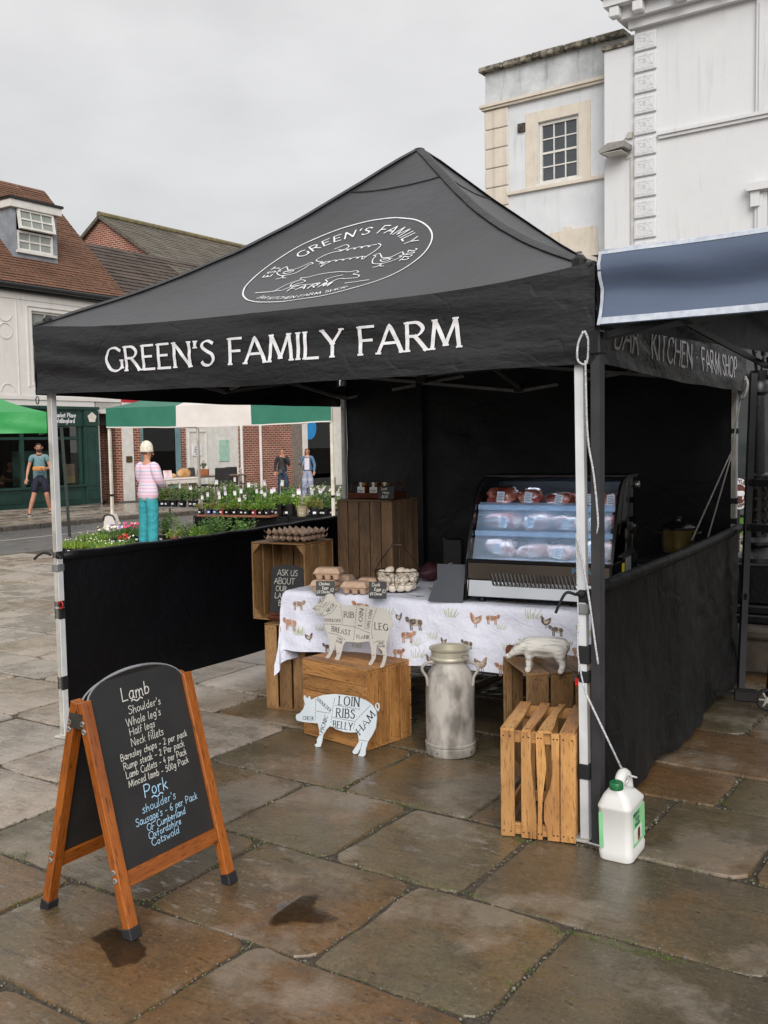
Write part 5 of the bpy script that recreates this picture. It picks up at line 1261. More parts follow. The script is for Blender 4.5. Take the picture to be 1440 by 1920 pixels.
# ------------------------------------------------------------------ cut-out butchers' charts
MT['sheet_lamb'] = mat('brushed_zinc', '#c9c6bf', '#bdb9b2', 5, .42, metal=.05, bstr=.15, bscale=120)
MT['sheet_pig'] = mat('pale_blue_enamel', '#c9d2d8', '#bcc6cd', 4, .3)
MT['ink'] = mat('printed_ink', '#16161a', '#24242a', 20, .6)
def chart(name, label, cat, foot_a, foot_b, tilt, outline, m, texts, dashes, sc, off, tail=None):
    """outline etc. in photo-crop units; (x/sc+off.x, y/sc+off.y) is a picture point, met with the board's plane"""
    A, B = foot_a, foot_b; ex = (B-A); ex.z = 0; ex.normalize(); back = Vector((-ex.y, ex.x, 0)); up = Vector((0, 0, 1))*cos(tilt)+back*sin(tilt)
    n = ex.cross(up).normalized()                        # faces the viewer
    if n.y > 0: n = -n
    O = (A+B)/2
    def to2(x, y):
        p = onplane(x/sc+off[0], y/sc+off[1], O, n)-O; return p.dot(ex), p.dot(up)
    root = empty(name, O, 0, label, cat)
    fn = lambda u, v, l: ex*u+up*v+n*(.0022+l)
    poly = [to2(x, y) for x, y in outline]
    M = basis((0, 0, 0), ex, up, n)
    b = MB(); b.prism(poly, -.002, .002, T=M)
    o = b.build('plate', m, root)
    # triangulate the concave outline cleanly
    bm = bmesh.new(); bm.from_mesh(o.data); bmesh.ops.triangulate(bm, faces=[f for f in bm.faces if len(f.verts) > 4]); bm.to_mesh(o.data); bm.free()
    if tail:
        b = MB(); b.tube([fn(*to2(x, y), -.0022) for x, y in catmull2(tail)], .0035, 6); b.build('tail', m, root, smooth=True)
    b = MB()
    for txt, x, y, h, ang, wd in texts:
        c0 = to2(x, y); hx = to2(x, y-h); hh = hypot(hx[0]-c0[0], hx[1]-c0[1])
        st, w = text_strokes(txt, hh, 2.1); ser = [('l', [(p[0]-hh*.11, p[1]), (p[0]+hh*.11, p[1])]) for kd, ps in st if kd == 'l' for p, q in ((ps[0], ps[1]), (ps[-1], ps[-2])) if abs(p[1]-q[1]) > abs(p[0]-q[0])*.6]; st = st+ser; w1 = to2(x+wd*cos(radians(ang)), y+wd*sin(radians(ang))); wl_ = hypot(w1[0]-c0[0], w1[1]-c0[1]); k = wl_/w
        ca, sa = (w1[0]-c0[0])/wl_, (w1[1]-c0[1])/wl_
        st = [(kd, [(c0[0]+u*k*ca-(v-hh/2)*sa, c0[1]+u*k*sa+(v-hh/2)*ca) for u, v in p]) for kd, p in st]
        ribbons(b, st, fn, hh*.15, hh*.07, nib=atan2(sa, ca), lift=.0006)
    for ln in dashes:
        pts = [to2(x, y) for x, y in ln]
        for p, q in zip(pts, pts[1:]):
            L_ = hypot(q[0]-p[0], q[1]-p[1]); n_ = max(1, int(L_/.0125))
            for i in range(n_):
                t0, t1 = i/n_, (i+.58)/n_
                ribbons(b, [('l', [(p[0]+(q[0]-p[0])*t0, p[1]+(q[1]-p[1])*t0), (p[0]+(q[0]-p[0])*t1, p[1]+(q[1]-p[1])*t1)])], fn, .0024, lift=.0006)
    b.build('printing', MT['ink'], root)['kind'] = 'stuff'
    return root
def catmull2(p): return [tuple(q)[:2] for q in catmull([(x, y, 0) for x, y in p], 5)]
PIGO = [(60, 985), (56, 1005), (64, 1026), (110, 1037), (190, 1045), (212, 1046), (222, 1085), (225, 1130), (206, 1162), (208, 1186), (190, 1200), (200, 1214), (232, 1214), (242, 1180), (250, 1130), (275, 1090), (300, 1065), (340, 1087), (400, 1108), (450, 1112), (495, 1110), (503, 1150), (504, 1180), (472, 1228), (458, 1250), (470, 1266), (495, 1262), (515, 1225), (524, 1182), (530, 1182), (512, 1255), (500, 1275), (515, 1287), (540, 1282), (551, 1270), (553, 1230), (568, 1180), (600, 1130), (624, 1080), (632, 1010), (628, 960), (600, 915), (560, 885), (500, 860), (400, 845), (330, 838), (250, 845), (200, 862), (165, 880), (152, 852), (140, 872), (116, 845), (112, 870), (122, 910), (110, 945), (85, 975)]
chart('pig_chart', 'pale blue pig cut-out marked with pork cuts, leaning on the orange crate', 'butcher chart', G(596, 1400), G(678, 1418), radians(13), PIGO, MT['sheet_pig'],
      [('LOIN', 436, 890, 62, 5, 150), ('RIBS', 411, 976, 62, 5, 135), ('BELLY', 390, 1062, 50, 8, 140), ('HAM', 553, 1042, 52, -52, 180), ('PICNIC', 257, 1050, 32, -72, 125), ('SHOULDER', 258, 914, 24, 42, 135), ('CHEEK', 146, 1010, 26, 3, 78)],
      [[(200, 872), (196, 1025)], [(205, 960), (300, 975)], [(335, 865), (322, 935), (306, 1050)], [(340, 918), (518, 948)], [(318, 1005), (475, 1033)], [(586, 920), (480, 1030), (465, 1095)], [(225, 1128), (248, 1128)], [(510, 1165), (570, 1175)]],
      3.7895, (540, 1080), tail=[(622, 935), (640, 955), (648, 925), (640, 905), (624, 915), (628, 940), (645, 960)])
LAMBO = [(300, 262), (310, 245), (345, 222), (370, 190), (420, 140), (470, 100), (520, 82), (552, 95), (575, 150), (620, 205), (680, 226), (850, 232), (890, 235), (905, 215), (912, 236), (1000, 245), (1080, 262), (1140, 262), (1200, 290), (1250, 340), (1275, 400), (1288, 460), (1280, 490), (1262, 500), (1250, 570), (1225, 650), (1212, 690), (1208, 760), (1212, 850), (1200, 920), (1180, 980), (1150, 998), (1128, 985), (1155, 930), (1172, 870), (1158, 790), (1110, 740), (1085, 710), (1090, 745), (1080, 830), (1075, 880), (1035, 955), (1000, 965), (990, 945), (1030, 880), (1022, 760), (1000, 670), (860, 686), (710, 672), (680, 720), (660, 800), (640, 870), (620, 915), (575, 912), (570, 895), (600, 840), (590, 740), (580, 670), (575, 740), (540, 820), (510, 875), (465, 878), (470, 855), (505, 800), (515, 700), (495, 620), (460, 500), (440, 400), (436, 310), (400, 320), (335, 312), (308, 290)]
chart('lamb_chart', 'grey metal lamb cut-out marked with lamb cuts, standing on the orange crate', 'butcher chart', G(614, 1234, .42), G(712, 1250, .42), radians(2), LAMBO, MT['sheet_lamb'],
      [('RIB', 752, 342, 66, 4, 125), ('LOIN', 898, 375, 58, -84, 215), ('SIRLOIN', 1003, 405, 44, -80, 240), ('LEG', 1147, 490, 80, 6, 165), ('SHOULDER', 548, 412, 36, 3, 205), ('BREAST', 655, 540, 62, 14, 240), ('FLANK', 925, 615, 42, 2, 160), ('NECK', 525, 258, 42, -48, 130), ('HEAD', 425, 148, 40, -48, 130), ('CHEEK', 452, 225, 22, -48, 90), ('MUZZLE', 365, 278, 18, 4, 75), ('FORE', 640, 640, 24, 28, 70), ('SHANK', 632, 675, 24, 20, 80), ('HIND', 1145, 692, 26, 2, 75), ('SHANK', 1148, 728, 26, 2, 95)],
      [[(648, 238), (668, 340), (672, 465)], [(460, 456), (640, 465), (820, 492), (1015, 572)], [(850, 238), (830, 400), (826, 500), (808, 668)], [(965, 262), (945, 530)], [(1090, 270), (1040, 420), (1030, 560), (1046, 650)], [(500, 565), (620, 590), (715, 655)], [(445, 356), (540, 320), (610, 220)], [(440, 300), (525, 175)], [(400, 250), (460, 130)], [(310, 272), (360, 235), (410, 250)], [(1060, 690), (1100, 665), (1195, 668)], [(610, 816), (648, 816)], [(1040, 838), (1075, 845)], [(1165, 848), (1208, 835)], [(505, 780), (530, 785)]],
      6.5455, (540, 1100))
# ------------------------------------------------------------------ milk churn
MT['alu'] = mat('old_aluminium', '#b9b4ac', '#77726d', 9, .5, .75, metal=.15, lo=.40, hi=.60, bstr=.35, bscale=60, bdist=.003, stretch=(1, 1, .5))
MT['alu2'] = mat('cream_neck', '#bfb9a8', '#aaa493', 5, .45, metal=.4)
mc = empty('milk_churn', (.322, 4.955, 0), 0, 'dented grey aluminium milk churn with two looped handles beside the orange crate', 'milk churn')
b = MB(); b.lathe([(.128, .0), (.130, .004), (.130, .04), (.127, .044), (.131, .049), (.131, .057), (.125, .062), (.124, .25), (.1245, .34), (.122, .362), (.117, .39), (.106, .42), (.092, .442), (.084, .455), (.082, .475), (.084, .478)], 56)
for i, v in enumerate(b.v):
    q = Vector(v); d = noise.noise(q*9)*.0025+noise.noise(q*3)*.002; r = hypot(q.x, q.y) or 1; b.v[i] = (q.x+q.x/r*d, q.y+q.y/r*d, q.z)
b.build('body', MT['alu'], mc, angle=30)
b = MB(); b.lathe([(.083, .476), (.097, .479), (.100, .486), (.098, .494), (.094, .498), (.096, .525), (.104, .533), (.105, .540), (.098, .541), (.088, .534), (.086, .505), (.0, .5)], 48, None, False, False); b.build('neck', MT['alu2'], mc, angle=40)
for sx in (-1, 1):
    a = radians(-25 if sx > 0 else 200); c, s = cos(a), sin(a)
    P = [(.078, .466), (.10, .472), (.128, .468), (.15, .452), (.152, .435), (.14, .415), (.128, .395), (.125, .37), (.122, .35)]
    b = MB(); b.tube(catmull([(r*c, r*s, z) for r, z in P], 5), .0075, 8); b.build('handle', MT['alu'], mc, smooth=True)
b = MB(); b.cbox(.055, .09, -.1, -.088, .508, .516, .002); b.build('lid_catch', MT['zinc'], mc)
b = MB()
for a in (-2.2, -.75): b.ball((.1305*cos(a), .1305*sin(a), .022), .004, 6, 4)
b.build('rivets', MT['nail'], mc)
# ------------------------------------------------------------------ display fridge (local: x right, y back, z up from the table)
FRO = Vector((.418, 5.105, TZ+.003)); FRA = radians(-26.5); FW, FDp = .79, .60
fr = empty('display_fridge', FRO, FRA, 'black countertop display fridge with curved misted glass full of packed meat', 'display fridge')
MT['fr_black'] = mat('fridge_black', '#131316', '#0d0d0f', 6, .22)
MT['mirror'] = mat('polished_steel', '#cfd1d4', '#c5c7ca', 3, .12, metal=1.0)
MT['fr_in'] = mat('fridge_liner', '#b9c3cd', '#a9b4bf', 3, .4)
MT['fr_glass'] = glass('curved_glass', (.93, .97, 1.0))
MT['fr_mist'] = glass('misted_glass', (.9, .95, 1), fog=.33, fogc=(.62, .74, .88))
MT['led'] = mat('led_strip', '#e8f2ff', None, 3, .4, emis='#dcecff', estr=8.0)
prof = [(.0, .03), (.0, .222), (.012, .226), (.05, .33), (.10, .455), (.135, .53), (.165, .58), (.205, .622), (.26, .65), (.34, .665), (.50, .672), (.58, .672), (.59, .03)]
b = MB(); b.box(.03, FW-.03, .03, FDp-.02, .034, .215); b.build('base', MT['fr_black'], fr)
b = MB(); b.cbox(.012, FW-.012, -.0, .02, .036, .125, .003, T=TR(0, .003, .036) @ RX(radians(-12)) @ TR(0, 0, -.036)); b.build('kick_panel', MT['mirror'], fr)
b = MB(); b.cbox(.012, FW-.012, .006, .03, .128, .218, .003); b.build('front_panel', mat('smoked_steel', '#857c74', '#736b64', 3, .22, metal=.9), fr)
b = MB(); b.cbox(.004, FW-.004, -.002, .04, .219, .236, .003); b.build('sill', MT['fr_black'], fr)
b = MB(); s_ = MB()
for i in range(22):
    x = .14+i*.021; b.bar((x, .0025, .165), (x+.02, .0015, .098), .003, .0075); s_.bar((x+.0085, .0022, .165), (x+.0285, .0012, .098), .0035, .0055)
b.build('vent_slots', MT['ink'], fr); s_.build('vent_louvres', MT['mirror'], fr)
for x in (.07, FW-.07):
    for y in (.07, FDp-.08):
        b = MB(); b.lathe([(.02, 0), (.02, .012), (.014, .035)], 12, TR(x, y, 0)); b.build('foot', MT['black_plastic'], fr)
yzx = Matrix(((0, 0, 1, 0), (1, 0, 0, 0), (0, 1, 0, 0), (0, 0, 0, 1)))
for x in (.0, FW-.012):                                                   # side cheeks: frame strip and lower panel
    b = MB(); b.prism([(.0, .03), (.0, .23), (.59, .23), (.59, .03)], x, x+.012, T=yzx); o = b.build('side_panel', MT['fr_black'], fr)
    b = MB(); pts = prof[1:-1]; vs = []; 
    ins = [(.012+p[0]*1.0+(.012 if i < 7 else .0), p[1]-(.004 if i < 6 else .016)) for i, p in enumerate(pts)]
    loop = pts+ins[::-1]
    for i in range(len(pts)-1): b.prism([pts[i], pts[i+1], ins[i+1], ins[i]], x-.001, x+.013, T=yzx)
    b.build('side_frame', MT['fr_black'], fr)
    b = MB(); b.prism([(.012, .232), (.05, .32), (.10, .445), (.145, .53), (.175, .575), (.215, .612), (.265, .638), (.34, .65), (.57, .655), (.57, .232)], x+.004, x+.008, T=yzx); b.build('side_glass', MT['fr_glass'], fr)
def gl_pt(t, off):                                                        # along the glass profile
    P = [(.012, .236), (.05, .33), (.10, .455), (.135, .53), (.165, .58), (.205, .622), (.26, .65), (.34, .665)]
    f = t*(len(P)-1); i = min(len(P)-2, int(f)); f -= i; a, c = P[i], P[i+1]; d = Vector((c[0]-a[0], c[1]-a[1])).normalized()
    return (a[0]+(c[0]-a[0])*f-d.y*off*-1, a[1]+(c[1]-a[1])*f-d.x*off)
b = MB(); b.grid(lambda u, v: (.014+u*(FW-.028), *gl_pt(v, .001)), 8, 28); b.build('curved_glass', MT['fr_glass'], fr, smooth=True)
b = MB(); b.grid(lambda u, v: (.03+u*(FW-.06), gl_pt(v*.45, .012)[0]+.006, gl_pt(v*.45, .012)[1]), 8, 12); b.build('misted_pane', MT['fr_mist'], fr, smooth=True)
b = MB(); b.tube([(.006, .335, .668), (FW-.006, .335, .668)], .009, 8); b.cbox(.0, FW, .34, .59, .66, .675, .004); b.box(.013, FW-.013, .338, .343, .636, .66); b.build('top_rail', MT['fr_black'], fr)
b = MB(); b.box(.013, FW-.013, .575, .588, .035, .66); b.build('rear_doors', mat('rear_door', '#2b2e31', '#212427', 3, .3), fr)
b = MB(); b.box(.016, FW-.016, .035, .57, .216, .226); b.build('floor_tray', MT['fr_in'], fr)
SH = (.226, .368, .505)
for k, z in enumerate(SH[1:]):
    y0 = .115 if k == 0 else .17
    b = MB(); b.cbox(.016, FW-.016, y0, .56, z-.01, z-.003, .002); sh = b.build('shelf', glass('shelf_glass%d' % k, (.85, .93, .97), .1), fr)
    b = MB(); b.cbox(.016, FW-.016, y0-.006, y0-.001, z-.016, z+.012, .001); b.build('shelf_edge', mat('price_rail%d' % k, '#a9c0d8', '#bcd0e4', 9, .2), sh)
b = MB(); b.box(.03, FW-.03, .36, .372, .650, .657); b.build('led_strip', MT['led'], fr)
b = MB(); b.box(.03, FW-.03, .2, .21, SH[2]-.016, SH[2]-.0105); b.build('led_strip', MT['led'], fr)
b = MB(); b.box(.03, FW-.03, .15, .16, SH[1]-.016, SH[1]-.0105); b.build('led_strip', MT['led'], fr)
b = MB(); f_ = panel_fn((0, .0055, 0), (1, 0, 0), (0, 0, 1), (0, -1, 0)); st, w = text_strokes('POLAR', .024, 2.0, center=False, xs=1.25); ribbons(b, [(k, [(u+.585, v+.180) for u, v in p]) for k, p in st], f_, .0042, step=.01, lift=.0008); b.build('maker_lettering', mat('polar_blue', '#4d87ad', '#4379a0', 9, .4), fr)
b = MB(); b.tube([(FW+.0, .545, .615), (FW+.02, .545, .615)], .018, 14); b.build('side_knob', MT['zinc'], fr, smooth=True)
b = MB(); b.box(FW+.0005, FW+.002, .22, .27, .10, .215); b.build('yellow_sticker', mat('sticker_yellow', '#d9c92a', '#c9b921', 60, .5), fr)
b = MB(); b.box(FW+.0005, FW+.002, .30, .42, .145, .235); b.build('rating_plate', mat('plate_grey', '#8c8f92', '#7c7f82', 40, .4), fr)
b = MB(); b.box(FW+.0005, FW+.002, .40, .46, .07, .125); b.build('white_sticker', MT['print_white'], fr)
# packs of meat
MT['meat1'] = mat('meat_red_brown', '#7a2f22', '#b0654e', 16, .18, lo=.42, hi=.62, bstr=.5, bscale=26, bdist=.01, coat=.6)
MT['meat2'] = mat('meat_fatty', '#a3625a', '#dcc4b8', 13, .2, lo=.46, hi=.58, bstr=.5, bscale=22, bdist=.01, coat=.6)
MT['meat3'] = mat('meat_pork', '#b98274', '#e3d3c8', 10, .2, lo=.42, hi=.6, bstr=.5, bscale=20, bdist=.01, coat=.6)
MT['tag'] = mat('price_label', '#e6eaf0', '#d8dee6', 30, .5)
FSC = .97; fr.scale = (FSC,)*3
FM = TR(*FRO) @ RZ(FRA) @ Matrix.Scale(FSC, 4)
rows = [(2, .20, [('red joint of meat', 'meat1', .105, .165, .10), ('red minced pack', 'meat1', .255, .135, .095), ('flat brown steak pack', 'meat1', .40, .165, .075), ('brown sliced pack', 'meat1', .555, .155, .08), ('small brown pack', 'meat1', .668, .09, .075)]),
        (1, .19, [('tied lamb joint', 'meat2', .115, .18, .095), ('marbled shoulder joint', 'meat2', .29, .17, .10), ('pale rolled joint', 'meat3', .455, .16, .09), ('marbled chop pack', 'meat2', .61, .17, .095)]),
        (0, .14, [('dark mince pack', 'meat2', .12, .17, .10), ('pale belly pack', 'meat3', .285, .16, .075), ('white fatty pack', 'meat3', .445, .15, .075), ('large pale joint', 'meat3', .61, .17, .11)])]
pos = ['at the left', 'second from the left', 'in the middle', 'second from the right', 'at the right']
rowname = {2: 'top shelf', 1: 'middle shelf', 0: 'bottom'}
for k, y, items in rows:
    for i, (nm, m_, x, w, h) in enumerate(items):
        r = random.Random(k*17+i); w *= 1.08; b = MB(); b.ball((0, 0, h*.5), (w*.5, .085, h*.52), 28, 18)
        for q, v in enumerate(b.v):
            p = Vector(v)-Vector((0, 0, h*.5)); e = Vector((p.x/(w*.5), p.y/.085, p.z/(h*.52))); g = (abs(e.x)**3.4+abs(e.y)**3.4+abs(e.z)**3.0)**(-1/3.2) if e.length > 1e-6 else 1
            p *= g*(.9+.32*noise.noise(p*14+Vector((i*5, k*7, 0)))+.14*noise.noise(p*46+Vector((k, i, 0)))); b.v[q] = (p.x, max(-.088, p.y), max(.0, p.z+h*.5))
        root = b.build('meat_pack', MT[m_], None, FM @ Vector((x*FW/.725, y+.09, SH[k]+.002)), (0, 0, FRA+r.uniform(-.08, .08)), smooth=True); root.scale = (FSC,)*3
        ps_ = pos[i] if len(items) == 5 else ['at the left', 'left of centre', 'right of centre', 'at the right'][i]
        tag(root, f'{nm} in clear wrap {ps_} of the fridge {rowname[k]}', 'meat pack', 'packed meat in the display fridge')
        if not (k == 0 and i == 1):
            b = MB(); q = r.uniform(-.2, .2); b.box(-.021, .021, -.0015, 0, -.028, .028)
            for j in range(4): pass
            o = b.build('price_label', MT['tag'], root, (r.uniform(-.3, .3)*w*.5, -.092, h*.52), (radians(-14), q, 0))
            t_ = MB()
            for j in range(5): t_.box(-.016, .016-.006*(j % 2), -.0026, -.002, .018-j*.009, .0205-j*.009)
            t_.build('label_print', MT['ink'], o)
# ------------------------------------------------------------------ eggs: trays, boxes, wire basket
MT['pulp'] = mat('egg_box_pulp', '#b8a08d', '#a68c7b', 40, .9, bstr=.5, bscale=160, bdist=.002)
MT['pulp_box'] = mat('egg_carton_pulp', '#c4a892', '#b5977f', 40, .9, bstr=.4, bscale=160, bdist=.002)
OCM = TR(-.815, 6.0, .516+.475) @ RZ(radians(-28))
def tray_pt(u, v):
    x, y = (u-.5)*.30, (v-.5)*.27; cx, cy = u*6, v*5
    z = .0105*(cos(cx*2*pi)+cos(cy*2*pi))*.5
    z = z*1.25+.006*max(0, cos(cx*2*pi))*max(0, cos(cy*2*pi))*1.6
    return (x, y, z+.016)
for i, (dz, dr, lab) in enumerate(((.0, .05, 'lower grey cardboard egg tray on top of the open crate'), (.036, -.02, 'upper grey cardboard egg tray stacked on the lower tray'))):
    b = MB(); b.grid(tray_pt, 72, 60); o = b.build('egg_tray', MT['pulp'], None, OCM @ Vector((.225+.004*i, .155, dz+.003)), (0, 0, radians(-30)+dr), smooth=True)
    tag(o, lab, 'egg tray', 'cardboard egg trays')
def carton(loc, rz, lab):
    root = empty('egg_carton', loc, rz, lab, 'egg box', 'six egg cardboard boxes')
    b = MB()
    def fr_(x0, y0, z0, x1, y1, z1): b.add([(-x0, -y0, z0), (x0, -y0, z0), (x0, y0, z0), (-x0, y0, z0), (-x1, -y1, z1), (x1, -y1, z1), (x1, y1, z1), (-x1, y1, z1)], [(3, 2, 1, 0), (4, 5, 6, 7), (0, 1, 5, 4), (1, 2, 6, 5), (2, 3, 7, 6), (3, 0, 4, 7)])
    b.cbox(-.078, .078, -.053, .053, .036, .0405, .001); fr_(.076, .051, .041, .064, .039, .064); fr_(.064, .039, .0641, .060, .034, .0675)
    b.build('lid', MT['pulp_box'], root, angle=35)
    b = MB()
    for i in range(3):
        for j in range(2):
            x, y = (i-1)*.049, (j-.5)*.046
            b.lathe([(.013, .0), (.017, .003), (.023, .03), (.0245, .0355)], 12, TR(x, y, 0))
    b.cbox(-.07, .07, -.044, .044, .026, .0355, .001); b.build('cups', MT['pulp_box'], root, angle=40)
    return root
c1 = G(610, 1109, TZ+.005); ca = radians(-16)
carton(c1, ca, 'egg box under another egg box behind the chicken eggs sign')
carton(c1+Vector((.022, .012, .069)), ca+.04, 'egg box on top of another egg box beside the open crate')
c2 = G(668, 1112, TZ+.005); carton(c2, ca-.05, 'egg box in front, between the chicken eggs and duck eggs signs')
carton(c2+Vector((.085, .13, 0)), ca+.03, 'egg box behind the front egg box, left of the wire basket')
carton(c1+Vector((.075, .20, 0)), ca, 'egg box mostly hidden behind the stacked egg boxes')
MT['wire'] = mat('rusty_wire', '#2b1f18', '#1d1511', 30, .55, metal=.5)
MT['egg'] = mat('duck_egg', '#d9cbb8', '#e2d8ca', 4, .4)
bk = empty('wire_egg_basket', G(746, 1109, TZ+.004), radians(-12), 'oval chicken wire basket of white duck eggs with a wooden grip handle', 'basket')
def bask(a, t):                                                           # t 0 bottom .. 1 rim
    r = .062+.068*sin(t*pi/2)**.8; return Vector((r*1.0*cos(a), r*.72*sin(a), .003+.115*t**1.25))
b = MB(); NN = 22; rowsn = 6
for i in range(NN):
    for j in range(rowsn):
        o_ = .5*(j % 2); a0 = 2*pi*(i+o_)/NN; a1 = 2*pi*(i+o_+.5)/NN; a2 = 2*pi*(i+o_-.5)/NN; t0, t1, t2 = j/rowsn, (j+.55)/rowsn, (j+1)/rowsn
        b.tube([bask(a0, t0), bask(a0, t1)], .0011, 4, False); b.tube([bask(a0, t1), bask(a1, t2)], .0011, 4, False); b.tube([bask(a0, t1), bask(a2, t2)], .0011, 4, False)
b.build('wire_mesh', MT['wire'], bk)
b = MB(); b.tube([bask(2*pi*t/40, 1)+Vector((0, 0, .002)) for t in range(40)], .0028, 6, closed=True); b.tube([bask(2*pi*t/40, 0) for t in range(40)], .0026, 6, closed=True)
for a in (0, pi/2, pi, 3*pi/2): b.tube([bask(a, t/8)*1.01 for t in range(9)], .002, 5)
b.build('rim', MT['wire'], bk, smooth=True)
b = MB()
for s in (-1, 1):
    for q in (-1, 1): b.tube(catmull([(s*.128, q*.022, .118), (s*.10, q*.02, .17), (s*.05, q*.008, .235), (s*.028, 0, .26)], 4), .0018, 5)
b.build('handle_wire', MT['wire'], bk, smooth=True)
b = MB(); b.tube([(-.032, 0, .262), (-.028, 0, .262), (0, 0, .264), (.028, 0, .262), (.032, 0, .262)], [.006, .009, .0095, .009, .006], 10); b.build('grip', mat('dark_grip', '#3a2a1d', '#2b1f15', 9, .5), bk, smooth=True)
BKM = TR(*bk.location) @ RZ(radians(-12)); er = random.Random(4)
b = MB(); b.lathe([(.0, -.028), (.011, -.0265), (.019, -.02), (.0235, -.008), (.0225, .006), (.017, .02), (.009, .029), (.0, .032)], 18, None, False, False); eme = b.mesh('duck_egg', MT['egg'], True)
for (x, y, z) in [(-.06, -.045, .03), (-.015, -.055, .03), (.03, -.052, .03), (.068, -.035, .032), (-.075, 0, .034), (.08, .005, .034), (0, 0, .03), (-.04, .03, .03), (.04, .035, .03),
                  (-.085, -.015, .075), (-.048, -.04, .07), (-.002, -.05, .072), (.045, -.045, .072), (.09, -.01, .075), (.03, .0, .075), (-.03, .0, .08), (.07, .03, .078), (-.06, .035, .078), (0, .045, .075),
                  (-.045, -.01, .118), (.015, .015, .112), (.058, -.005, .108), (.095, .0, .104), (-.09, .01, .1)]:
    o = inst('duck_egg', eme, None, BKM @ Vector((x, y, z)), (er.uniform(.6, 2.2), er.uniform(-.6, .6), er.uniform(0, 6)))
    tag(o, 'pale duck egg piled in the oval wire basket', 'egg', 'duck eggs in the wire basket')
# ------------------------------------------------------------------ little chalk signs and the arched one
def chalk_sign(name, label, loc, rz, w, h, rows, tilt=.18, foot=True):
    root = empty(name, loc, rz, label, 'chalk sign', 'small chalk price signs')
    M = RX(-tilt)
    b = MB(); b.cbox(-w/2, w/2, -.002, .002, .002, h, .001, T=M); b.build('slate', MT['chalkboard'], root)
    if foot: b = MB(); b.cbox(-w*.3, w*.3, .0, .045, .0, .003, .001); b.bar((0, .004, .003), (0, .03, h*.5), .006, .003); b.build('stand', MT['chalkboard'], root)
    b = MB(); fn = lambda u, v, l: M @ Vector((u, -.0024-l, v+.002)); chalk_rows([(t, u*w, v*h, hh*h, 0) for t, u, v, hh in rows], fn, [b], .0024); b.build('chalk_writing', MT['chalk'], root); return root
chalk_sign('chicken_eggs_sign', 'small black sign chalked chicken eggs leaning against the egg boxes', G(610, 1118, TZ+.004), radians(-4), .104, .084, [('Chicken', -.05, .70, .19), ('Eggs', .0, .45, .18), ('½ Dozen'.replace('½', '1/2'), -.12, .18, .18), ('£2', .36, .3, .2)])
chalk_sign('duck_eggs_sign', 'small black sign chalked duck eggs in front of the wire basket', G(708, 1123, TZ+.004), radians(-12), .098, .092, [('Duck', -.1, .72, .2), ('Eggs', .0, .46, .18), ('1/2 Dozen', -.1, .2, .15), ('£3', .36, .33, .2)])
DKM = TR(*W(-2.106, 1.45, .7445+.49)) @ RZ(GA)
chalk_sign('honey_sign', 'small black sign chalked local honey leaning on the wicker tray', DKM @ Vector((.34, .02, .003)), GA, .108, .084, [('Local', -.15, .68, .19), ('Honey', -.02, .4, .19), ('£6.50', -.08, .1, .2)])
ar = empty('ask_us_sign', TR(-.815, 6.0, .528) @ RZ(radians(-28)) @ Vector((.245, -.0, .0)), radians(-24), 'arch topped chalkboard reading ask us about our lamb boxes inside the open crate', 'chalk sign')
aw, ah = .225, .29
ap_ = [(-aw/2, 0), (aw/2, 0), (aw/2, ah-.03)]+[(aw/2*cos(t), ah-.03+.045*sin(t)) for t in [pi*k/14 for k in range(1, 14)]]+[(-aw/2, ah-.03)]
MA = RX(radians(-6)) @ Matrix(((1, 0, 0, 0), (0, 0, -1, 0), (0, 1, 0, .028), (0, 0, 0, 1)))
b = MB(); b.prism(ap_, -.003, .003, T=MA); b.build('board', MT['chalkboard'], ar)
b = MB(); b.cbox(-aw/2-.004, aw/2+.004, -.018, .02, .002, .022, .003); b.cbox(-aw/2-.006, aw/2+.006, -.024, .024, .0, .0015, .0005); b.cbox(-aw/2, aw/2, -.012, -.004, .023, .04, .002); b.build('stand', mat('mahogany_stand', '#5c2d1b', '#482213', 20, .4), ar)
b = MB(); chalk_rows([('ASK US', .0, .237, .034, 0), ('ABOUT', -.02, .185, .035, 0), ('OUR', -.04, .142, .031, 0), ('LAMB', -.03, .098, .034, 0), ('BOXES', .0, .055, .031, 0)], lambda u, v, l: MA @ Vector((u, v, .0034+l)), [b], .0028); b.build('chalk_writing', MT['chalk'], ar)
# ------------------------------------------------------------------ honey
MT['wicker'] = mat('brown_wicker', '#6b2f16', '#4a1f0f', 30, .45, bstr=.6, bscale=90, bdist=.003)
wk = empty('wicker_tray', DKM @ Vector((.02, .10, .003)), GA, 'low reddish wicker tray of honey jars on the tall dark crate', 'basket')
b = MB()
for k in range(4):
    z = .006+k*.008; w, d = .31, .19
    P = [(0+.004*sin(k), .0), (w, .0), (w, d), (0, d)]
    for i in range(4):
        p, q = P[i], P[(i+1) % 4]; n = 24
        b.tube([(p[0]+(q[0]-p[0])*t/n, p[1]+(q[1]-p[1])*t/n-.0025*(-1)**(t+k) if i % 2 == 0 else p[1]+(q[1]-p[1])*t/n, z) for t in range(n+1)], .0052, 6)
b.box(.0, .31, .0, .19, .0, .005); b.build('weave', MT['wicker'], wk, smooth=True)
b = MB()
for x in (.0, .31): b.tube(catmull([(x, .03, .05), (x*1.02-.004, .06, .085), (x*1.02-.004, .12, .088), (x, .16, .05)], 5), .004, 6)
b.tube([(.3, .1, .04), (.345, .17, .135)], .0025, 5); b.build('handle', MT['wicker'], wk, smooth=True)
MT['honey'] = mat('honey', '#5a2608', '#7a3a0d', 5, .08, coat=.8)
MT['gold'] = mat('gold_lid', '#8a6a3a', '#6f5327', 9, .3, metal=.7)
WKM = TR(*wk.location) @ RZ(GA)
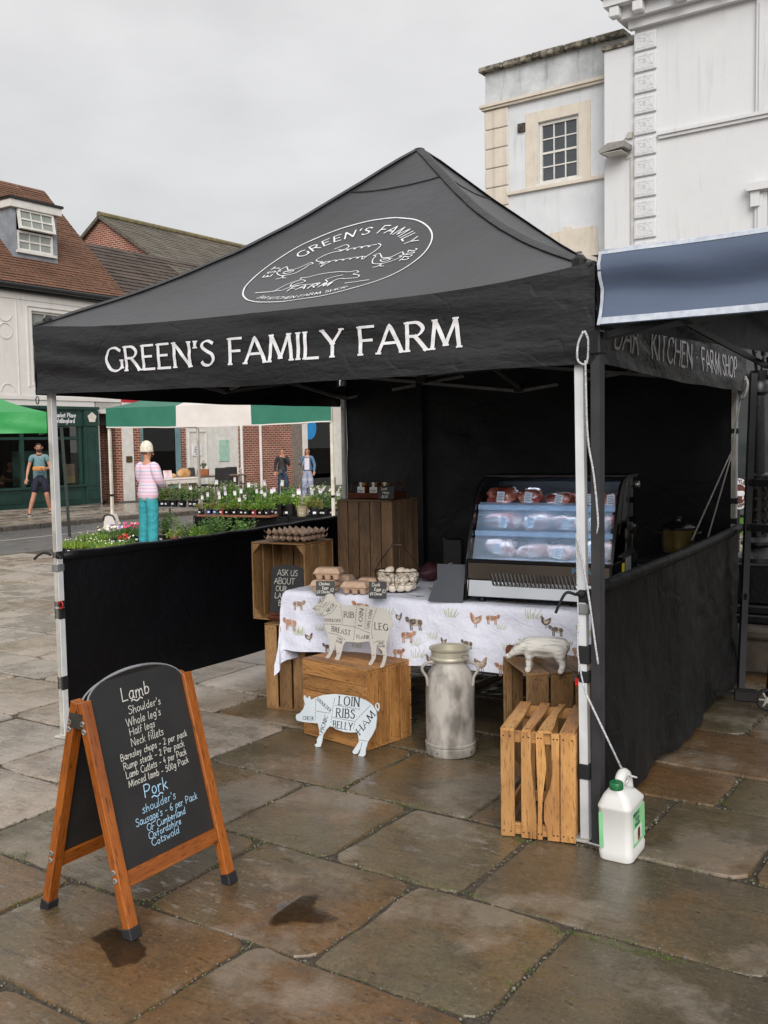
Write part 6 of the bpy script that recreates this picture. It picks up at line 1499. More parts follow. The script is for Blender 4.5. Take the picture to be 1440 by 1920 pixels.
for i, x in enumerate((.085, .165, .235)):
    j = empty('honey_jar', WKM @ Vector((x, .05+.012*i, .006)), GA+.1*i, 'honey jar with gold lid and white label, ' + ('leftmost', 'middle one', 'rightmost')[i] + ' in the wicker tray', 'jar', 'honey jars in the wicker tray')
    b = MB(); b.lathe([(.030, 0), (.034, .004), (.034, .058), (.030, .068), (.027, .072)], 8, RZ(pi/8)); b.build('glass_body', MT['honey'], j)
    b = MB(); b.lathe([(.0295, .072), (.0305, .074), (.0305, .088), (.029, .09)], 20); b.build('lid', MT['gold'], j, angle=40)
    b = MB(); b.cbox(-.026, .026, -.0345, -.0325, .024, .064, .0006); lb = b.build('label', MT['print_white'], j)
    b = MB(); b.box(-.007, .007, -.0352, -.0322, .064, .0925); b.box(-.007, .007, -.034, .02, .0905, .0918); b.build('seal_strip', MT['print_white'], j)
    b = MB(); ribbons(b, text_strokes('HONEY', .009, 1.2)[0], lambda u, v, l: Vector((u, -.0348-l, v+.036)), .0014); ribbons(b, [('l', [(-.02, .034), (0, .046), (.02, .034), (0, .022), (-.02, .034)])], lambda u, v, l: Vector((u, -.0348-l, v+.01)), .0008); b.build('label_print', MT['ink'], lb)
# ------------------------------------------------------------------ till stand, bag, slow cooker, log, pig statue
ts = empty('till_stand', G(838, 1128, TZ+.004), radians(-20), 'grey angled till stand back beside the display fridge', 'till')
MT['till'] = mat('till_grey', '#3b3f48', '#343841', 5, .5)
b = MB(); b.prism([(-.105, 0), (.085, 0), (.088, .2), (-.07, .2), (-.062, .115), (-.075, .11)], -.0, .01, T=RX(radians(-18)) @ Matrix(((1, 0, 0, 0), (0, 0, 1, 0), (0, 1, 0, 0), (0, 0, 0, 1)))); b.build('back_panel', MT['till'], ts)
b = MB(); b.cbox(-.09, .085, .06, .2, .0, .07, .008); b.build('body', MT['black_plastic'], ts)
sc_ = empty('till_screen', G(850, 1125, TZ+.0)+Vector((.02, .24, .12)), radians(-22), 'black rounded card reader screen behind the grey till stand', 'till')
b = MB(); b.cbox(-.06, .06, -.015, .015, -.1, .19, .012); b.build('case', MT['fr_black'], sc_)
b = MB(); b.tube(catmull([(-.055, -.02, .02), (-.02, -.024, .045), (-.0, -.024, .05), (-.005, -.022, .03), (-.045, -.02, .0)], 5), .002, 5); b.build('cord', MT['zinc'], sc_)
bg = MB(); bg.ball((0, 0, .05), (.085, .07, .055), 16, 10)
for q, v in enumerate(bg.v): p = Vector(v); p += p.normalized()*noise.noise(p*18)*.02; bg.v[q] = tuple(p)
o = bg.build('maroon_bag', mat('maroon_cloth', '#3f1420', '#2b0d16', 8, .6, bstr=.5, bscale=20, bdist=.01), None, G(800, 1092, TZ+.01)+Vector((.03, .1, 0)), (0, 0, .3), smooth=True); tag(o, 'crumpled maroon bag on the table behind the egg basket', 'bag')
st_ = empty('small_black_table', W(-.27, 2.3, .047), GA, 'low black side table behind the right half wall', 'table')
b = MB(); b.cbox(-.2, .2, -.25, .25, .80, .835, .005); b.build('tabletop', MT['black_plastic'], st_)
for x in (-.17, .17):
    for y in (-.22, .22): b = MB(); b.bar((x, y, -.047), (x, y, .80), .03); b.build('leg', MT['black_plastic'], st_)
ck = empty('slow_cooker', W(-.235, 2.35, .885), GA, 'bronze slow cooker with black lid behind the right half wall', 'slow cooker')
b = MB(); b.lathe([(.085, .0), (.092, .02), (.096, .05), (.098, .14), (.1, .145)], 36); b.build('pot', mat('bronze_shell', '#7d6d42', '#6d5e38', 5, .35, metal=.7), ck, angle=40)
b = MB(); b.lathe([(.1, .146), (.106, .149), (.106, .158), (.09, .172), (.05, .19), (.02, .194), (.0, .195)], 36); b.lathe([(.014, .194), (.012, .205), (.022, .21), (.022, .222), (.0, .225)], 16); b.build('lid', MT['fr_black'], ck, angle=40)
b = MB()
for s in (-1, 1): b.tube(catmull([(s*.094, -.03, .12), (s*.125, -.025, .125), (s*.125, .025, .125), (s*.094, .03, .12)], 4), .008, 6)
b.lathe([(.09, -.002), (.09, .02)], 30); b.build('handle', MT['black_plastic'], ck, smooth=True)
bb_ = MB(); bb_.ball((0, 0, .07), (.10, .08, .09), 16, 10)
for q, v in enumerate(bb_.v): p = Vector(v); p += p.normalized()*noise.noise(p*14)*.025; bb_.v[q] = tuple(p)
o = bb_.build('denim_jacket', mat('dark_denim', '#1a2230', '#121822', 20, .85, bstr=.4, bscale=60), None, W(-.33, 1.62, TZ+.01), (0, 0, 0), smooth=True); tag(o, 'bundled dark blue jacket on the table end behind the display fridge', 'jacket')
lg_ = MB(); lg_.lathe([(.024, -.09), (.027, -.08), (.026, .0), (.028, .085), (.026, .09)], 18)
for q, v in enumerate(lg_.v): p = Vector(v); r = hypot(p.x, p.y) or 1; d = .004*noise.noise(p*40); lg_.v[q] = (p.x+p.x/r*d, p.y+p.y/r*d, p.z)
o = lg_.build('brown_log', mat('log_bark', '#6b3d26', '#4a2818', 24, .8, bstr=.8, bscale=60, bdist=.004), None, G(973, 1236, .523)+Vector((.035, .05, .027)), (radians(90), 0, radians(62)), angle=40); tag(o, 'short reddish brown log lying behind the snout of the white pig', 'log')
# pig statue
MT['pigw'] = mat('carved_white_pig', '#d8d5ce', '#8f8c86', 42, .6, lo=.5, hi=.68, bstr=1.0, bscale=48, bdist=.006, stretch=(.22, 1.3, 1.3))
pg = empty('pig_statue', G(1020, 1258, .523), radians(164), 'carved white pig statue standing on the brown crate beside the gazebo leg', 'statue')
sp_ = []
def skin_mesh(name, chains, m, parent, sub=2, loc=(0, 0, 0), rot=(0, 0, 0), smooth=True):
    """one continuous body grown from a skeleton of (x,y,z,radius[,radius2]) chains"""
    vs, rs, es, ix = [], [], [], {}
    for ch in chains:
        prev = None
        for p in ch:
            k = tuple(round(c, 4) for c in p[:3])
            if k not in ix: ix[k] = len(vs); vs.append(k); rs.append((p[3], p[4] if len(p) > 4 else p[3]))
            if prev is not None and prev != ix[k]: es.append((prev, ix[k]))
            prev = ix[k]
    me = bpy.data.meshes.new(name); me.from_pydata(vs, es, []); o = bpy.data.objects.new(name, me); COL.objects.link(o)
    md = o.modifiers.new('skin', 'SKIN'); md.use_smooth_shade = True; md.branch_smoothing = .6
    sv = me.skin_vertices[0].data
    for i, r in enumerate(rs): sv[i].radius = r; sv[i].use_root = (i == 0)
    ms = o.modifiers.new('sub', 'SUBSURF'); ms.levels = sub; ms.render_levels = sub
    dg = bpy.context.evaluated_depsgraph_get(); ev = o.evaluated_get(dg); nm = bpy.data.meshes.new_from_object(ev)
    bpy.data.objects.remove(o); nm.name = name
    nm.materials.clear(); nm.materials.append(m)
    for p in nm.polygons: p.use_smooth = smooth
    return inst(name, nm, parent, loc, rot)
def blob_mesh(name, balls, m, parent, res=.007):
    """one continuous body melted together from (x,y,z,r[,sx,sy,sz]) lumps"""
    mb = bpy.data.metaballs.new(name+'_lumps'); mb.resolution = res; mb.render_resolution = res; mb.threshold = .6
    o = bpy.data.objects.new(name+'_lumps', mb); COL.objects.link(o)
    for q in balls:
        e = mb.elements.new(); e.co = q[:3]; e.stiffness = 3.2; e.radius = q[3]/.651
    dg = bpy.context.evaluated_depsgraph_get(); nm = bpy.data.meshes.new_from_object(o.evaluated_get(dg)); bpy.data.objects.remove(o); bpy.data.metaballs.remove(mb)
    nm.name = name; nm.materials.clear(); nm.materials.append(m); nm.polygons.foreach_set('use_smooth', [True]*len(nm.polygons))
    return inst(name, nm, parent)
pg.scale = (.9,)*3
lum = [(x, 0, z+.012, r*.83) for x, z, r in ((-.09, .118, .050), (-.065, .116, .056), (-.04, .113, .058), (-.01, .112, .058), (.02, .112, .058), (.05, .114, .057), (.078, .114, .051), (.103, .108, .043), (.124, .099, .036), (.142, .086, .028), (.157, .074, .022), (.170, .064, .018), (.180, .057, .016), (-.02, .098, .050), (.02, .098, .050))]
for s in (-1, 1):
    lum += [(.066, s*.026, .10, .028), (.071, s*.030, .075, .021), (.073, s*.033, .052, .016), (.073, s*.035, .033, .0145), (.074, s*.035, .018, .014), (.078, s*.035, .009, .0145)]
    lum += [(-.080, s*.026, .105, .035), (-.087, s*.030, .076, .026), (-.096, s*.033, .052, .018), (-.098, s*.036, .034, .0155), (-.094, s*.036, .02, .0145), (-.088, s*.036, .009, .015)]
body = blob_mesh('body', lum, MT['pigw'], pg)
for s in (-1, 1):
    b = MB(); b.prism([(0, 0), (.03, .012), (.034, -.012), (.006, -.018)], -.003, .003, T=TR(.112, s*.026, .136) @ RZ(s*.6) @ RY(-.5)); b.build('ear', MT['pigw'], pg)
    b = MB(); b.ball((.148, s*.022, .104), .0036, 8, 6); b.build('eye', MT['ink'], pg)
b = MB(); b.tube(catmull([(-.124, 0, .138), (-.138, .004, .146), (-.142, -.006, .155), (-.134, -.004, .158), (-.132, .006, .151)], 5), .0045, 6); b.build('tail', MT['pigw'], pg, smooth=True)
b = MB(); b.tube([(.176, 0, .072), (.192, 0, .065)], [.0145, .014], 12); b.build('snout', MT['pigw'], pg, smooth=True)
# ------------------------------------------------------------------ A-board (local frame: x along the width to the right-back, y away, z up)
F0, F1 = G(240, 1770), G(440, 1655); B0 = G(83, 1700)
AX = (F1-F0); AW = hypot(AX.x, AX.y); AA = atan2(AX.y, AX.x)
mid = (F0+B0)/2; mid.z = 0
ab = empty('a_board', mid, AA, 'folding wooden A-board with arched blackboards chalked with lamb and pork cuts', 'pavement sign')
IM = (TR(*mid) @ RZ(AA)).inverted(); dF = (IM @ F0).y; HT = .745
AWD = AW
MT['edge'] = mat('board_edge', '#8f9094', '#737478', 9, .4)
LB, LT = .042, .032
for s, nm in ((-1, 'front'), (1, 'back')):
    yb = -abs(dF)*(-s) if False else s*abs(dF); yt = s*.030
    d = Vector((0, yt-yb, HT)).normalized(); nrm = Vector((0, s*d.z, -s*d.y)); nrm = Vector((0, d.z, -d.y))*s
    up = d; ex = Vector((1, 0, 0))
    L_ = hypot(yt-yb, HT)
    M = basis((0, yb, 0), ex, Vector((0, -1 if False else 0, 0)) if False else nrm, up)
    # M: x along width, y outwards (away from the other board), z up the slope
    for x in (0, AWD-LB):
        b = MB(); b.cbox(-L_/2, L_/2, -LT/2, LT/2, -LB/2, LB/2, .003); lg = b.build('leg', MT['wood_frame'], ab); lg.matrix_local = M @ basis((x+LB/2, -LT/2, L_/2+.01), (0, 0, 1), (0, 1, 0), (-1, 0, 0))
        b = MB(); b.cbox(-.024, .024, -.020, .020, -.006, .034, .003); ft = b.build('rubber_foot', MT['rubber'], lg); ft.matrix_parent_inverse = Matrix.Identity(4); ft.matrix_local = basis((0, 0, 0), (0, 0, 1), (0, 1, 0), (-1, 0, 0)).inverted() @ TR(0, 0, -L_/2-.004)
    b = MB(); b.cbox(-AWD/2+LB+.001, AWD/2-LB-.001, -.011, .011, -.026, .026, .002); rl_ = b.build('rail', MT['wood_frame'], ab); rl_.matrix_local = M @ basis((AWD/2, -LT/2, .185), (1, 0, 0), (0, 1, 0), (0, 0, 1))
    # arched panel
    w0, w1, z0, z1 = LB-.006, AWD-LB+.006, .205, L_-.005
    arch = [(w0, z0), (w1, z0), (w1, z1)]+[(AWD/2+(w1-w0)/2*cos(pi*k/20), z1+.085*sin(pi*k/20)) for k in range(1, 20)]+[(w0, z1)]
    b = MB(); b.mi = 0; b.prism(arch, .0, .006, T=M @ basis((0, -LT/2-.003, 0), (1, 0, 0), (0, 0, 1), (0, 1, 0))); pn = b.build('blackboard', MT['chalkboard'], ab)
    b = MB(); b.tube([M @ Vector((x, -LT/2, z+.0)) for x, z in [(w1, z1)]+[(AWD/2+(w1-w0)/2*cos(pi*k/20), z1+.085*sin(pi*k/20)) for k in range(1, 20)]+[(w0, z1)]], .0036, 6); b.build('edging', MT['edge'], pn, smooth=True)
    # bolts on the left-hand end
    for z in (.195, .245 if False else .222, L_-.06, L_-.087):
        b = MB(); b.lathe([(.0105, 0), (.0105, .002), (.007, .004), (.004, .003), (.0, .003)], 12, T=M @ basis((-.0005, -LT/2, z), (0, 1, 0), (0, 0, 1), (-1, 0, 0))); b.build('bolt', MT['zinc'], ab)
    if s < 0:
        fn0 = lambda u, v, l: M @ Vector((u, -LT/2+.0036+l, v))
        FR_M = M.copy()
        MM = FR_M
        def fnA(u, v, l, MM=MM): return MM @ Vector((u, -LT/2+.0038+l, v))
        cx = AWD/2
        m0, m1 = MB(), MB()
        T_ = [('Lamb', 0.239, 0.744, 0.05, 0, 0.128),
              ("Shoulder's", 0.267, 0.696, 0.029, 0, 0.15),
              ("Whole leg's", 0.252, 0.658, 0.03, 0, 0.16),
              ('Half legs', 0.236, 0.626, 0.027, 0, 0.117),
              ('Neck fillets', 0.25, 0.589, 0.03, 0, 0.151),
              ('Barnsley chops - 2 per pack', 0.275, 0.556, 0.025, 0, 0.314),
              ('Rump steak - 2 Per pack', 0.265, 0.524, 0.025, 0, 0.285),
              ('Lamb Cutlets - 4 per Pack', 0.268, 0.494, 0.025, 0, 0.285),
              ('Minced lamb - 500g Pack', 0.27, 0.464, 0.025, 0, 0.284),
              ('Pork', 0.238, 0.41, 0.046, 1, 0.107),
              ("shoulder's", 0.24, 0.364, 0.03, 1, 0.156),
              ("Sausage's - 6 per Pack", 0.27, 0.332, 0.027, 1, 0.293),
              ('GF Cumberland', 0.256, 0.302, 0.025, 1, 0.181),
              ('Oxfordshire', 0.242, 0.275, 0.025, 1, 0.153),
              ('Cotswold', 0.236, 0.248, 0.026, 1, 0.129)]
        for t_, u, v, h, k, mx in T_:
            h *= .9; st, w = text_strokes(t_, h, 1.0, slant=.05, jitter=.4); kx = mx/w
            st = [(kd, [(u+a*kx, v+bb+.02*a*kx) for a, bb in p]) for kd, p in st]
            ribbons((m0, m1)[k], st, fnA, .0038 if h > .036 else .0024, step=.004, lift=.0006)
        for v, k in ((.742, 0), (.407, 1)):
            ribbons((m0, m1)[k], [('c', [(.215+.05*i/8, v-.006+.004*sin(i*1.2)) for i in range(9)])], fnA, .0042, lift=.0008)
        m0.build('chalk_writing', MT['chalk'], pn); m1.build('chalk_writing', MT['chalk_blue'], pn)
b = MB(); b.bar((-.001, -.03, HT-.055), (-.001, .03, HT-.055), .006, .05); b.build('hinge_plate', mat('hinge_dark', '#4c4a47', '#3a3836', 9, .4, metal=.4), ab)
# ------------------------------------------------------------------ white jug weighing down the rope (x along its label face)
MT['hdpe'] = mat('white_plastic', '#d9d9d7', '#cfcfcc', 4, .34)
jg = empty('plastic_jug', G(1160, 1606)+Vector((.022, .034, 0)), radians(57), 'white plastic jug with green cap and green label used as a gazebo weight', 'jug')
JM = RY(radians(-4))
def rrect(w, d, r, n=5):
    out = []
    for cx, cy, a0 in ((w/2-r, d/2-r, 0), (-w/2+r, d/2-r, 90), (-w/2+r, -d/2+r, 180), (w/2-r, -d/2+r, 270)):
        for k in range(n+1): a = radians(a0+90*k/n); out.append((cx+r*cos(a), cy+r*sin(a)))
    return out
lv = [(.0, .165, .115, .03, 0), (.006, .18, .13, .03, 0), (.035, .184, .134, .028, 0), (.042, .176, .127, .026, 0), (.20, .176, .127, .026, 0), (.207, .182, .132, .026, 0), (.215, .18, .13, .026, 0), (.25, .125, .10, .028, -.01), (.268, .075, .07, .03, -.03), (.275, .05, .05, .0245, -.045)]
b = MB(); n = 24; vs = []
for z, w, d, r, ox in lv: vs += [(x+ox, y, z) for x, y in rrect(w, d, r)]
fs = [(i*n+k, i*n+(k+1) % n, (i+1)*n+(k+1) % n, (i+1)*n+k) for i in range(len(lv)-1) for k in range(n)]+[tuple(range(n))[::-1], tuple((len(lv)-1)*n+k for k in range(n))]
b.add(vs, fs, JM); b.build('body', MT['hdpe'], jg, angle=40)
b = MB(); b.tube(catmull([(-.02, 0, .272), (.005, 0, .30), (.035, 0, .305), (.062, 0, .285), (.075, 0, .245), (.08, 0, .22)], 6), [.019, .019, .019, .02, .02, .021, .021, .021, .021, .021, .021, .021, .021, .021, .021, .021, .022, .022, .022, .022, .022, .022, .022, .022, .022, .022, .022, .022, .022, .022, .022][:31], 12, T=JM); b.build('handle', MT['hdpe'], jg, smooth=True)
b = MB(); b.lathe([(.023, .274), (.026, .276), (.026, .298), (.023, .302), (.0, .302)], 24, T=JM @ TR(-.045, 0, 0)); b.build('cap', mat('green_cap', '#146b3c', '#105930', 40, .4), jg, angle=40)
MT['lab_green'] = mat('label_green', '#7cc488', '#8fd09a', 9, .4)
b = MB(); b.box(-.055, .075, -.0655, -.0638, .055, .19, T=JM); lb = b.build('label', MT['lab_green'], jg)
b = MB(); b.box(-.0895, -.0882, .040, .056, .052, .19, T=JM); b.build('label', MT['lab_green'], jg)
b = MB(); b.box(-.048, .034, -.0668, -.0657, .068, .122, T=JM); b.build('label_picture', mat('label_pic_white', '#e9ebe6', '#d5d9d2', 20, .4), lb)
b = MB(); b.prism([(-.012, .07), (.014, .07), (.014, .105), (.01, .118), (-.008, .118), (-.012, .105)], .0669, .0676, T=JM @ Matrix(((1, 0, 0, 0), (0, 0, -1, 0), (0, 1, 0, 0), (0, 0, 0, 1)))); b.build('boot_picture', mat('boot_dark', '#33231d', '#6b2a1a', 60, .5), lb)
b = MB(); b.box(-.008, .012, -.0679, -.0677, .07, .08, T=JM); b.build('boot_toe', mat('boot_red', '#b23a20', '#d07a30', 60, .5), lb)
b = MB(); fn = lambda u, v, l: JM @ Vector((u, -.0657-l, v)); ribbons(b, [(k, [(u-.02, v+.172) for u, v in p]) for k, p in text_strokes('NIKWAX', .014, 1.4)[0]], fn, .003); ribbons(b, [(k, [(u-.01, v+.15) for u, v in p]) for k, p in text_strokes('TECH', .014, 1.6)[0]], fn, .0034); ribbons(b, [(k, [(u-.01, v+.13) for u, v in p]) for k, p in text_strokes('WASH', .014, 1.6)[0]], fn, .0034)
b.build('label_print', mat('label_ink', '#123a35', '#0e2d3a', 9, .5), lb)
# ------------------------------------------------------------------ neighbouring stalls
BG = Vector((.803, 3.742, 0)); BA = radians(-41)
bz = empty('blue_gazebo', BG, BA, 'blue grey canopy with white bound edges on dark grey legs at the right edge', 'gazebo')
def bval(s, z, side=0, l=0.0):
    f = (2.262-z)/.262; w = .02*noise.noise(Vector((s*1.5, z*4, 2)))+.012*noise.noise(Vector((s*3+z*4, z*13-s, 7)))+.03*sin(f*pi)*noise.noise(Vector((s*.8, 1, 6)))+.02*sin(f*2.5*pi)*(.7+.5*noise.noise(Vector((s*.7, 3, 1))))
    if side == 0: return Vector((s+.045, -.05-w-l, z-.015*sin(pi*min(1, s/3))))
    return Vector((-.0+w*.2-l, s-.03, z))
b = MB(); b.grid(lambda u, v: bval(3.0*u, 2.262-.262*v), 60, 12); b.build('valance', MT['blue_canopy'], bz, smooth=True)
b = MB(); b.grid(lambda u, v: (3.0*u, -.03+3.0*v, 2.262-.10*sin(pi*u)*sin(pi*v)), 12, 12); b.build('roof_panel', MT['blue_canopy'], bz, smooth=True)
b = MB(); b.grid(lambda u, v: (.02, -.02+3.0*u, 2.255-.25*v+.0), 20, 3); b.build('valance', fabric('blue_shaded_side', '#1a2029', '#202733', .5), bz, smooth=True)  # darker copy of the canopy blue; the inner face's shade is put in
b = MB(); b.grid(lambda u, v: bval(3.0*u, 2.003+.024*v, 0, .003), 60, 1); b.grid(lambda u, v: bval(.0+.013*v, 2.0+.266*u, 0, .003), 6, 1); b.grid(lambda u, v: bval(3.0*u, 2.256+.012*v, 0, .002), 60, 1)
b.tube([bval(3.0*t/30, 2.268, 0, 0)+Vector((0, .01, 0)) for t in range(31)], .008, 6); b.build('white_binding', MT['white_trim'], bz, smooth=True)
b = MB(); b.bar((.0, .02, .012), (.0, .02, 1.98), .038, .038); lg = b.build('leg', MT['grey_leg'], bz)
b = MB(); b.cbox(-.035, .035, -.01, .06, 0, .012, .003); b.build('foot_plate', MT['zinc'], lg)
b = MB(); b.cbox(-.024, .024, -.01, .044, 1.90, 1.99, .006); b.build('corner_joint', MT['black_plastic'], lg)
BMi = (TR(*BG) @ RZ(BA)).inverted()
p0 = BMi @ G(1389, 1293); p1 = BMi @ (EYE+ray(1413, 700)*((G(1389, 1293)).y/ray(1413, 700).y))
b = MB(); b.bar(p0+Vector((0, 0, .01)), p1, .038, .038); lg2 = b.build('leg', MT['grey_leg'], bz)
b = MB(); b.cbox(p0.x-.05, p0.x+.03, p0.y-.03, p0.y+.03, 0, .01, .003); b.build('foot_plate', MT['zinc'], lg2)
for t in (.30, .52, .66): 
    b = MB(); q = p0.lerp(p1, t); b.cbox(q.x-.023, q.x+.023, q.y-.023, q.y+.023, q.z-.02, q.z+.02, .004)
    if t > .4: b.bar((q.x, q.y, q.z), (q.x+.6, q.y-.05, q.z-.02), .02, .045)
    b.build('strap', MT['black_strap'], bz)
b = MB()
for a, c in (((.03, .03, 2.2), (1.5, .03, 1.95)), ((.03, .03, 1.97), (1.5, .03, 2.2)), ((.02, .05, 2.18), (.1, 1.5, 1.92)), ((.02, .05, 1.97), (.1, 1.5, 2.2)), ((.1, 1.5, 1.92), (.02, 2.6, 2.18)), ((.1, 1.5, 2.2), (.02, 2.6, 1.97)), ((.1, 1.5, 1.95), (1.5, 1.5, 2.05))): b.bar(a, c, .012, .026)
b.build('scissor_truss', mat('dark_truss', '#2c2d30', '#222326', 8, .4, metal=.3), bz)
hb = MB()
def hang(u, v): return (.60+.42*u+.03*sin(v*3), 2.0+.04*sin(u*9+v*2), 1.98-1.25*v-.05*sin(u*3))
hb.grid(hang, 14, 20); o = hb.build('brown_canvas', fabric('brown_canvas', '#4a3022', '#543728', .7, .4, 3), None, BG, (0, 0, BA), smooth=True); tag(o, 'long brown canvas sheet hanging under the blue canopy at the right edge', 'canvas sheet')
o.location = Vector((1.93, 4.95, 0))-RZ(BA) @ Vector((.60, 2.0, 0))
tr_ = empty('hand_trolley', G(1428, 1332), radians(-20), 'black trolley with a spoked wheel on the flags at the right edge', 'trolley')
b = MB(); b.tube([(.03+.055*cos(2*pi*t/28), 0, .065+.055*sin(2*pi*t/28)) for t in range(28)], .011, 8, closed=True); wh = b.build('wheel', MT['rubber'], tr_, smooth=True)
b = MB()
for k in range(6): a = 2*pi*k/6; b.bar((.03, 0, .065), (.03+.05*cos(a), 0, .065+.05*sin(a)), .012, .01)
b.tube([(.03, -.02, .065), (.03, .02, .065)], .016, 10); b.build('spokes', MT['zinc'], wh)
b = MB(); b.cbox(-.15, -.02, -.03, .06, .05, .11, .006); b.bar((-.15, .01, .085), (-.34, .03, .07), .018); b.bar((.03, .03, .065), (.06, .06, .5), .015); b.build('frame', MT['black_plastic'], tr_)
# cast-iron post on a stone plinth
IP = Vector((2.60, 6.85, 0)); MT['iron'] = mat('black_cast_iron', '#17171a', '#101012', 20, .35, bstr=.5, bscale=40, bdist=.006)
pl = MB(); pl.cbox(-.42, .42, -.40, .40, .0, .235, .02); pl.cbox(-.46, .46, -.44, .44, .238, .31, .02)
o = pl.build('stone_plinth', mat('plinth_stone', '#5d5348', '#34302a', 6, .7, bstr=.6), None, IP, (0, 0, GA)); tag(o, 'worn stone plinth under the ornate black iron post', 'plinth')
ip = empty('iron_post', IP+Vector((0, 0, .312)), GA, 'ornate black cast iron post with scroll brackets standing on the stone plinth', 'lamp post')
b = MB(); b.cbox(-.26, .26, -.26, .26, 0, .06, .01); b.cbox(-.23, .23, -.23, .23, .061, .12, .01); b.cbox(-.17, .17, -.17, .17, .121, .40, .01); b.build('base', MT['iron'], ip)
b = MB(); b.lathe([(.15, .40), (.15, .43), (.10, .47), (.085, .5), (.11, .52), (.11, .54), (.08, .57)], 24); b.lathe([(.07, .57), (.072, .95), (.085, .97), (.085, 1.0), (.055, 1.02)], 16)
for k in range(8):
    a = 2*pi*k/8
    for j in range(5): b.ball((.072*cos(a), .072*sin(a), .61+.075*j), .016, 6, 4)
b.lathe([(.055, 1.02), (.045, 1.55), (.07, 1.57), (.07, 1.62), (.05, 1.65), (.06, 1.72)], 16); b.build('column', MT['iron'], ip, angle=40)
b = MB()
for a in (0, pi/2, pi, 3*pi/2):
    c, s = cos(a), sin(a); P = [(.05+.10*t/10*1.2+.0, 1.66+.16*t/10) for t in range(11)]+[(.17+.045*cos(k*.6-1.2), 1.86+.045*sin(k*.6-1.2)*(1-k*.04)) for k in range(10)]
    b.tube([(r*c, r*s, z) for r, z in P], .012, 6)
b.build('scroll_bracket', MT['iron'], ip, smooth=True)
b = MB(); b.cbox(-.2, .2, -.2, .2, 1.93, 1.97, .01); b.cbox(-.23, .23, -.23, .23, 1.971, 2.02, .01)
for x in (-.17, .17):
    for y in (-.17, .17):
        b.tube([(x+.02*cos(t*.9), y+.02*sin(t*.9), 2.02+t*.02) for t in range(14)], .02, 6)
b.build('canopy_frame', MT['iron'], ip)
rs = empty('round_sign', EYE+ray(1386, 926)*(8.6/ray(1386, 926).y), 0, 'round white sign with a brown animal emblem behind the right rear gazebo leg', 'sign')
XZY = Matrix(((1, 0, 0, 0), (0, 0, 1, 0), (0, 1, 0, 0), (0, 0, 0, 1)))
b = MB(); b.prism([(.09*cos(t*pi/16), .135*sin(t*pi/16)) for t in range(32)], 0, .01, T=XZY); b.build('disc', MT['print_white'], rs)
b = MB(); b.prism([(.06*cos(t*pi/16), .085*sin(t*pi/16)) for t in range(32)], -.004, -.001, T=XZY); b.build('brown_disc', mat('sign_brown', '#5c2a20', '#50241b', 5, .6), rs)
b = MB(); b.prism([(x*.045, y*.05) for x, y in BODY], -.007, -.0045, T=XZY); b.bar((-.03, -.006, -.01), (-.03, -.006, -.05), .012, .003); b.bar((.03, -.006, -.01), (.03, -.006, -.05), .012, .003); b.bar((-.04, -.006, .0), (-.045, -.006, .06), .016, .003); b.build('emblem', MT['print_white'], rs)
b = MB()
for t, mid_a, inw in (('STYLE', 90, True), ('FARM', 270, False)):
    st, w = text_strokes(t, .028, 1.5); out = []
    for kd, p in st:
        q = []
        for u, v in p:
            a = radians(mid_a)-(u if inw else -u)/.075; r = (1+(v if inw else -v+.02)/.09*.9); q.append((.066*r*cos(a), .098*r*sin(a)))
        out.append((kd, q))
    ribbons(b, out, lambda u, v, l: Vector((u, -.003-l, v)), .006)
b.build('sign_lettering', mat('sign_brown2', '#5c2a20', '#50241b', 5, .6), rs)['kind'] = 'stuff'
b = MB(); b.tube([(0, .02, -.135), (0, .02, -1.45)], .015, 6); b.build('stake', MT['iron'], rs)
cb_ = empty('green_counter', EYE+ray(1412, 1003)*(11.0/ray(1412, 1003).y), radians(-33), 'green counter front of a distant stall beyond the iron post', 'counter'); hz0 = cb_.location.z
b = MB(); b.cbox(-.4, 1.0, 0, .4, 0, .2, .01); b.build('front', mat('leaf_green', '#4f7a2c', '#436a25', 6, .5), cb_)
b = MB(); b.cbox(-.42, 1.02, -.02, .42, .203, .23, .005); b.build('top', MT['black_plastic'], cb_)
for x in (-.35, .9): b = MB(); b.bar((x, .2, 0), (x, .2, -hz0), .05); b.build('leg', MT['black_plastic'], cb_)
# ground-floor shopfront of the stucco house (dark)
b = MB(); b.box(.0, 9, -.02, -.001, .0, 3.3); part(b, 'shopfront', mat('grey_shopfront', '#4d4f52', '#3b3d40', 2, .5), big)
for i in range(5):
    b = MB(); b.box(.3+i*1.6, 1.6+i*1.6, -.035, -.021, .7, 2.7); part(b, 'shop_window', MT['pane'], big)
# left-hand green canopy
GQ = EYE+ray(88, 812)*(17/ray(88, 812).y)
gg = empty('green_gazebo', (GQ.x, GQ.y, 0), radians(22), 'plain bright green market canopy at the left edge', 'gazebo')
zb = GQ.z; b = MB()
def gval(u, v): return (-3*u, -.03-.05*noise.noise(Vector((u*5, v*2, 0)))*v-.02*sin(u*16)*v, zb+.36-.36*v)
b.grid(gval, 40, 8); b.grid(lambda u, v: (.02, 3*u, zb+.36-.36*v), 10, 4); b.build('valance', MT['green_canopy'], gg, smooth=True)
b = MB()
def groof(u, v):
    m = 1-v; return (-1.5+1.5*(u*2-1)*m, 1.5-1.5*m, zb+.36+.8*v-.12*sin(pi*v))
b.grid(groof, 16, 14); b.grid(lambda u, v: (-1.5+1.5*(1-v), 1.5+1.5*(u*2-1)*(1-v), zb+.36+.8*v-.12*sin(pi*v)), 16, 14); b.build('roof_panel', MT['green_canopy'], gg, smooth=True)
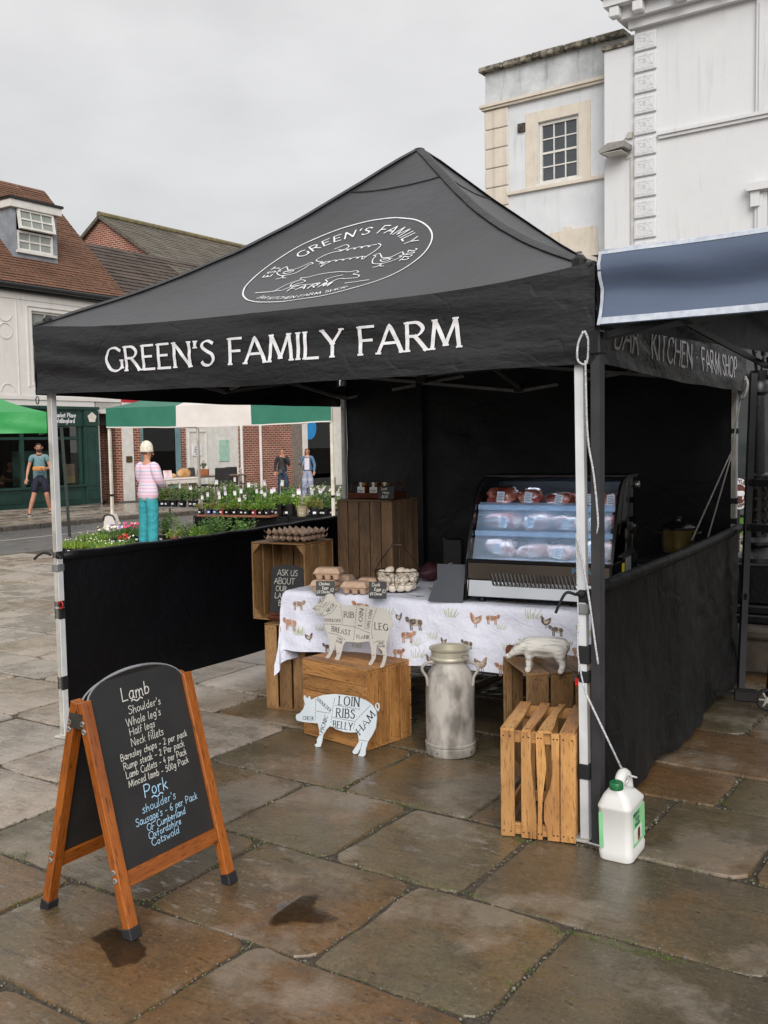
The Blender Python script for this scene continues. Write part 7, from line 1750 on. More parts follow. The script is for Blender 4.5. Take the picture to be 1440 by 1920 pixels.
for x, y in ((-.05, .03), (-2.95, .03), (-.05, 2.95)):
    b = MB(); b.bar((x+.36 if x > -1 else x, y, 0), (x+.29 if x > -1 else x, y, zb+.1), .05); b.build('leg', mat('dark_leg', '#1f2a25', '#18211d', 5, .5), gg)
# bottle green and cream striped market stall
SQ = Vector((-5.0, 18.0, 0)); SA = atan2(-1.7, 4.18)
ss = empty('striped_gazebo', SQ, SA, 'bottle green and cream striped market canopy on cream poles over the plant stall', 'gazebo')
zv = 1.94
def sval(s, z): f = (zv+.34-z)/.34; return (s, -.03-.04*noise.noise(Vector((s*1.6, z*3, 4)))*f, z-.03*sin(pi*((s % 4.5)/4.5))*f+.012*noise.noise(Vector((s*2, 0, 2)))*f)
def sroof(s, v):
    return (s, -.02+1.5*v, zv+.34+.62*v-.07*sin(pi*v)) 
for i, m in enumerate(('dgreen_canopy', 'cream_canopy', 'dgreen_canopy')):
    b = MB(); b.grid(lambda u, v: sval(1.5*(i+u), zv+.34-.34*v), 16, 8); b.build('valance', MT[m], ss, smooth=True)
    b = MB()
    def rp_(u, v):
        s = 1.5*(i+u); s = min(max(s, 1.3*v), 4.5-1.3*v); return sroof(s, v)
    b.grid(rp_, 14, 10); b.build('roof_panel', MT[m], ss, smooth=True)
b = MB(); b.grid(lambda u, v: (4.52, 3*u, zv+.34-.34*v), 8, 4); b.grid(lambda u, v: (-.02, 3*u, zv+.34-.34*v), 8, 4); b.build('side_valance', MT['cream_canopy'], ss, smooth=True)
b = MB(); b.grid(lambda u, v: sval(4.5*u, zv+.012*v)[:1]+(sval(4.5*u, zv)[1]-.004,)+(sval(4.5*u, zv)[2]-.012+.02*v,), 50, 1); b.build('hem', MT['cream_canopy'], ss, smooth=True)
b = MB(); b.add([(1.3, 1.48, zv+.955), (3.2, 1.48, zv+.955), (4.5, 3, zv+.34), (0, 3, zv+.34)], [(0, 1, 2, 3)]); b.build('back_roof_panel', MT['cream_canopy'], ss)
for x, y in ((.02, .03), (4.48, .03), (.02, 2.95), (4.48, 2.95)):
    b = MB(); b.bar((x, y, 0), (x, y, zv+.3), .045); lg = b.build('leg', MT['cream_pole'], ss)
    b = MB(); b.bar((x, y-.001, .68), (x, y-.001, .72), .055); b.build('leg_clip', MT['black_plastic'], lg)
b = MB()
for q in (((.02, .05), (.02, 2.95)), ((.02, 2.95), (4.48, 2.95)), ((4.48, .05), (4.48, 2.95)), ((.02, .05), (4.48, .05))):
    (xa, ya), (xb, yb_) = q; n = 2
    for i in range(n):
        a = (xa+(xb-xa)*i/n, ya+(yb_-ya)*i/n); c = (xa+(xb-xa)*(i+1)/n, ya+(yb_-ya)*(i+1)/n)
        b.bar((*a, zv+.02), (*c, zv+.3), .02, .035); b.bar((a[0], a[1]+.02, zv+.3), (c[0], c[1]+.02, zv+.02), .02, .035)
b.build('scissor_truss', MT['cream_pole'], ss)
wbg = MB(); wbg.prism([(-.13, .0), (.13, .0), (.12, .22), (.07, .36), (-.06, .36), (-.12, .22)], -.07, .07, T=Matrix(((1, 0, 0, 0), (0, 0, 1, 0), (0, 1, 0, 0), (0, 0, 0, 1))))
o = wbg.build('weight_bag', MT['cream_canopy'], None, SQ+Vector((.02, -.02, 0)), (0, 0, SA)); tag(o, 'off white weight bag strapped round the foot of the striped stall pole', 'weight bag')
b = MB(); b.tube(catmull([(-.13, -.08, .24), (-.09, -.08, .33), (0, -.075, .35), (.09, -.08, .33), (.14, -.08, .25)], 4), .014, 6); b.build('strap', MT['black_strap'], o)
# ------------------------------------------------------------------ furniture and bread outside the shop
FM_ = TR(*FP) @ RZ(FA)
def fl_(s, off, z=0.0): return FM_ @ Vector((s, -off, z-.02*min(14, max(0, s))+.035))
def fp_(px, off, z=0.0): q = onplane(px, 900, FP-SN*off, SN)-FP; return fl_(q.dot(SD), off, z)
MT['table_wood'] = mat('cafe_table_wood', '#6f5a45', '#584636', 8, .4)
tt = empty('pavement_table', fp_(402, .95), FA, 'brown wooden table with a long top in front of the white panel wall', 'table')
b = MB(); b.cbox(-1.4, 1.25, -.35, .35, .71, .75, .006); b.build('tabletop', MT['table_wood'], tt)
for x in (-1.2, 1.1):
    for y in (-.28, .28): b = MB(); b.bar((x, y, 0), (x, y, .71), .06); b.build('leg', MT['table_wood'], tt)
def chair(s, off, rz, lab, seatm, legm, slat=False):
    r = empty('chair', fp_(s, off), FA+rz, lab, 'chair', 'chairs outside the shop')
    b = MB(); b.cbox(-.23, .23, -.23, .23, .42, .47 if not slat else .445, .01); b.build('seat', seatm, r)
    if slat:
        b = MB()
        for z in (.55, .66, .77, .88): b.cbox(-.2, .2, .20, .225, z, z+.06, .003)
        b.build('backrest', seatm, r)
        b = MB(); b.bar((-.21, .21, 0), (-.21, .24, .98), .035); b.bar((.21, .21, 0), (.21, .24, .98), .035); b.build('back_frame', seatm, r)
    else:
        b = MB(); b.cbox(-.22, .22, -.03, .03, .46, 1.0, .02, T=TR(0, .21, 0) @ RX(radians(-6))); b.build('backrest', seatm, r)
    for x in (-.19, .19):
        for y in (-.19, .19):
            if slat and y > 0: continue
            b = MB(); b.bar((x, y, 0), (x, y, .42), .035); b.build('leg', legm, r)
LEA = mat('black_leather', '#1d1c1e', '#29282a', 6, .45); OAK = mat('orange_oak', '#8a5a32', '#754a28', 8, .5)
chair(377, .5, .4, 'black padded chair at the left end of the brown table, furthest from the cream chair', LEA, OAK)
chair(412, 1.35, 2.6, 'black padded chair in front of the brown table, near its middle', LEA, OAK)
chair(443, .6, -.3, 'black padded chair beside the cream slatted chair', LEA, OAK)
chair(463, 1.0, .5, 'cream painted slatted chair at the right end of the brown table', MT['cream_pole'], MT['cream_pole'], True)
bd_ = empty('bread_display', fp_(325, 1.5), FA, 'white draped bread counter with a large loaf outside the shop window', 'counter')
b = MB(); b.cbox(-.75, .75, -.3, .3, .66, .72, .02); b.prism([(-.7, .56), (.7, .56), (.78, .66), (-.78, .66)], -.32, -.3, T=XZY); b.build('cloth', MT['cream_canopy'], bd_)
for x in (-.65, .65): b = MB(); b.bar((x, 0, 0), (x, 0, .66), .06); b.build('leg', MT['table_wood'], bd_)
for nm, x, r, m_ in (('bread loaf', .15, (.26, .14, .15), '#a8713c'), ('bread roll', -.2, (.12, .1, .07), '#b98a56')):
    b = MB(); b.ball((0, 0, r[2]*.8), r, 14, 9); o = b.build(nm.replace(' ', '_'), mat(nm, m_, '#c9a878', 9, .7, bstr=.4), None, fp_(336+x*60, 1.5, .72), (0, 0, FA), smooth=True); tag(o, f'{"large brown" if r[0] > .2 else "small pale"} {nm} on the white bread counter', 'bread')
o = MB().cbox(-.16, .16, -.008, .008, 0, .22, .003).build('price_card', mat('pink_card', '#d9a9b0', '#e8e0e0', 6, .7), None, fp_(316, 1.62, .72), (-.2, 0, FA)); tag(o, 'pink and white card propped on the bread counter', 'card')
pb = empty('potted_succulent', fp_(381, .95, .75), 0, 'small plant in a terracotta square pot on the brown table', 'potted plant')
b = MB(); b.cbox(-.17, .17, -.1, .1, 0, .2, .01); b.build('pot', mat('terracotta', '#9a5a36', '#84492b', 8, .8), pb)
b = MB(); b.bar((0, 0, .2), (.02, 0, .46), .02)
for k in range(14): b.ball((rnd.gauss(0, .08), rnd.gauss(0, .04), .24+rnd.random()*.12), .03, 5, 4)
b.build('foliage', mat('succulent', '#4f5a35', '#3d4729', 9, .7), pb)
# ------------------------------------------------------------------ people (figure frame: faces -y, x to its left-hand picture side, z up; 1.70 tall)
SKINM = mat('skin', '#c28e74', '#b57f66', 9, .55)
def limb(a, b_, r0, r1, n=2): return [(a[0]+(b_[0]-a[0])*t/n, a[1]+(b_[1]-a[1])*t/n, a[2]+(b_[2]-a[2])*t/n, r0+(r1-r0)*t/n) for t in range(n+1)]
def hand_chain(w, e):
    w, e = Vector(w), Vector(e); d = (w-e).normalized(); sd = d.cross(Vector((0, 1, .2))).normalized(); dn = sd.cross(d)
    palm = w+d*.055; out = [[(*w, .026), (*palm, .036, .018)]]
    for k in range(4):
        l = (.068, .078, .074, .058)[k]; o = sd*(.027-.018*k); p1 = palm+o+d*.03; p2 = palm+o+d*(.03+l*.5)+dn*.006; p3 = palm+o+d*(.03+l*.8)+dn*.02
        out.append([(*palm, .036, .018), (*p1, .0095), (*p2, .009), (*p3, .0075)])
    t1 = w+d*.03+sd*.038; t2 = w+d*.068+sd*.05+dn*.01; out.append([(*w, .026), (*t1, .012), (*t2, .009)])
    return out
def person(loc, rz, h, label, arms, legs, cloth, head_turn=0.0, lean=0.0, hips=.135, group=None):
    """arms/legs: {'L':(joint2, joint3), 'R':...}; cloth: dict of materials and lengths"""
    r = empty('person', loc, rz, label, 'person', group); r.scale = (h/1.7,)*3
    hy = lean
    pel = (0, 0, .93); wst = (0, hy*.3, 1.08); che = (0, hy*.7, 1.27); nb = (0, hy, 1.42); nk = (0, hy*1.05, 1.475)
    tors = [(*pel, .135, .105), (*wst, .12, .09), (*che, .145, .105), (*nb, .075, .065), (*nk, .052)]
    hd = [(*nk, .052), (0, hy-.012, 1.535, .062, .074), (0, hy-.008, 1.60, .076, .092), (0, hy, 1.66, .066, .078), (0, hy, 1.69, .035)]
    ch = [tors+hd[1:]]
    sleeves, trou = [], []
    for s, k in ((1, 'L'), (-1, 'R')):
        sh = (s*.165, hy*.9, 1.385); el, wr = arms[k]
        up = limb(sh, el, .052, .04); fo = limb(el, wr, .04, .027)
        ch.append([(*nb, .075, .065), (s*.10, hy*.95, 1.40, .062)]+up+fo[1:]); ch += hand_chain(wr, el)
        sleeves.append((s, sh, el, wr, up, fo))
        hp = (s*.085, 0, .90); kn, an = legs[k]
        th = limb(hp, kn, .088, .058); ca = limb(kn, an, .055, .036); ca[1] = (*ca[1][:3], .056)
        foot = (an[0], an[1]-.10, max(.03, an[2]-.05)); toe = (an[0]+.005*s, an[1]-.17, max(.022, an[2]-.065))
        ch.append([(*pel, .135, .105)]+th+ca[1:]+[(*foot, .036, .03), (*toe, .03, .02)]); trou.append((s, hp, kn, an, th, ca, foot, toe))
    skin_mesh('body', ch, cloth.get('skin', SKINM), r, 1)
    # upper garment
    g = cloth['top']; slv = cloth.get('sleeve', 1.0); ex = .018+cloth.get('bulk', 0); bot = cloth.get('top_hem', .86)
    fl2 = cloth.get('flare', 0)
    tc_ = [[(0, 0, bot, hips+.03+fl2, .13+fl2*1.2), (0, hy*.2, 1.0, hips+.022+fl2*.6, .112), (0, hy*.4, 1.12, .138+ex, .105), (0, hy*.7, 1.27, .158+ex*.5, .118), (0, hy, 1.41, .085, .075)]]
    for s, sh, el, wr, up, fo in sleeves:
        c = [(0, hy, 1.41, .085, .075), (s*.10, hy*.95, 1.39, .075)]+[(*p[:3], p[3]+ex) for p in up]
        if slv >= 1: c += [(*p[:3], p[3]+ex) for p in fo[1:]]
        elif slv < .7: c = c[:-1]
        tc_.append(c)
    skin_mesh('jacket' if cloth.get('jacket') else 'top', tc_, g, r, 1)
    # trousers or skirt
    ln = cloth.get('leg', 1.0); lw = cloth.get('leg_w', .018)
    lc = [[(0, 0, 1.06, hips, .105), (0, 0, .93, hips+.012, .118)]]
    for s, hp, kn, an, th, ca, foot, toe in trou:
        c = [(0, 0, .93, hips+.012, .118)]+[(*p[:3], p[3]+lw) for p in th]
        if ln >= 1: c += [(*p[:3], max(p[3]+lw, cloth.get('cuff', .06+lw*.8))) for p in ca[1:]]+[(an[0], an[1], .035, cloth.get('cuff', .06+lw*.8)*.95)]
        lc.append(c)
    skin_mesh('shorts' if ln < 1 else 'trousers', lc, cloth['bottom'], r, 1)
    for s, hp, kn, an, th, ca, foot, toe in trou:
        z = max(.03, an[2]-.05)
        o = skin_mesh('shoe', [[(an[0], an[1]+.035, z+.005, .036), (an[0], an[1]-.03, z+.008, .04, .036), (foot[0], foot[1], foot[2]+.002, .043, .03), (toe[0], toe[1]-.01, toe[2]+.002, .036, .022)]], cloth['shoe'], r, 1)
        if cloth.get('sole'): b = MB(); b.prism([(an[0]+x*.041, an[1]+y) for x, y in ((-.9, .06), (.9, .06), (1.05, -.05), (1.0, -.17), (.5, -.215), (-.5, -.215), (-1.0, -.17), (-1.05, -.05))], z-.034, z-.018); b.build('sole', cloth['sole'], o)
    hb = empty('head_pivot', (0, hy, 1.5), head_turn) if False else None
    HM = TR(0, hy, 0) @ RZ(head_turn)
    if cloth.get('hair'):
        b = MB(); kind = cloth['hair_kind']
        def cap(u, v):
            a = 2*pi*u; t = v*pi*.62; rr = (.083, .098, .085); x, y, z = rr[0]*sin(t)*sin(a), rr[1]*sin(t)*cos(a), rr[2]*cos(t)
            front = max(0, -cos(a)); 
            if v > .5 and front > .35: z = max(z, .035+.02*front); 
            return HM @ Vector((x, y+.006, 1.615+z))
        b.grid(cap, 20, 10)
        if kind == 'long':
            def fall(u, v): a = pi*(-.62+1.24*u); return HM @ Vector((.087*sin(a)*(1+.1*v), .098*cos(a)*(1+.1*v)+.006, 1.61-.24*v))
            b.grid(fall, 12, 6)
        b.build('hair', cloth['hair'], r, smooth=True)
    b = MB()
    for s in (-1, 1): b.ball(tuple(HM @ Vector((s*.031, -.094, 1.612))), (.011, .006, .007), 8, 5)
    b.build('eyes', MT['ink'], r, smooth=True)
    b = MB(); b.tube([HM @ Vector(p) for p in ((0, -.088, 1.62), (0, -.105, 1.592), (0, -.115, 1.573), (0, -.098, 1.568))], [.008, .011, .014, .01], 8); b.build('nose', SKINM, r, smooth=True)
    b = MB(); b.ball(tuple(HM @ Vector((0, -.086, 1.538))), (.024, .007, .006), 8, 5); b.build('mouth', mat('lips', '#9c5a50', '#8c4f46', 9, .5), r, smooth=True)
    for s in (-1, 1): b = MB(); b.ball(tuple(HM @ Vector((s*.083, .0, 1.595))), (.012, .02, .03), 8, 6); b.build('ear', SKINM, r, smooth=True)
    return r, HM
BLK = mat('black_shoe', '#1d1d20', '#26262a', 9, .5); SOLE = mat('white_sole', '#cfcdc8', '#bdbbb5', 9, .6)
def stripes(name, base, cols, scale=11.0):
    m, t, b = new_mat(name); tc = N(t, 'ShaderNodeTexCoord'); sp = N(t, 'ShaderNodeSeparateXYZ'); L(t, tc.outputs['Object'], sp.inputs[0])
    cr = N(t, 'ShaderNodeValToRGB'); cr.color_ramp.interpolation = 'CONSTANT'; e = cr.color_ramp.elements
    seq = []
    for i, c in enumerate(cols): seq += [(i/len(cols), base), ((i+.72)/len(cols), c)]
    while len(e) < len(seq): e.new(.5)
    for q, (p, c) in zip(e, seq): q.position = p; q.color = (*rgb(c), 1)
    ml = N(t, 'ShaderNodeMath', operation='MULTIPLY'); ml.inputs[1].default_value = scale/len(cols)*1.0; fr2 = N(t, 'ShaderNodeMath', operation='FRACT')
    L(t, sp.outputs[2], ml.inputs[0]); L(t, ml.outputs[0], fr2.inputs[0]); L(t, fr2.outputs[0], cr.inputs[0]); L(t, cr.outputs[0], b.inputs['Base Color']); b.inputs['Roughness'].default_value = .85
    bump(t, b, noise_tex(t, tc.outputs['Object'], 9, 4), .5, .02); return m
# woman looking over the plants: pale striped jumper, turquoise trousers, white knitted hat; seen from behind
wm = {'top': stripes('striped_jumper', '#d9c3cf', ['#c4a6c8', '#9fb6cc', '#d9a2b6', '#b6a6c9'], 17), 'bottom': mat('turquoise_cord', '#2f9aa3', '#2a8d96', 3, .7, bstr=.8, bscale=9, bdist=.06), 'shoe': mat('olive_shoe', '#7d7a5f', '#6b684f', 9, .7), 'top_hem': .74, 'flare': .06, 'leg_w': .045, 'bulk': .03, 'cuff': .095, 'hair': mat('red_brown_hair', '#5a2b22', '#47201a', 30, .6), 'hair_kind': 'short'}
w1, HM = person(G(281, 1024), radians(150), 1.57, 'person in white knitted hat, striped jumper and turquoise trousers beside the plants',
       {'L': ((.23, -.06, 1.13), (.16, -.24, 1.06)), 'R': ((-.23, -.02, 1.14), (-.17, -.22, 1.04))}, {'L': ((.10, -.01, .5), (.11, .02, .09)), 'R': ((-.09, .0, .5), (-.10, .03, .09))}, wm, head_turn=-.5, hips=.17)
b = MB(); b.lathe([(.108, 1.612), (.115, 1.63), (.112, 1.66), (.106, 1.70), (.092, 1.75), (.064, 1.79), (.03, 1.808), (.0, 1.812)], 22, HM)
for q, v in enumerate(b.v): p = Vector(v); p += Vector((p.x, p.y-0, 0)).normalized()*.004*sin(p.z*260); b.v[q] = tuple(p)
b.build('knitted_hat', mat('cream_knit', '#e6dfd2', '#c9bfae', 26, .9, bstr=1, bscale=70, bdist=.01), w1, smooth=True)
b = MB(); b.tube(catmull([(.16, -.24, 1.06), (.12, -.3, 1.06), (0, -.33, 1.05), (-.17, -.24, 1.03)], 4), .03, 7); b.cbox(-.12, .12, -.36, -.3, .98, 1.1, .01); b.build('held_paper_bag', mat('paper_bag', '#6b5a56', '#d8d0c8', 6, .8), w1)
# man striding past the cafe
mn = {'top': mat('teal_marl', '#6f9096', '#587a80', 60, .8, bstr=.3, bscale=12, bdist=.02), 'bottom': mat('navy_cotton', '#191d33', '#141729', 4, .8), 'shoe': mat('dark_canvas_shoe', '#2a2c33', '#22242a', 9, .7), 'sole': SOLE, 'sleeve': .5, 'top_hem': .74, 'leg': .5, 'leg_w': .04, 'hair': mat('brown_hair', '#3a2a20', '#2b1f18', 30, .7), 'hair_kind': 'short'}
m1, HM = person(G(78, 966, .03), radians(20), 1.66, 'person in teal polo shirt and navy shorts striding past the cafe',
       {'L': ((.24, -.02, 1.12), (.09, -.24, 1.10)), 'R': ((-.25, .02, 1.12), (-.30, -.10, .88))}, {'L': ((.13, -.10, .5), (.20, .08, .13)), 'R': ((-.15, -.10, .5), (-.27, -.10, .09))}, mn, head_turn=.1, hips=.15)
b = MB(); b.cbox(-.16, .12, -.3, -.21, 1.06, 1.16, .02); b.build('paper_bag', mat('orange_bag', '#c98a4c', '#b5773c', 8, .7), m1)
b = MB(); b.ball(tuple(HM @ Vector((0, -.06, 1.53))), (.06, .05, .045), 12, 8); b.build('beard', mn['hair'], m1, smooth=True)
b = MB()
for s in (-1, 1): b.tube([HM @ Vector((s*.033+.026*cos(t*pi/6), -.1, 1.61+.019*sin(t*pi/6))) for t in range(12)], .004, 5, closed=True)
b.build('glasses', BLK, m1)
b = MB(); b.tube([(.07*cos(t*pi/8), .062*sin(t*pi/8), 1.435+.01*sin(t*pi/8)) for t in range(16)], .016, 6, closed=True); b.build('collar', mat('dark_teal', '#234a4a', '#1c3d3d', 9, .8), m1, smooth=True)
# two people walking by the brick wall
p1 = {'top': mat('black_jacket', '#1b1b1f', '#27272c', 8, .7, bstr=.4), 'bottom': mat('blue_jeans', '#25344d', '#1d2a40', 6, .8), 'shoe': BLK, 'top_hem': .84, 'flare': .02, 'hair': mat('sandy_hair', '#7d5c3f', '#5f442d', 20, .7), 'hair_kind': 'short', 'leg_w': .03, 'jacket': 1}
w3, HM = person(fp_(530, 1.6, -.03), radians(10), 1.62, 'person in black jacket and jeans raising one hand by the brick wall',
       {'L': ((.23, -.04, 1.12), (.06, -.18, 1.40)), 'R': ((-.24, .02, 1.12), (-.26, -.12, .90))}, {'L': ((.12, -.10, .5), (.16, .02, .09)), 'R': ((-.09, -.05, .5), (-.10, -.02, .09))}, p1, hips=.15)
b = MB(); b.cbox(-.14, -.02, -.2, -.15, .86, .98, .01); b.build('bag', mat('grey_bag', '#55555c', '#43434a', 9, .7), w3)
p2 = {'top': mat('denim_jacket', '#5b7796', '#4a6684', 7, .8, bstr=.4), 'bottom': stripes('striped_trousers', '#8f93a8', ['#70768e', '#a6aabb'], 3), 'shoe': SOLE, 'top_hem': .88, 'flare': .02, 'hair': mat('reddish_hair', '#7a4a32', '#5f3826', 20, .7), 'hair_kind': 'long', 'leg_w': .05, 'jacket': 1}
w4, HM = person(fp_(577, 1.9, -.03), radians(-4), 1.62, 'person in blue denim jacket and wide striped trousers by the clothes shop',
       {'L': ((.25, .0, 1.12), (.24, -.10, .90)), 'R': ((-.25, .02, 1.14), (-.24, -.18, 1.2))}, {'L': ((.10, -.06, .5), (.12, .03, .09)), 'R': ((-.10, -.08, .5), (-.11, -.12, .09))}, p2, hips=.16)
b = MB(); b.grid(lambda u, v: (-.085+.17*u, -.128-.025*sin(pi*u), .96+.4*v), 8, 8); b.build('white_top', mat('white_tee', '#d5d2dc', '#c6c3cf', 9, .8), w4, smooth=True)
# seated diners behind the cafe window
sd_ = {'top': mat('pale_blue_shirt', '#b9c6cf', '#a7b5c0', 8, .8), 'bottom': mat('brown_trousers', '#4a3d33', '#3a3028', 8, .8), 'shoe': BLK, 'sleeve': .5, 'hair': mn['hair'], 'hair_kind': 'short'}
person(FM_ @ Vector((.05, .75, -.42)), FA+radians(60), 1.66, 'person in a pale blue shirt seated at the cafe window table', {'L': ((.2, -.14, 1.16), (.1, -.38, 1.12)), 'R': ((-.22, -.14, 1.16), (-.12, -.4, 1.12))},
       {'L': ((.12, -.42, .86), (.12, -.42, .48)), 'R': ((-.12, -.42, .86), (-.12, -.42, .48))}, sd_)
sd2 = dict(sd_); sd2['top'] = p1['top']
person(FM_ @ Vector((1.15, 1.1, -.42)), FA-radians(60), 1.66, 'person in dark clothes seated behind the cafe window facing the pale blue shirt', {'L': ((.2, -.14, 1.16), (.08, -.3, 1.2)), 'R': ((-.22, -.14, 1.16), (-.12, -.4, 1.12))},
       {'L': ((.12, -.42, .86), (.12, -.42, .48)), 'R': ((-.12, -.42, .86), (-.12, -.42, .48))}, sd2)
b = MB(); b.cbox(-.55, .55, -.3, .3, -.02, .02, .005); b.tube([(0, 0, -.02), (0, 0, -.72)], .04, 8); o = b.build('cafe_table', MT['table_wood'], None, FM_ @ Vector((.62, .75, .72)), (0, 0, FA)); tag(o, 'small cafe table between the two seated people', 'table')
# mannequins in the clothes shop window
MQ = mat('mannequin', '#c9b9a6', '#b8a793', 5, .5)
for i, (s, o_, c, h, hat) in enumerate(((13.0, .35, '#5d7a6f', 1.45, True), (13.4, .2, '#96c0b6', 1.15, True), (13.8, .35, '#59776c', 1.6, True))):
    lab = ('dark green dress mannequin in a straw hat behind the denim jacket', 'small mint green dress mannequin nearest the shop glass', 'tall dark green coat mannequin in a pale hat at the window\'s right')[i]
    r = empty('mannequin', FM_ @ Vector((s, o_, .31)), FA, lab, 'mannequin', 'mannequins in the shop window'); r.scale = (h/1.7,)*3
    skin_mesh('body', [[(0, 0, .9, .12, .09), (0, 0, 1.08, .10, .08), (0, 0, 1.27, .14, .1), (0, 0, 1.41, .07), (0, 0, 1.48, .045), (0, 0, 1.56, .07, .08), (0, 0, 1.65, .065, .075)], [(0, 0, 1.41, .07), (.17, 0, 1.37, .045), (.21, .02, 1.1, .035), (.2, -.02, .88, .028)], [(0, 0, 1.41, .07), (-.17, 0, 1.37, .045), (-.21, .02, 1.1, .035), (-.2, -.02, .88, .028)]], MQ, r, 1)
    b = MB(); b.lathe([(.27, .25), (.24, .5), (.2, .75), (.155, 1.0), (.15, 1.1), (.18, 1.28), (.13, 1.42)], 18); 
    for q, v in enumerate(b.v): a = atan2(v[1], v[0]); k = 1+.07*sin(a*7)*max(0, 1-(v[2]-.25)/.8); b.v[q] = (v[0]*k, v[1]*k*.75, v[2])
    b.build('dress', mat('dress%d' % i, c, tuple(x*.6 for x in rgb(c)), 9, .8), r, smooth=True)
    b = MB(); b.lathe([(.15, 1.655), (.085, 1.66), (.08, 1.72), (.05, 1.75), (0, 1.755)], 16); b.build('hat', mat('straw%d' % i, '#b9a98a', '#a39375', 20, .8), r, smooth=True)
    b = MB(); b.tube([(0, 0, 0), (0, 0, .9)], .02, 6); b.build('stand', MT['white_d'], r)
# ------------------------------------------------------------------ the plant stall
def leafmat(name, c1, c2, c3):
    m, t, b = new_mat(name); v = coords(t, 'Object', (1, 1, 1)); n = noise_tex(t, v, 26, 3)
    col = mixc(t, mrange(t, n, .3, .7, 0, 1), rgb(c1), rgb(c2)); gm_ = N(t, 'ShaderNodeNewGeometry'); col = mixc(t, mrange(t, gm_.outputs['Random Per Island'], .5, 1, 0, .9), col, rgb(c3))
    L(t, col, b.inputs['Base Color']); b.inputs['Roughness'].default_value = .55
    out = t.nodes['Material Output']; tl = N(t, 'ShaderNodeBsdfTranslucent'); L(t, col, tl.inputs[0]); mx_ = N(t, 'ShaderNodeMixShader'); mx_.inputs[0].default_value = .3
    L(t, b.outputs[0], mx_.inputs[1]); L(t, tl.outputs[0], mx_.inputs[2]); L(t, mx_.outputs[0], out.inputs[0]); return m
LM = {'fresh': leafmat('leaf_fresh', '#557c2c', '#6c9238', '#92ac54'), 'deep': leafmat('leaf_deep', '#3d5e2c', '#507438', '#6f9048'), 'olive': leafmat('leaf_olive', '#74844e', '#8a9868', '#a3ae84'), 'lime': leafmat('leaf_lime', '#76922f', '#8ba440', '#a9b85c'), 'bronze': leafmat('leaf_bronze', '#66632f', '#7f7038', '#84904a')}
PETAL = {k: mat('petal_'+k, a, b_, 30, .6) for k, a, b_ in (('white', '#e3e0d2', '#d6d2bc'), ('pink', '#c9256b', '#d95a8a'), ('red', '#c23a22', '#b52a1c'), ('purple', '#7d57a8', '#9a78bd'), ('dark', '#3a1018', '#54202a'), ('yellow', '#d9c54a', '#c9b23a'))}
def leaf(b, p, d, l, w, r):
    d = d.normalized(); s = d.cross(Vector((r.uniform(-1, 1), r.uniform(-1, 1), r.uniform(-.3, 1)))).normalized()*w*.5; n = s.cross(d)*.15*l/w if w else 0
    b.add([p, p+d*l*.5+s+n*.0, p+d*l, p+d*l*.5-s], [(0, 1, 2, 3)])
def foliage(kind, R, H, n, ll, lw, seed):
    r = random.Random(seed); b = MB()
    for i in range(n):
        a = r.uniform(0, 2*pi)
        if kind == 'bush':
            t = r.random()**.6; q = Vector((cos(a)*R*t, sin(a)*R*t, H*r.uniform(.1, 1)*(1-.45*t*t))); d = Vector((cos(a)*.8, sin(a)*.8, r.uniform(-.2, 1)))
            leaf(b, q, d, ll*r.uniform(.6, 1.3), lw*r.uniform(.7, 1.2), r)
        elif kind == 'stem':
            ax, ay = cos(a)*R*r.random()*.6, sin(a)*R*r.random()*.6; hh = H*r.uniform(.55, 1.05); dx, dy = cos(a)*R*.7, sin(a)*R*.7
            m = 5
            for k in range(m):
                t = (k+1)/m; p = Vector((ax+dx*t*t, ay+dy*t*t, hh*t)); c = r.uniform(0, 6.3)
                leaf(b, p, Vector((cos(c), sin(c), .5)), ll*(1.2-.6*t), lw, r)
            p0, p1 = Vector((ax, ay, 0)), Vector((ax+dx, ay+dy, hh)); s = Vector((.0022, 0, 0)); b.add([p0-s, p0+s, p1], [(0, 1, 2)])
        elif kind == 'feather':
            hh = H*r.uniform(.4, 1); t = r.random(); c = Vector((cos(a)*R*t, sin(a)*R*t, 0))
            for k in range(7):
                u = (k+1)/7; p = Vector((c.x*u, c.y*u, hh*u*(1-.25*t*u))); e = r.uniform(0, 6.3); leaf(b, p, Vector((cos(e), sin(e), r.uniform(-.1, .8))), ll*(1.1-.5*u), lw, r)
        else:
            q = Vector((r.uniform(-R, R), r.uniform(-R, R)*.62, 0)); leaf(b, q, Vector((r.gauss(0, .35), r.gauss(0, .35), 1)), H*r.uniform(.4, 1.1), lw, r)
    return b
def blossoms(R, H, n, s, seed, flat=1.0, spread=.62):
    r = random.Random(seed); b = MB()
    for i in range(n):
        x, y = r.uniform(-R, R), r.uniform(-R, R)*spread
        c = Vector((x, y, H*r.uniform(.75, 1.12))); tilt = Vector((r.gauss(0, .5), r.gauss(-.5, .5), 1)).normalized(); u = tilt.orthogonal().normalized(); w = tilt.cross(u)
        for k in range(5):
            a = 2*pi*k/5; d = (u*cos(a)+w*sin(a)); e = tilt*.2
            p = c+d*s; sd = d.cross(tilt)*s*.55; b.add([c, c+d*s*.6+sd+e*s*.4, p+e*s*.5, c+d*s*.6-sd+e*s*.4], [(0, 1, 2, 3)])
    return b
def pot_mesh(r, h, name, m):
    b = MB(); b.lathe([(r*.75, 0), (r*.95, h*.86), (r*1.04, h*.87), (r*1.04, h), (r*.92, h), (r*.9, h*.9), (0, h*.9)], 12, None, True, False); return b.mesh('pot', m)
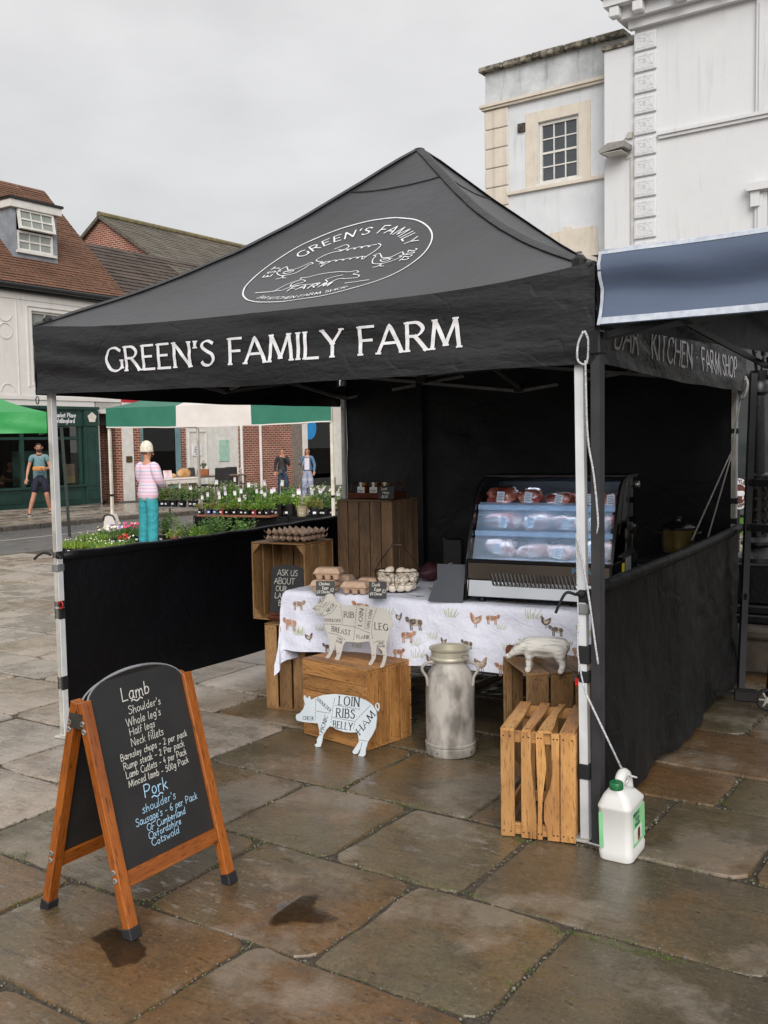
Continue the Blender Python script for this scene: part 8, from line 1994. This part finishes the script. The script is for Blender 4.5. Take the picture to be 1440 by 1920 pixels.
POTS = {'black': pot_mesh(.068, .115, 'p', MT['black_plastic']), 'terracotta': pot_mesh(.062, .12, 'p', mat('terracotta_pot', '#a8492a', '#934024', 9, .7)), 'blue': pot_mesh(.05, .1, 'p', mat('blue_pot', '#2b3d8f', '#253580', 9, .5)), 'red': pot_mesh(.05, .1, 'p', mat('red_pot', '#a3303a', '#8f2a33', 9, .5)), 'tan': pot_mesh(.085, .15, 'p', mat('tan_pot', '#a3987c', '#8f8469', 9, .8)), 'big': pot_mesh(.095, .17, 'p', MT['black_plastic'])}
VAR = []
for kd, args, mt, key in (('bush', (.13, .20, 190, .055, .03), 'fresh', 'leafy'), ('bush', (.15, .26, 240, .05, .026), 'deep', 'darkbush'), ('feather', (.20, .30, 70, .055, .012), 'deep', 'feathery'), ('stem', (.14, .34, 16, .07, .026), 'fresh', 'tall'), ('bush', (.20, .34, 330, .05, .016), 'olive', 'grey'), ('bush', (.11, .13, 120, .045, .03), 'lime', 'limey'), ('stem', (.13, .44, 16, .075, .028), 'deep', 'verytall'), ('bush', (.11, .16, 120, .05, .028), 'bronze', 'bronze')):
    for v in range(2): VAR.append((key, foliage(kd, *args, seed=hash(key) % 1000*0+len(VAR)*31+v).mesh('foliage', LM[mt])))
def fol(key, r): return r.choice([m for k, m in VAR if k == key])
tagm = MB(); tagm.bar((0, 0, 0), (0, 0, .17), .004); TAGST = tagm
def tag_mesh(h):
    b = MB(); b.mi = 0; b.box(-.028, .028, -.001, .001, h, h+.082); return b.mesh('plant_label', MT['print_white'])
TH_ = (.20, .24, .27, .31, .36)
TAGS = [tag_mesh(h) for h in TH_]
tp = MB(); tp.box(-.028, .028, -.0022, -.0012, .055, .082); TOPS = [tp.mesh('label_picture', mat('label_pic_'+k, k, '#cfc9d6', 60, .6)) for k in ('#b9a3c4', '#c48a92', '#a9b4cc', '#b7c2a8', '#8f7f9f')]
stk = MB(); stk.bar((0, .002, 0), (0, .002, .36), .004); STK = stk.mesh('label_stick', MT['white_d'])
lpm = MB(); lpm.box(-.022, .022, -.0005, .0005, 0, .03); LPM = lpm.mesh('pot_label', MT['print_white'])
pr = random.Random(21)
ORD = ['first', 'second', 'third', 'fourth', 'fifth', 'sixth', 'seventh', 'eighth', 'ninth', 'tenth', 'eleventh', 'twelfth', 'thirteenth', 'fourteenth', 'fifteenth', 'sixteenth', 'seventeenth', 'eighteenth']
def plant(p, potk, key, label, group, card=False, s=1.0, flower=None, potlab=True):
    root = empty('potted_plant', p, pr.uniform(-.4, .4)-.2, label, 'potted plant', group); root.scale = (s, s, s)
    inst('pot', POTS[potk], root); ph = {'black': .105, 'terracotta': .11, 'blue': .09, 'red': .09, 'tan': .14, 'big': .155}[potk]
    inst('foliage', fol(key, pr), root, (0, 0, ph), (0, 0, pr.uniform(0, 6.3)))
    if flower: inst('blossoms', flower, root, (0, 0, ph))
    if potlab: inst('pot_label', LPM, root, (0, -.066 if potk != 'big' else -.088, .04))
    if card:
        k = pr.randrange(5); o = inst('plant_label', TAGS[k], root, (pr.uniform(-.06, .06), -.03, ph-.03), (0, pr.uniform(-.12, .12), pr.uniform(-.5, .5))); inst('label_picture', pr.choice(TOPS), o, (0, 0, TH_[k])); inst('label_stick', STK, root, (o.location.x, -.028, ph-.05), (0, 0, 0))
    return root
WF = blossoms(.10, .36, 7, .03, 3, spread=1).mesh('blossoms', PETAL['white'])
# trestle with grey top, at the back left
def at(px, py, z): return G(px, py, z)
TT = at(345, 949, .50); ta = SA
tb2 = empty('trestle_table', (TT.x, TT.y, 0), ta, 'grey topped trestle table of herbs behind the turquoise trousers', 'table')
b = MB(); b.cbox(-.55, .55, -.3, .3, .48, .50, .004); b.build('tabletop', MT['steel_bar'], tb2)
for x in (-.0, .48):
    for y in (-.26, .26): b = MB(); b.tube([(x if x else -.48, y, 0), (x if x else -.48, y, .48)], .018, 7); b.build('leg', MT['steel_bar'], tb2)
TTM = TR(TT.x, TT.y, .502) @ RZ(ta)
tb3 = empty('trestle_table', (0, 0, 0), ta, 'grey trestle table of bushy plants beneath the brick wall, right of the other trestle', 'table')
T3 = at(440, 950, .50); tb3.location = (T3.x, T3.y, 0)
b = MB(); b.cbox(-.42, .6, -.35, .35, .48, .50, .004); b.build('tabletop', MT['steel_bar'], tb3)
for x in (-.38, .55):
    for y in (-.3, .3): b = MB(); b.tube([(x, y, 0), (x, y, .48)], .018, 7); b.build('leg', MT['steel_bar'], tb3)
T3M = TR(T3.x, T3.y, .502) @ RZ(ta)
for i in range(9):
    x = -.46+.115*i; plant(TTM @ Vector((x, pr.uniform(-.2, .0), 0)), 'black', ('darkbush', 'bronze', 'darkbush', 'grey', 'grey', 'feathery', 'darkbush', 'grey', 'darkbush')[i], f'leafy potted herb, {ORD[i]} from the left on the left grey trestle table', 'herbs on the left trestle table', card=(i in (5, 7)), s=.95)
for i in range(10):
    plant(T3M @ Vector((-.38+.1*i, pr.uniform(-.1, .28), 0)), 'black', ('grey', 'grey', 'feathery', 'darkbush', 'tall', 'leafy', 'darkbush', 'tall', 'feathery', 'darkbush')[i], f'bushy potted plant, {ORD[i]} from the left on the right grey trestle table', 'plants on the right trestle table', card=(i % 2 == 0), s=1.0)
# black stacking crates and the plank
cm = MB()
w_, d_, h_ = .58, .36, .40
for z in (0, .19, .375):
    for a in ((-w_/2, -d_/2, w_/2, -d_/2), (-w_/2, d_/2, w_/2, d_/2), (-w_/2, -d_/2, -w_/2, d_/2), (w_/2, -d_/2, w_/2, d_/2)): cm.bar((a[0], a[1], z+.012), (a[2], a[3], z+.012), .014, .024 if z != .19 else .04)
lat = MB()
for k in range(15):
    x = -w_/2+w_*k/14
    for y in (-d_/2, d_/2): lat.bar((x, y, 0), (x, y, .39), .012, .012)
for k in range(1, 9):
    y = -d_/2+d_*k/9
    for x in (-w_/2, w_/2): lat.bar((x, y, 0), (x, y, .39), .012, .012)
for z in (.06, .11, .15, .25, .29, .33):
    for y in (-d_/2, d_/2): lat.bar((-w_/2, y, z), (w_/2, y, z), .009, .009)
CR1, CR2 = cm.mesh('frame', MT['black_plastic']), lat.mesh('lattice', MT['black_plastic'])
inn = MB(); inn.box(-w_/2+.02, w_/2-.02, -d_/2+.02, d_/2-.02, .02, .37); CR3 = inn.mesh('liner', MT['ink'])
def pcrate(p, rz, lab):
    r = empty('plastic_crate', p, rz, lab, 'crate', 'black plastic crates under the plants'); inst('frame', CR1, r); inst('lattice', CR2, r); inst('liner', CR3, r); return r
A1 = at(403, 1010, 0); pcrate(A1, SA, 'black lattice crate at the left end of the plank')
A1b = A1+Vector((cos(SA), sin(SA), 0))*.62; 
pcrate(A1+Vector((cos(SA), sin(SA), 0))*.30+Vector((.1, .45, 0)), SA, 'black lattice crate behind the left end of the plank')
A2 = at(520, 1012, 0); pcrate(A2, SA, 'black lattice crate under the right end of the plank'); pcrate(A2+Vector((cos(SA), sin(SA), 0))*.62, SA, 'black lattice crate right of the plank behind the egg trays')
pk = MB(); PL = (at(487, 968, .405)-at(396, 967, .405)); PLc = (at(487, 968, .405)+at(396, 967, .405))/2
pk.cbox(-.62, .75, -.2, .2, -.0, .03, .004); o = pk.build('plank', mat('red_plank', '#8a5540', '#754634', 8, .7), None, (PLc.x, PLc.y, .402), (0, 0, SA)); tag(o, 'reddish plank across the black crates under rows of pots', 'plank')
PM = TR(PLc.x, PLc.y, .433) @ RZ(SA)
for i in range(11):
    x = -.58+.125*i; plant(PM @ Vector((x, -.10+pr.uniform(-.02, .02), 0)), ('black', 'blue', 'blue', 'red', 'black', 'black', 'black', 'black', 'red', 'black', 'black')[i], ('bronze', 'limey', 'bronze', 'limey', 'bronze', 'leafy', 'bronze', 'leafy', 'limey', 'leafy', 'leafy')[i], f'small labelled pot plant, {ORD[i]} from the left in the front row on the reddish plank', 'front row of pots on the plank', card=(i % 3 == 0), s=.8)
for i in range(9):
    x = -.55+.15*i; plant(PM @ Vector((x, .1, 0)), 'black', ('feathery', 'bronze', 'leafy', 'tall', 'leafy', 'darkbush', 'tall', 'leafy', 'feathery')[i], f'pot plant with tall label, {ORD[i]} from the left in the back row on the plank', 'back row of pots on the plank', card=True, s=.9)
C2M = TR(A2.x, A2.y, .402) @ RZ(SA)
for i, (x, kx, pk_) in enumerate(((-.16, 'leafy', 'big'), (.06, 'limey', 'big'), (.27, 'leafy', 'big'), (.5, 'limey', 'tan'), (.72, 'bronze', 'black'))):
    plant(C2M @ Vector((x, -.06, 0)), pk_, kx, ('bright leafy plant in a big black pot, leftmost on the right crates', 'yellow green plant in a big black pot beside the leftmost big pot', 'bright leafy plant in a big black pot next to the tan pot', 'yellow green plant in the tan pot', 'small bronze plant right of the tan pot')[i], 'plants on the right hand crates', card=(i in (0, 1, 3)), s=1.15)
# taller plants at the back right on a low bench
B3 = at(570, 965, .35)
bn = empty('plant_bench', (B3.x, B3.y, 0), SA, 'low black bench of tall flowering plants behind the crates at the right', 'bench')
b = MB(); b.cbox(-.7, .9, -.35, .35, .31, .35, .005); b.build('bench_top', MT['black_plastic'], bn)
for x in (-.65, .85):
    for y in (-.3, .3): b = MB(); b.bar((x, y, 0), (x, y, .31), .04); b.build('leg', MT['black_plastic'], bn)
BM_ = TR(B3.x, B3.y, .352) @ RZ(SA)
for i in range(16):
    x = -.62+.095*i; wf = (i > 6 and i % 2 == 0)
    plant(BM_ @ Vector((x, pr.uniform(-.25, .28), 0)), 'black', ('darkbush', 'tall', 'verytall', 'verytall')[i % 4], f'tall {"white flowering" if wf else "leafy"} plant, {ORD[i]} from the left on the low black bench', 'white flowering plants on the bench' if wf else 'leafy plants on the bench', card=(i % 3 == 0), s=1.0, flower=WF if wf else None)
for i, (px, py) in enumerate(((598, 995), (612, 990), (622, 1000))): plant(at(px, py, .0)+Vector((0, 0, .0)), 'black', 'tall', ('leftmost', 'middle', 'rightmost')[i]+' wispy plant on the flags beside the striped stall pole', 'wispy plants by the pole', s=1.25, flower=WF)
# ground row in front
gr = [(303, 1016, 'black', 'darkbush'), (313, 1012, 'black', 'feathery'), (326, 1020, 'terracotta', 'limey'), (338, 1013, 'black', 'tall'), (346, 1020, 'black', 'bronze'), (356, 1021, 'terracotta', 'darkbush'), (364, 1018, 'black', 'bronze'), (373, 1022, 'terracotta', 'leafy'), (384, 1023, 'blue', 'limey'), (391, 1020, 'black', 'leafy'), (402, 1024, 'black', 'feathery'), (412, 1024, 'terracotta', 'feathery'), (424, 1026, 'black', 'limey'), (436, 1028, 'black', 'bronze'), (452, 1028, 'black', 'feathery'), (466, 1030, 'black', 'tall'), (480, 1030, 'black', 'leafy'), (494, 1032, 'black', 'leafy')]
for i, (px, py, pk_, kx) in enumerate(gr):
    lab = 'small plant in the blue pot in the row on the ground' if pk_ == 'blue' else f'small plant in a {pk_} pot, {ORD[i]} from the left in the row on the ground'
    plant(at(px, py, 0), pk_, kx, lab, {'terracotta': 'terracotta pots on the ground'}.get(pk_, 'black pots on the ground') if pk_ != 'blue' else None, s=.95 if kx != 'feathery' else 1.35)
# trays of bedding plants at the left
def tray(p, rz, label, key, fl_col, n, H=.13, R=.24, cnt=420, ns=.014):
    r = empty('bedding_tray', p, rz, label, 'plant tray', 'trays of bedding plants'); b = MB()
    for i in range(4):
        for j in range(2): b.lathe([(.045, 0), (.056, .07), (.058, .075), (.0, .068)], 8, TR(-.19+.127*i, -.075+.15*j, 0), True, False)
    b.build('cells', MT['black_plastic'], r)
    f = foliage('lawn', R, H, cnt, .05, .012, 5+n).mesh('foliage', LM[key]); inst('foliage', f, r, (0, 0, .065))
    f2 = foliage('bush', R, H, 260, .045, .016, 9+n); f2.v = [(x, y*.62, z) for x, y, z in f2.v]; inst('foliage', f2.mesh('foliage', LM['fresh' if key != 'fresh' else 'lime']), r, (0, 0, .06))
    for k, (c, q, s) in enumerate(fl_col): inst('blossoms', blossoms(R*.95, H, q, s, n*7+k).mesh('blossoms', PETAL[c]), r, (0, 0, .08))
    for i in range(3): inst('pot_label', LPM, r, (-.15+.15*i, -.135, .02), (-.1, 0, 0))
    return r
tray(at(140, 1036, 0), SA, 'tray of green bedding plants nearest the left gazebo leg', 'lime', [('white', 14, .010)], 1)
tray(at(183, 1037, 0)+Vector((0, .05, 0)), SA, 'tray of white flecked bedding plants in the middle of the left group', 'fresh', [('white', 16, .010)], 2)
tray(at(218, 1041, 0), SA, 'tray of white flecked bedding plants in front, nearest the black half wall', 'lime', [('white', 22, .012)], 3)
tray(at(172, 1022, 0)+Vector((0, .1, 0)), SA, 'tray of green bedding plants behind the others at the left', 'fresh', [('white', 8, .012)], 4)
tray(at(205, 1018, 0)+Vector((0, .1, 0)), SA, 'tray of white, purple and near black pansies', 'deep', [('white', 20, .032), ('purple', 4, .034), ('dark', 5, .034), ('yellow', 5, .02)], 5, H=.17)
tray(at(247, 1015, 0)+Vector((0, .15, 0)), SA, 'tray of bright pink and red geraniums behind the pansies', 'deep', [('pink', 26, .03), ('red', 8, .03), ('white', 10, .026)], 6, H=.2)
tray(at(236, 1036, 0), SA, 'tray of red flowers at the right end of the left group', 'deep', [('red', 12, .03), ('white', 6, .016)], 7, H=.17, R=.12)
o = MB().cbox(-.07, .07, -.05, .05, 0, .012, .003).build('white_card', MT['print_white'], None, W(-2.93, .45, .0)+Vector((-.1, .2, .002)), (0, 0, .4)); bpy.data.objects.remove(o)
cd = MB(); cd.cbox(-.17, .17, -.11, .11, 0, .03, .006); o = cd.build('white_sack', MT['print_white'], None, at(136, 1050, .02), (0, 0, .3)); tag(o, 'flat white plastic sack on the flags behind the left leg rail', 'sack')
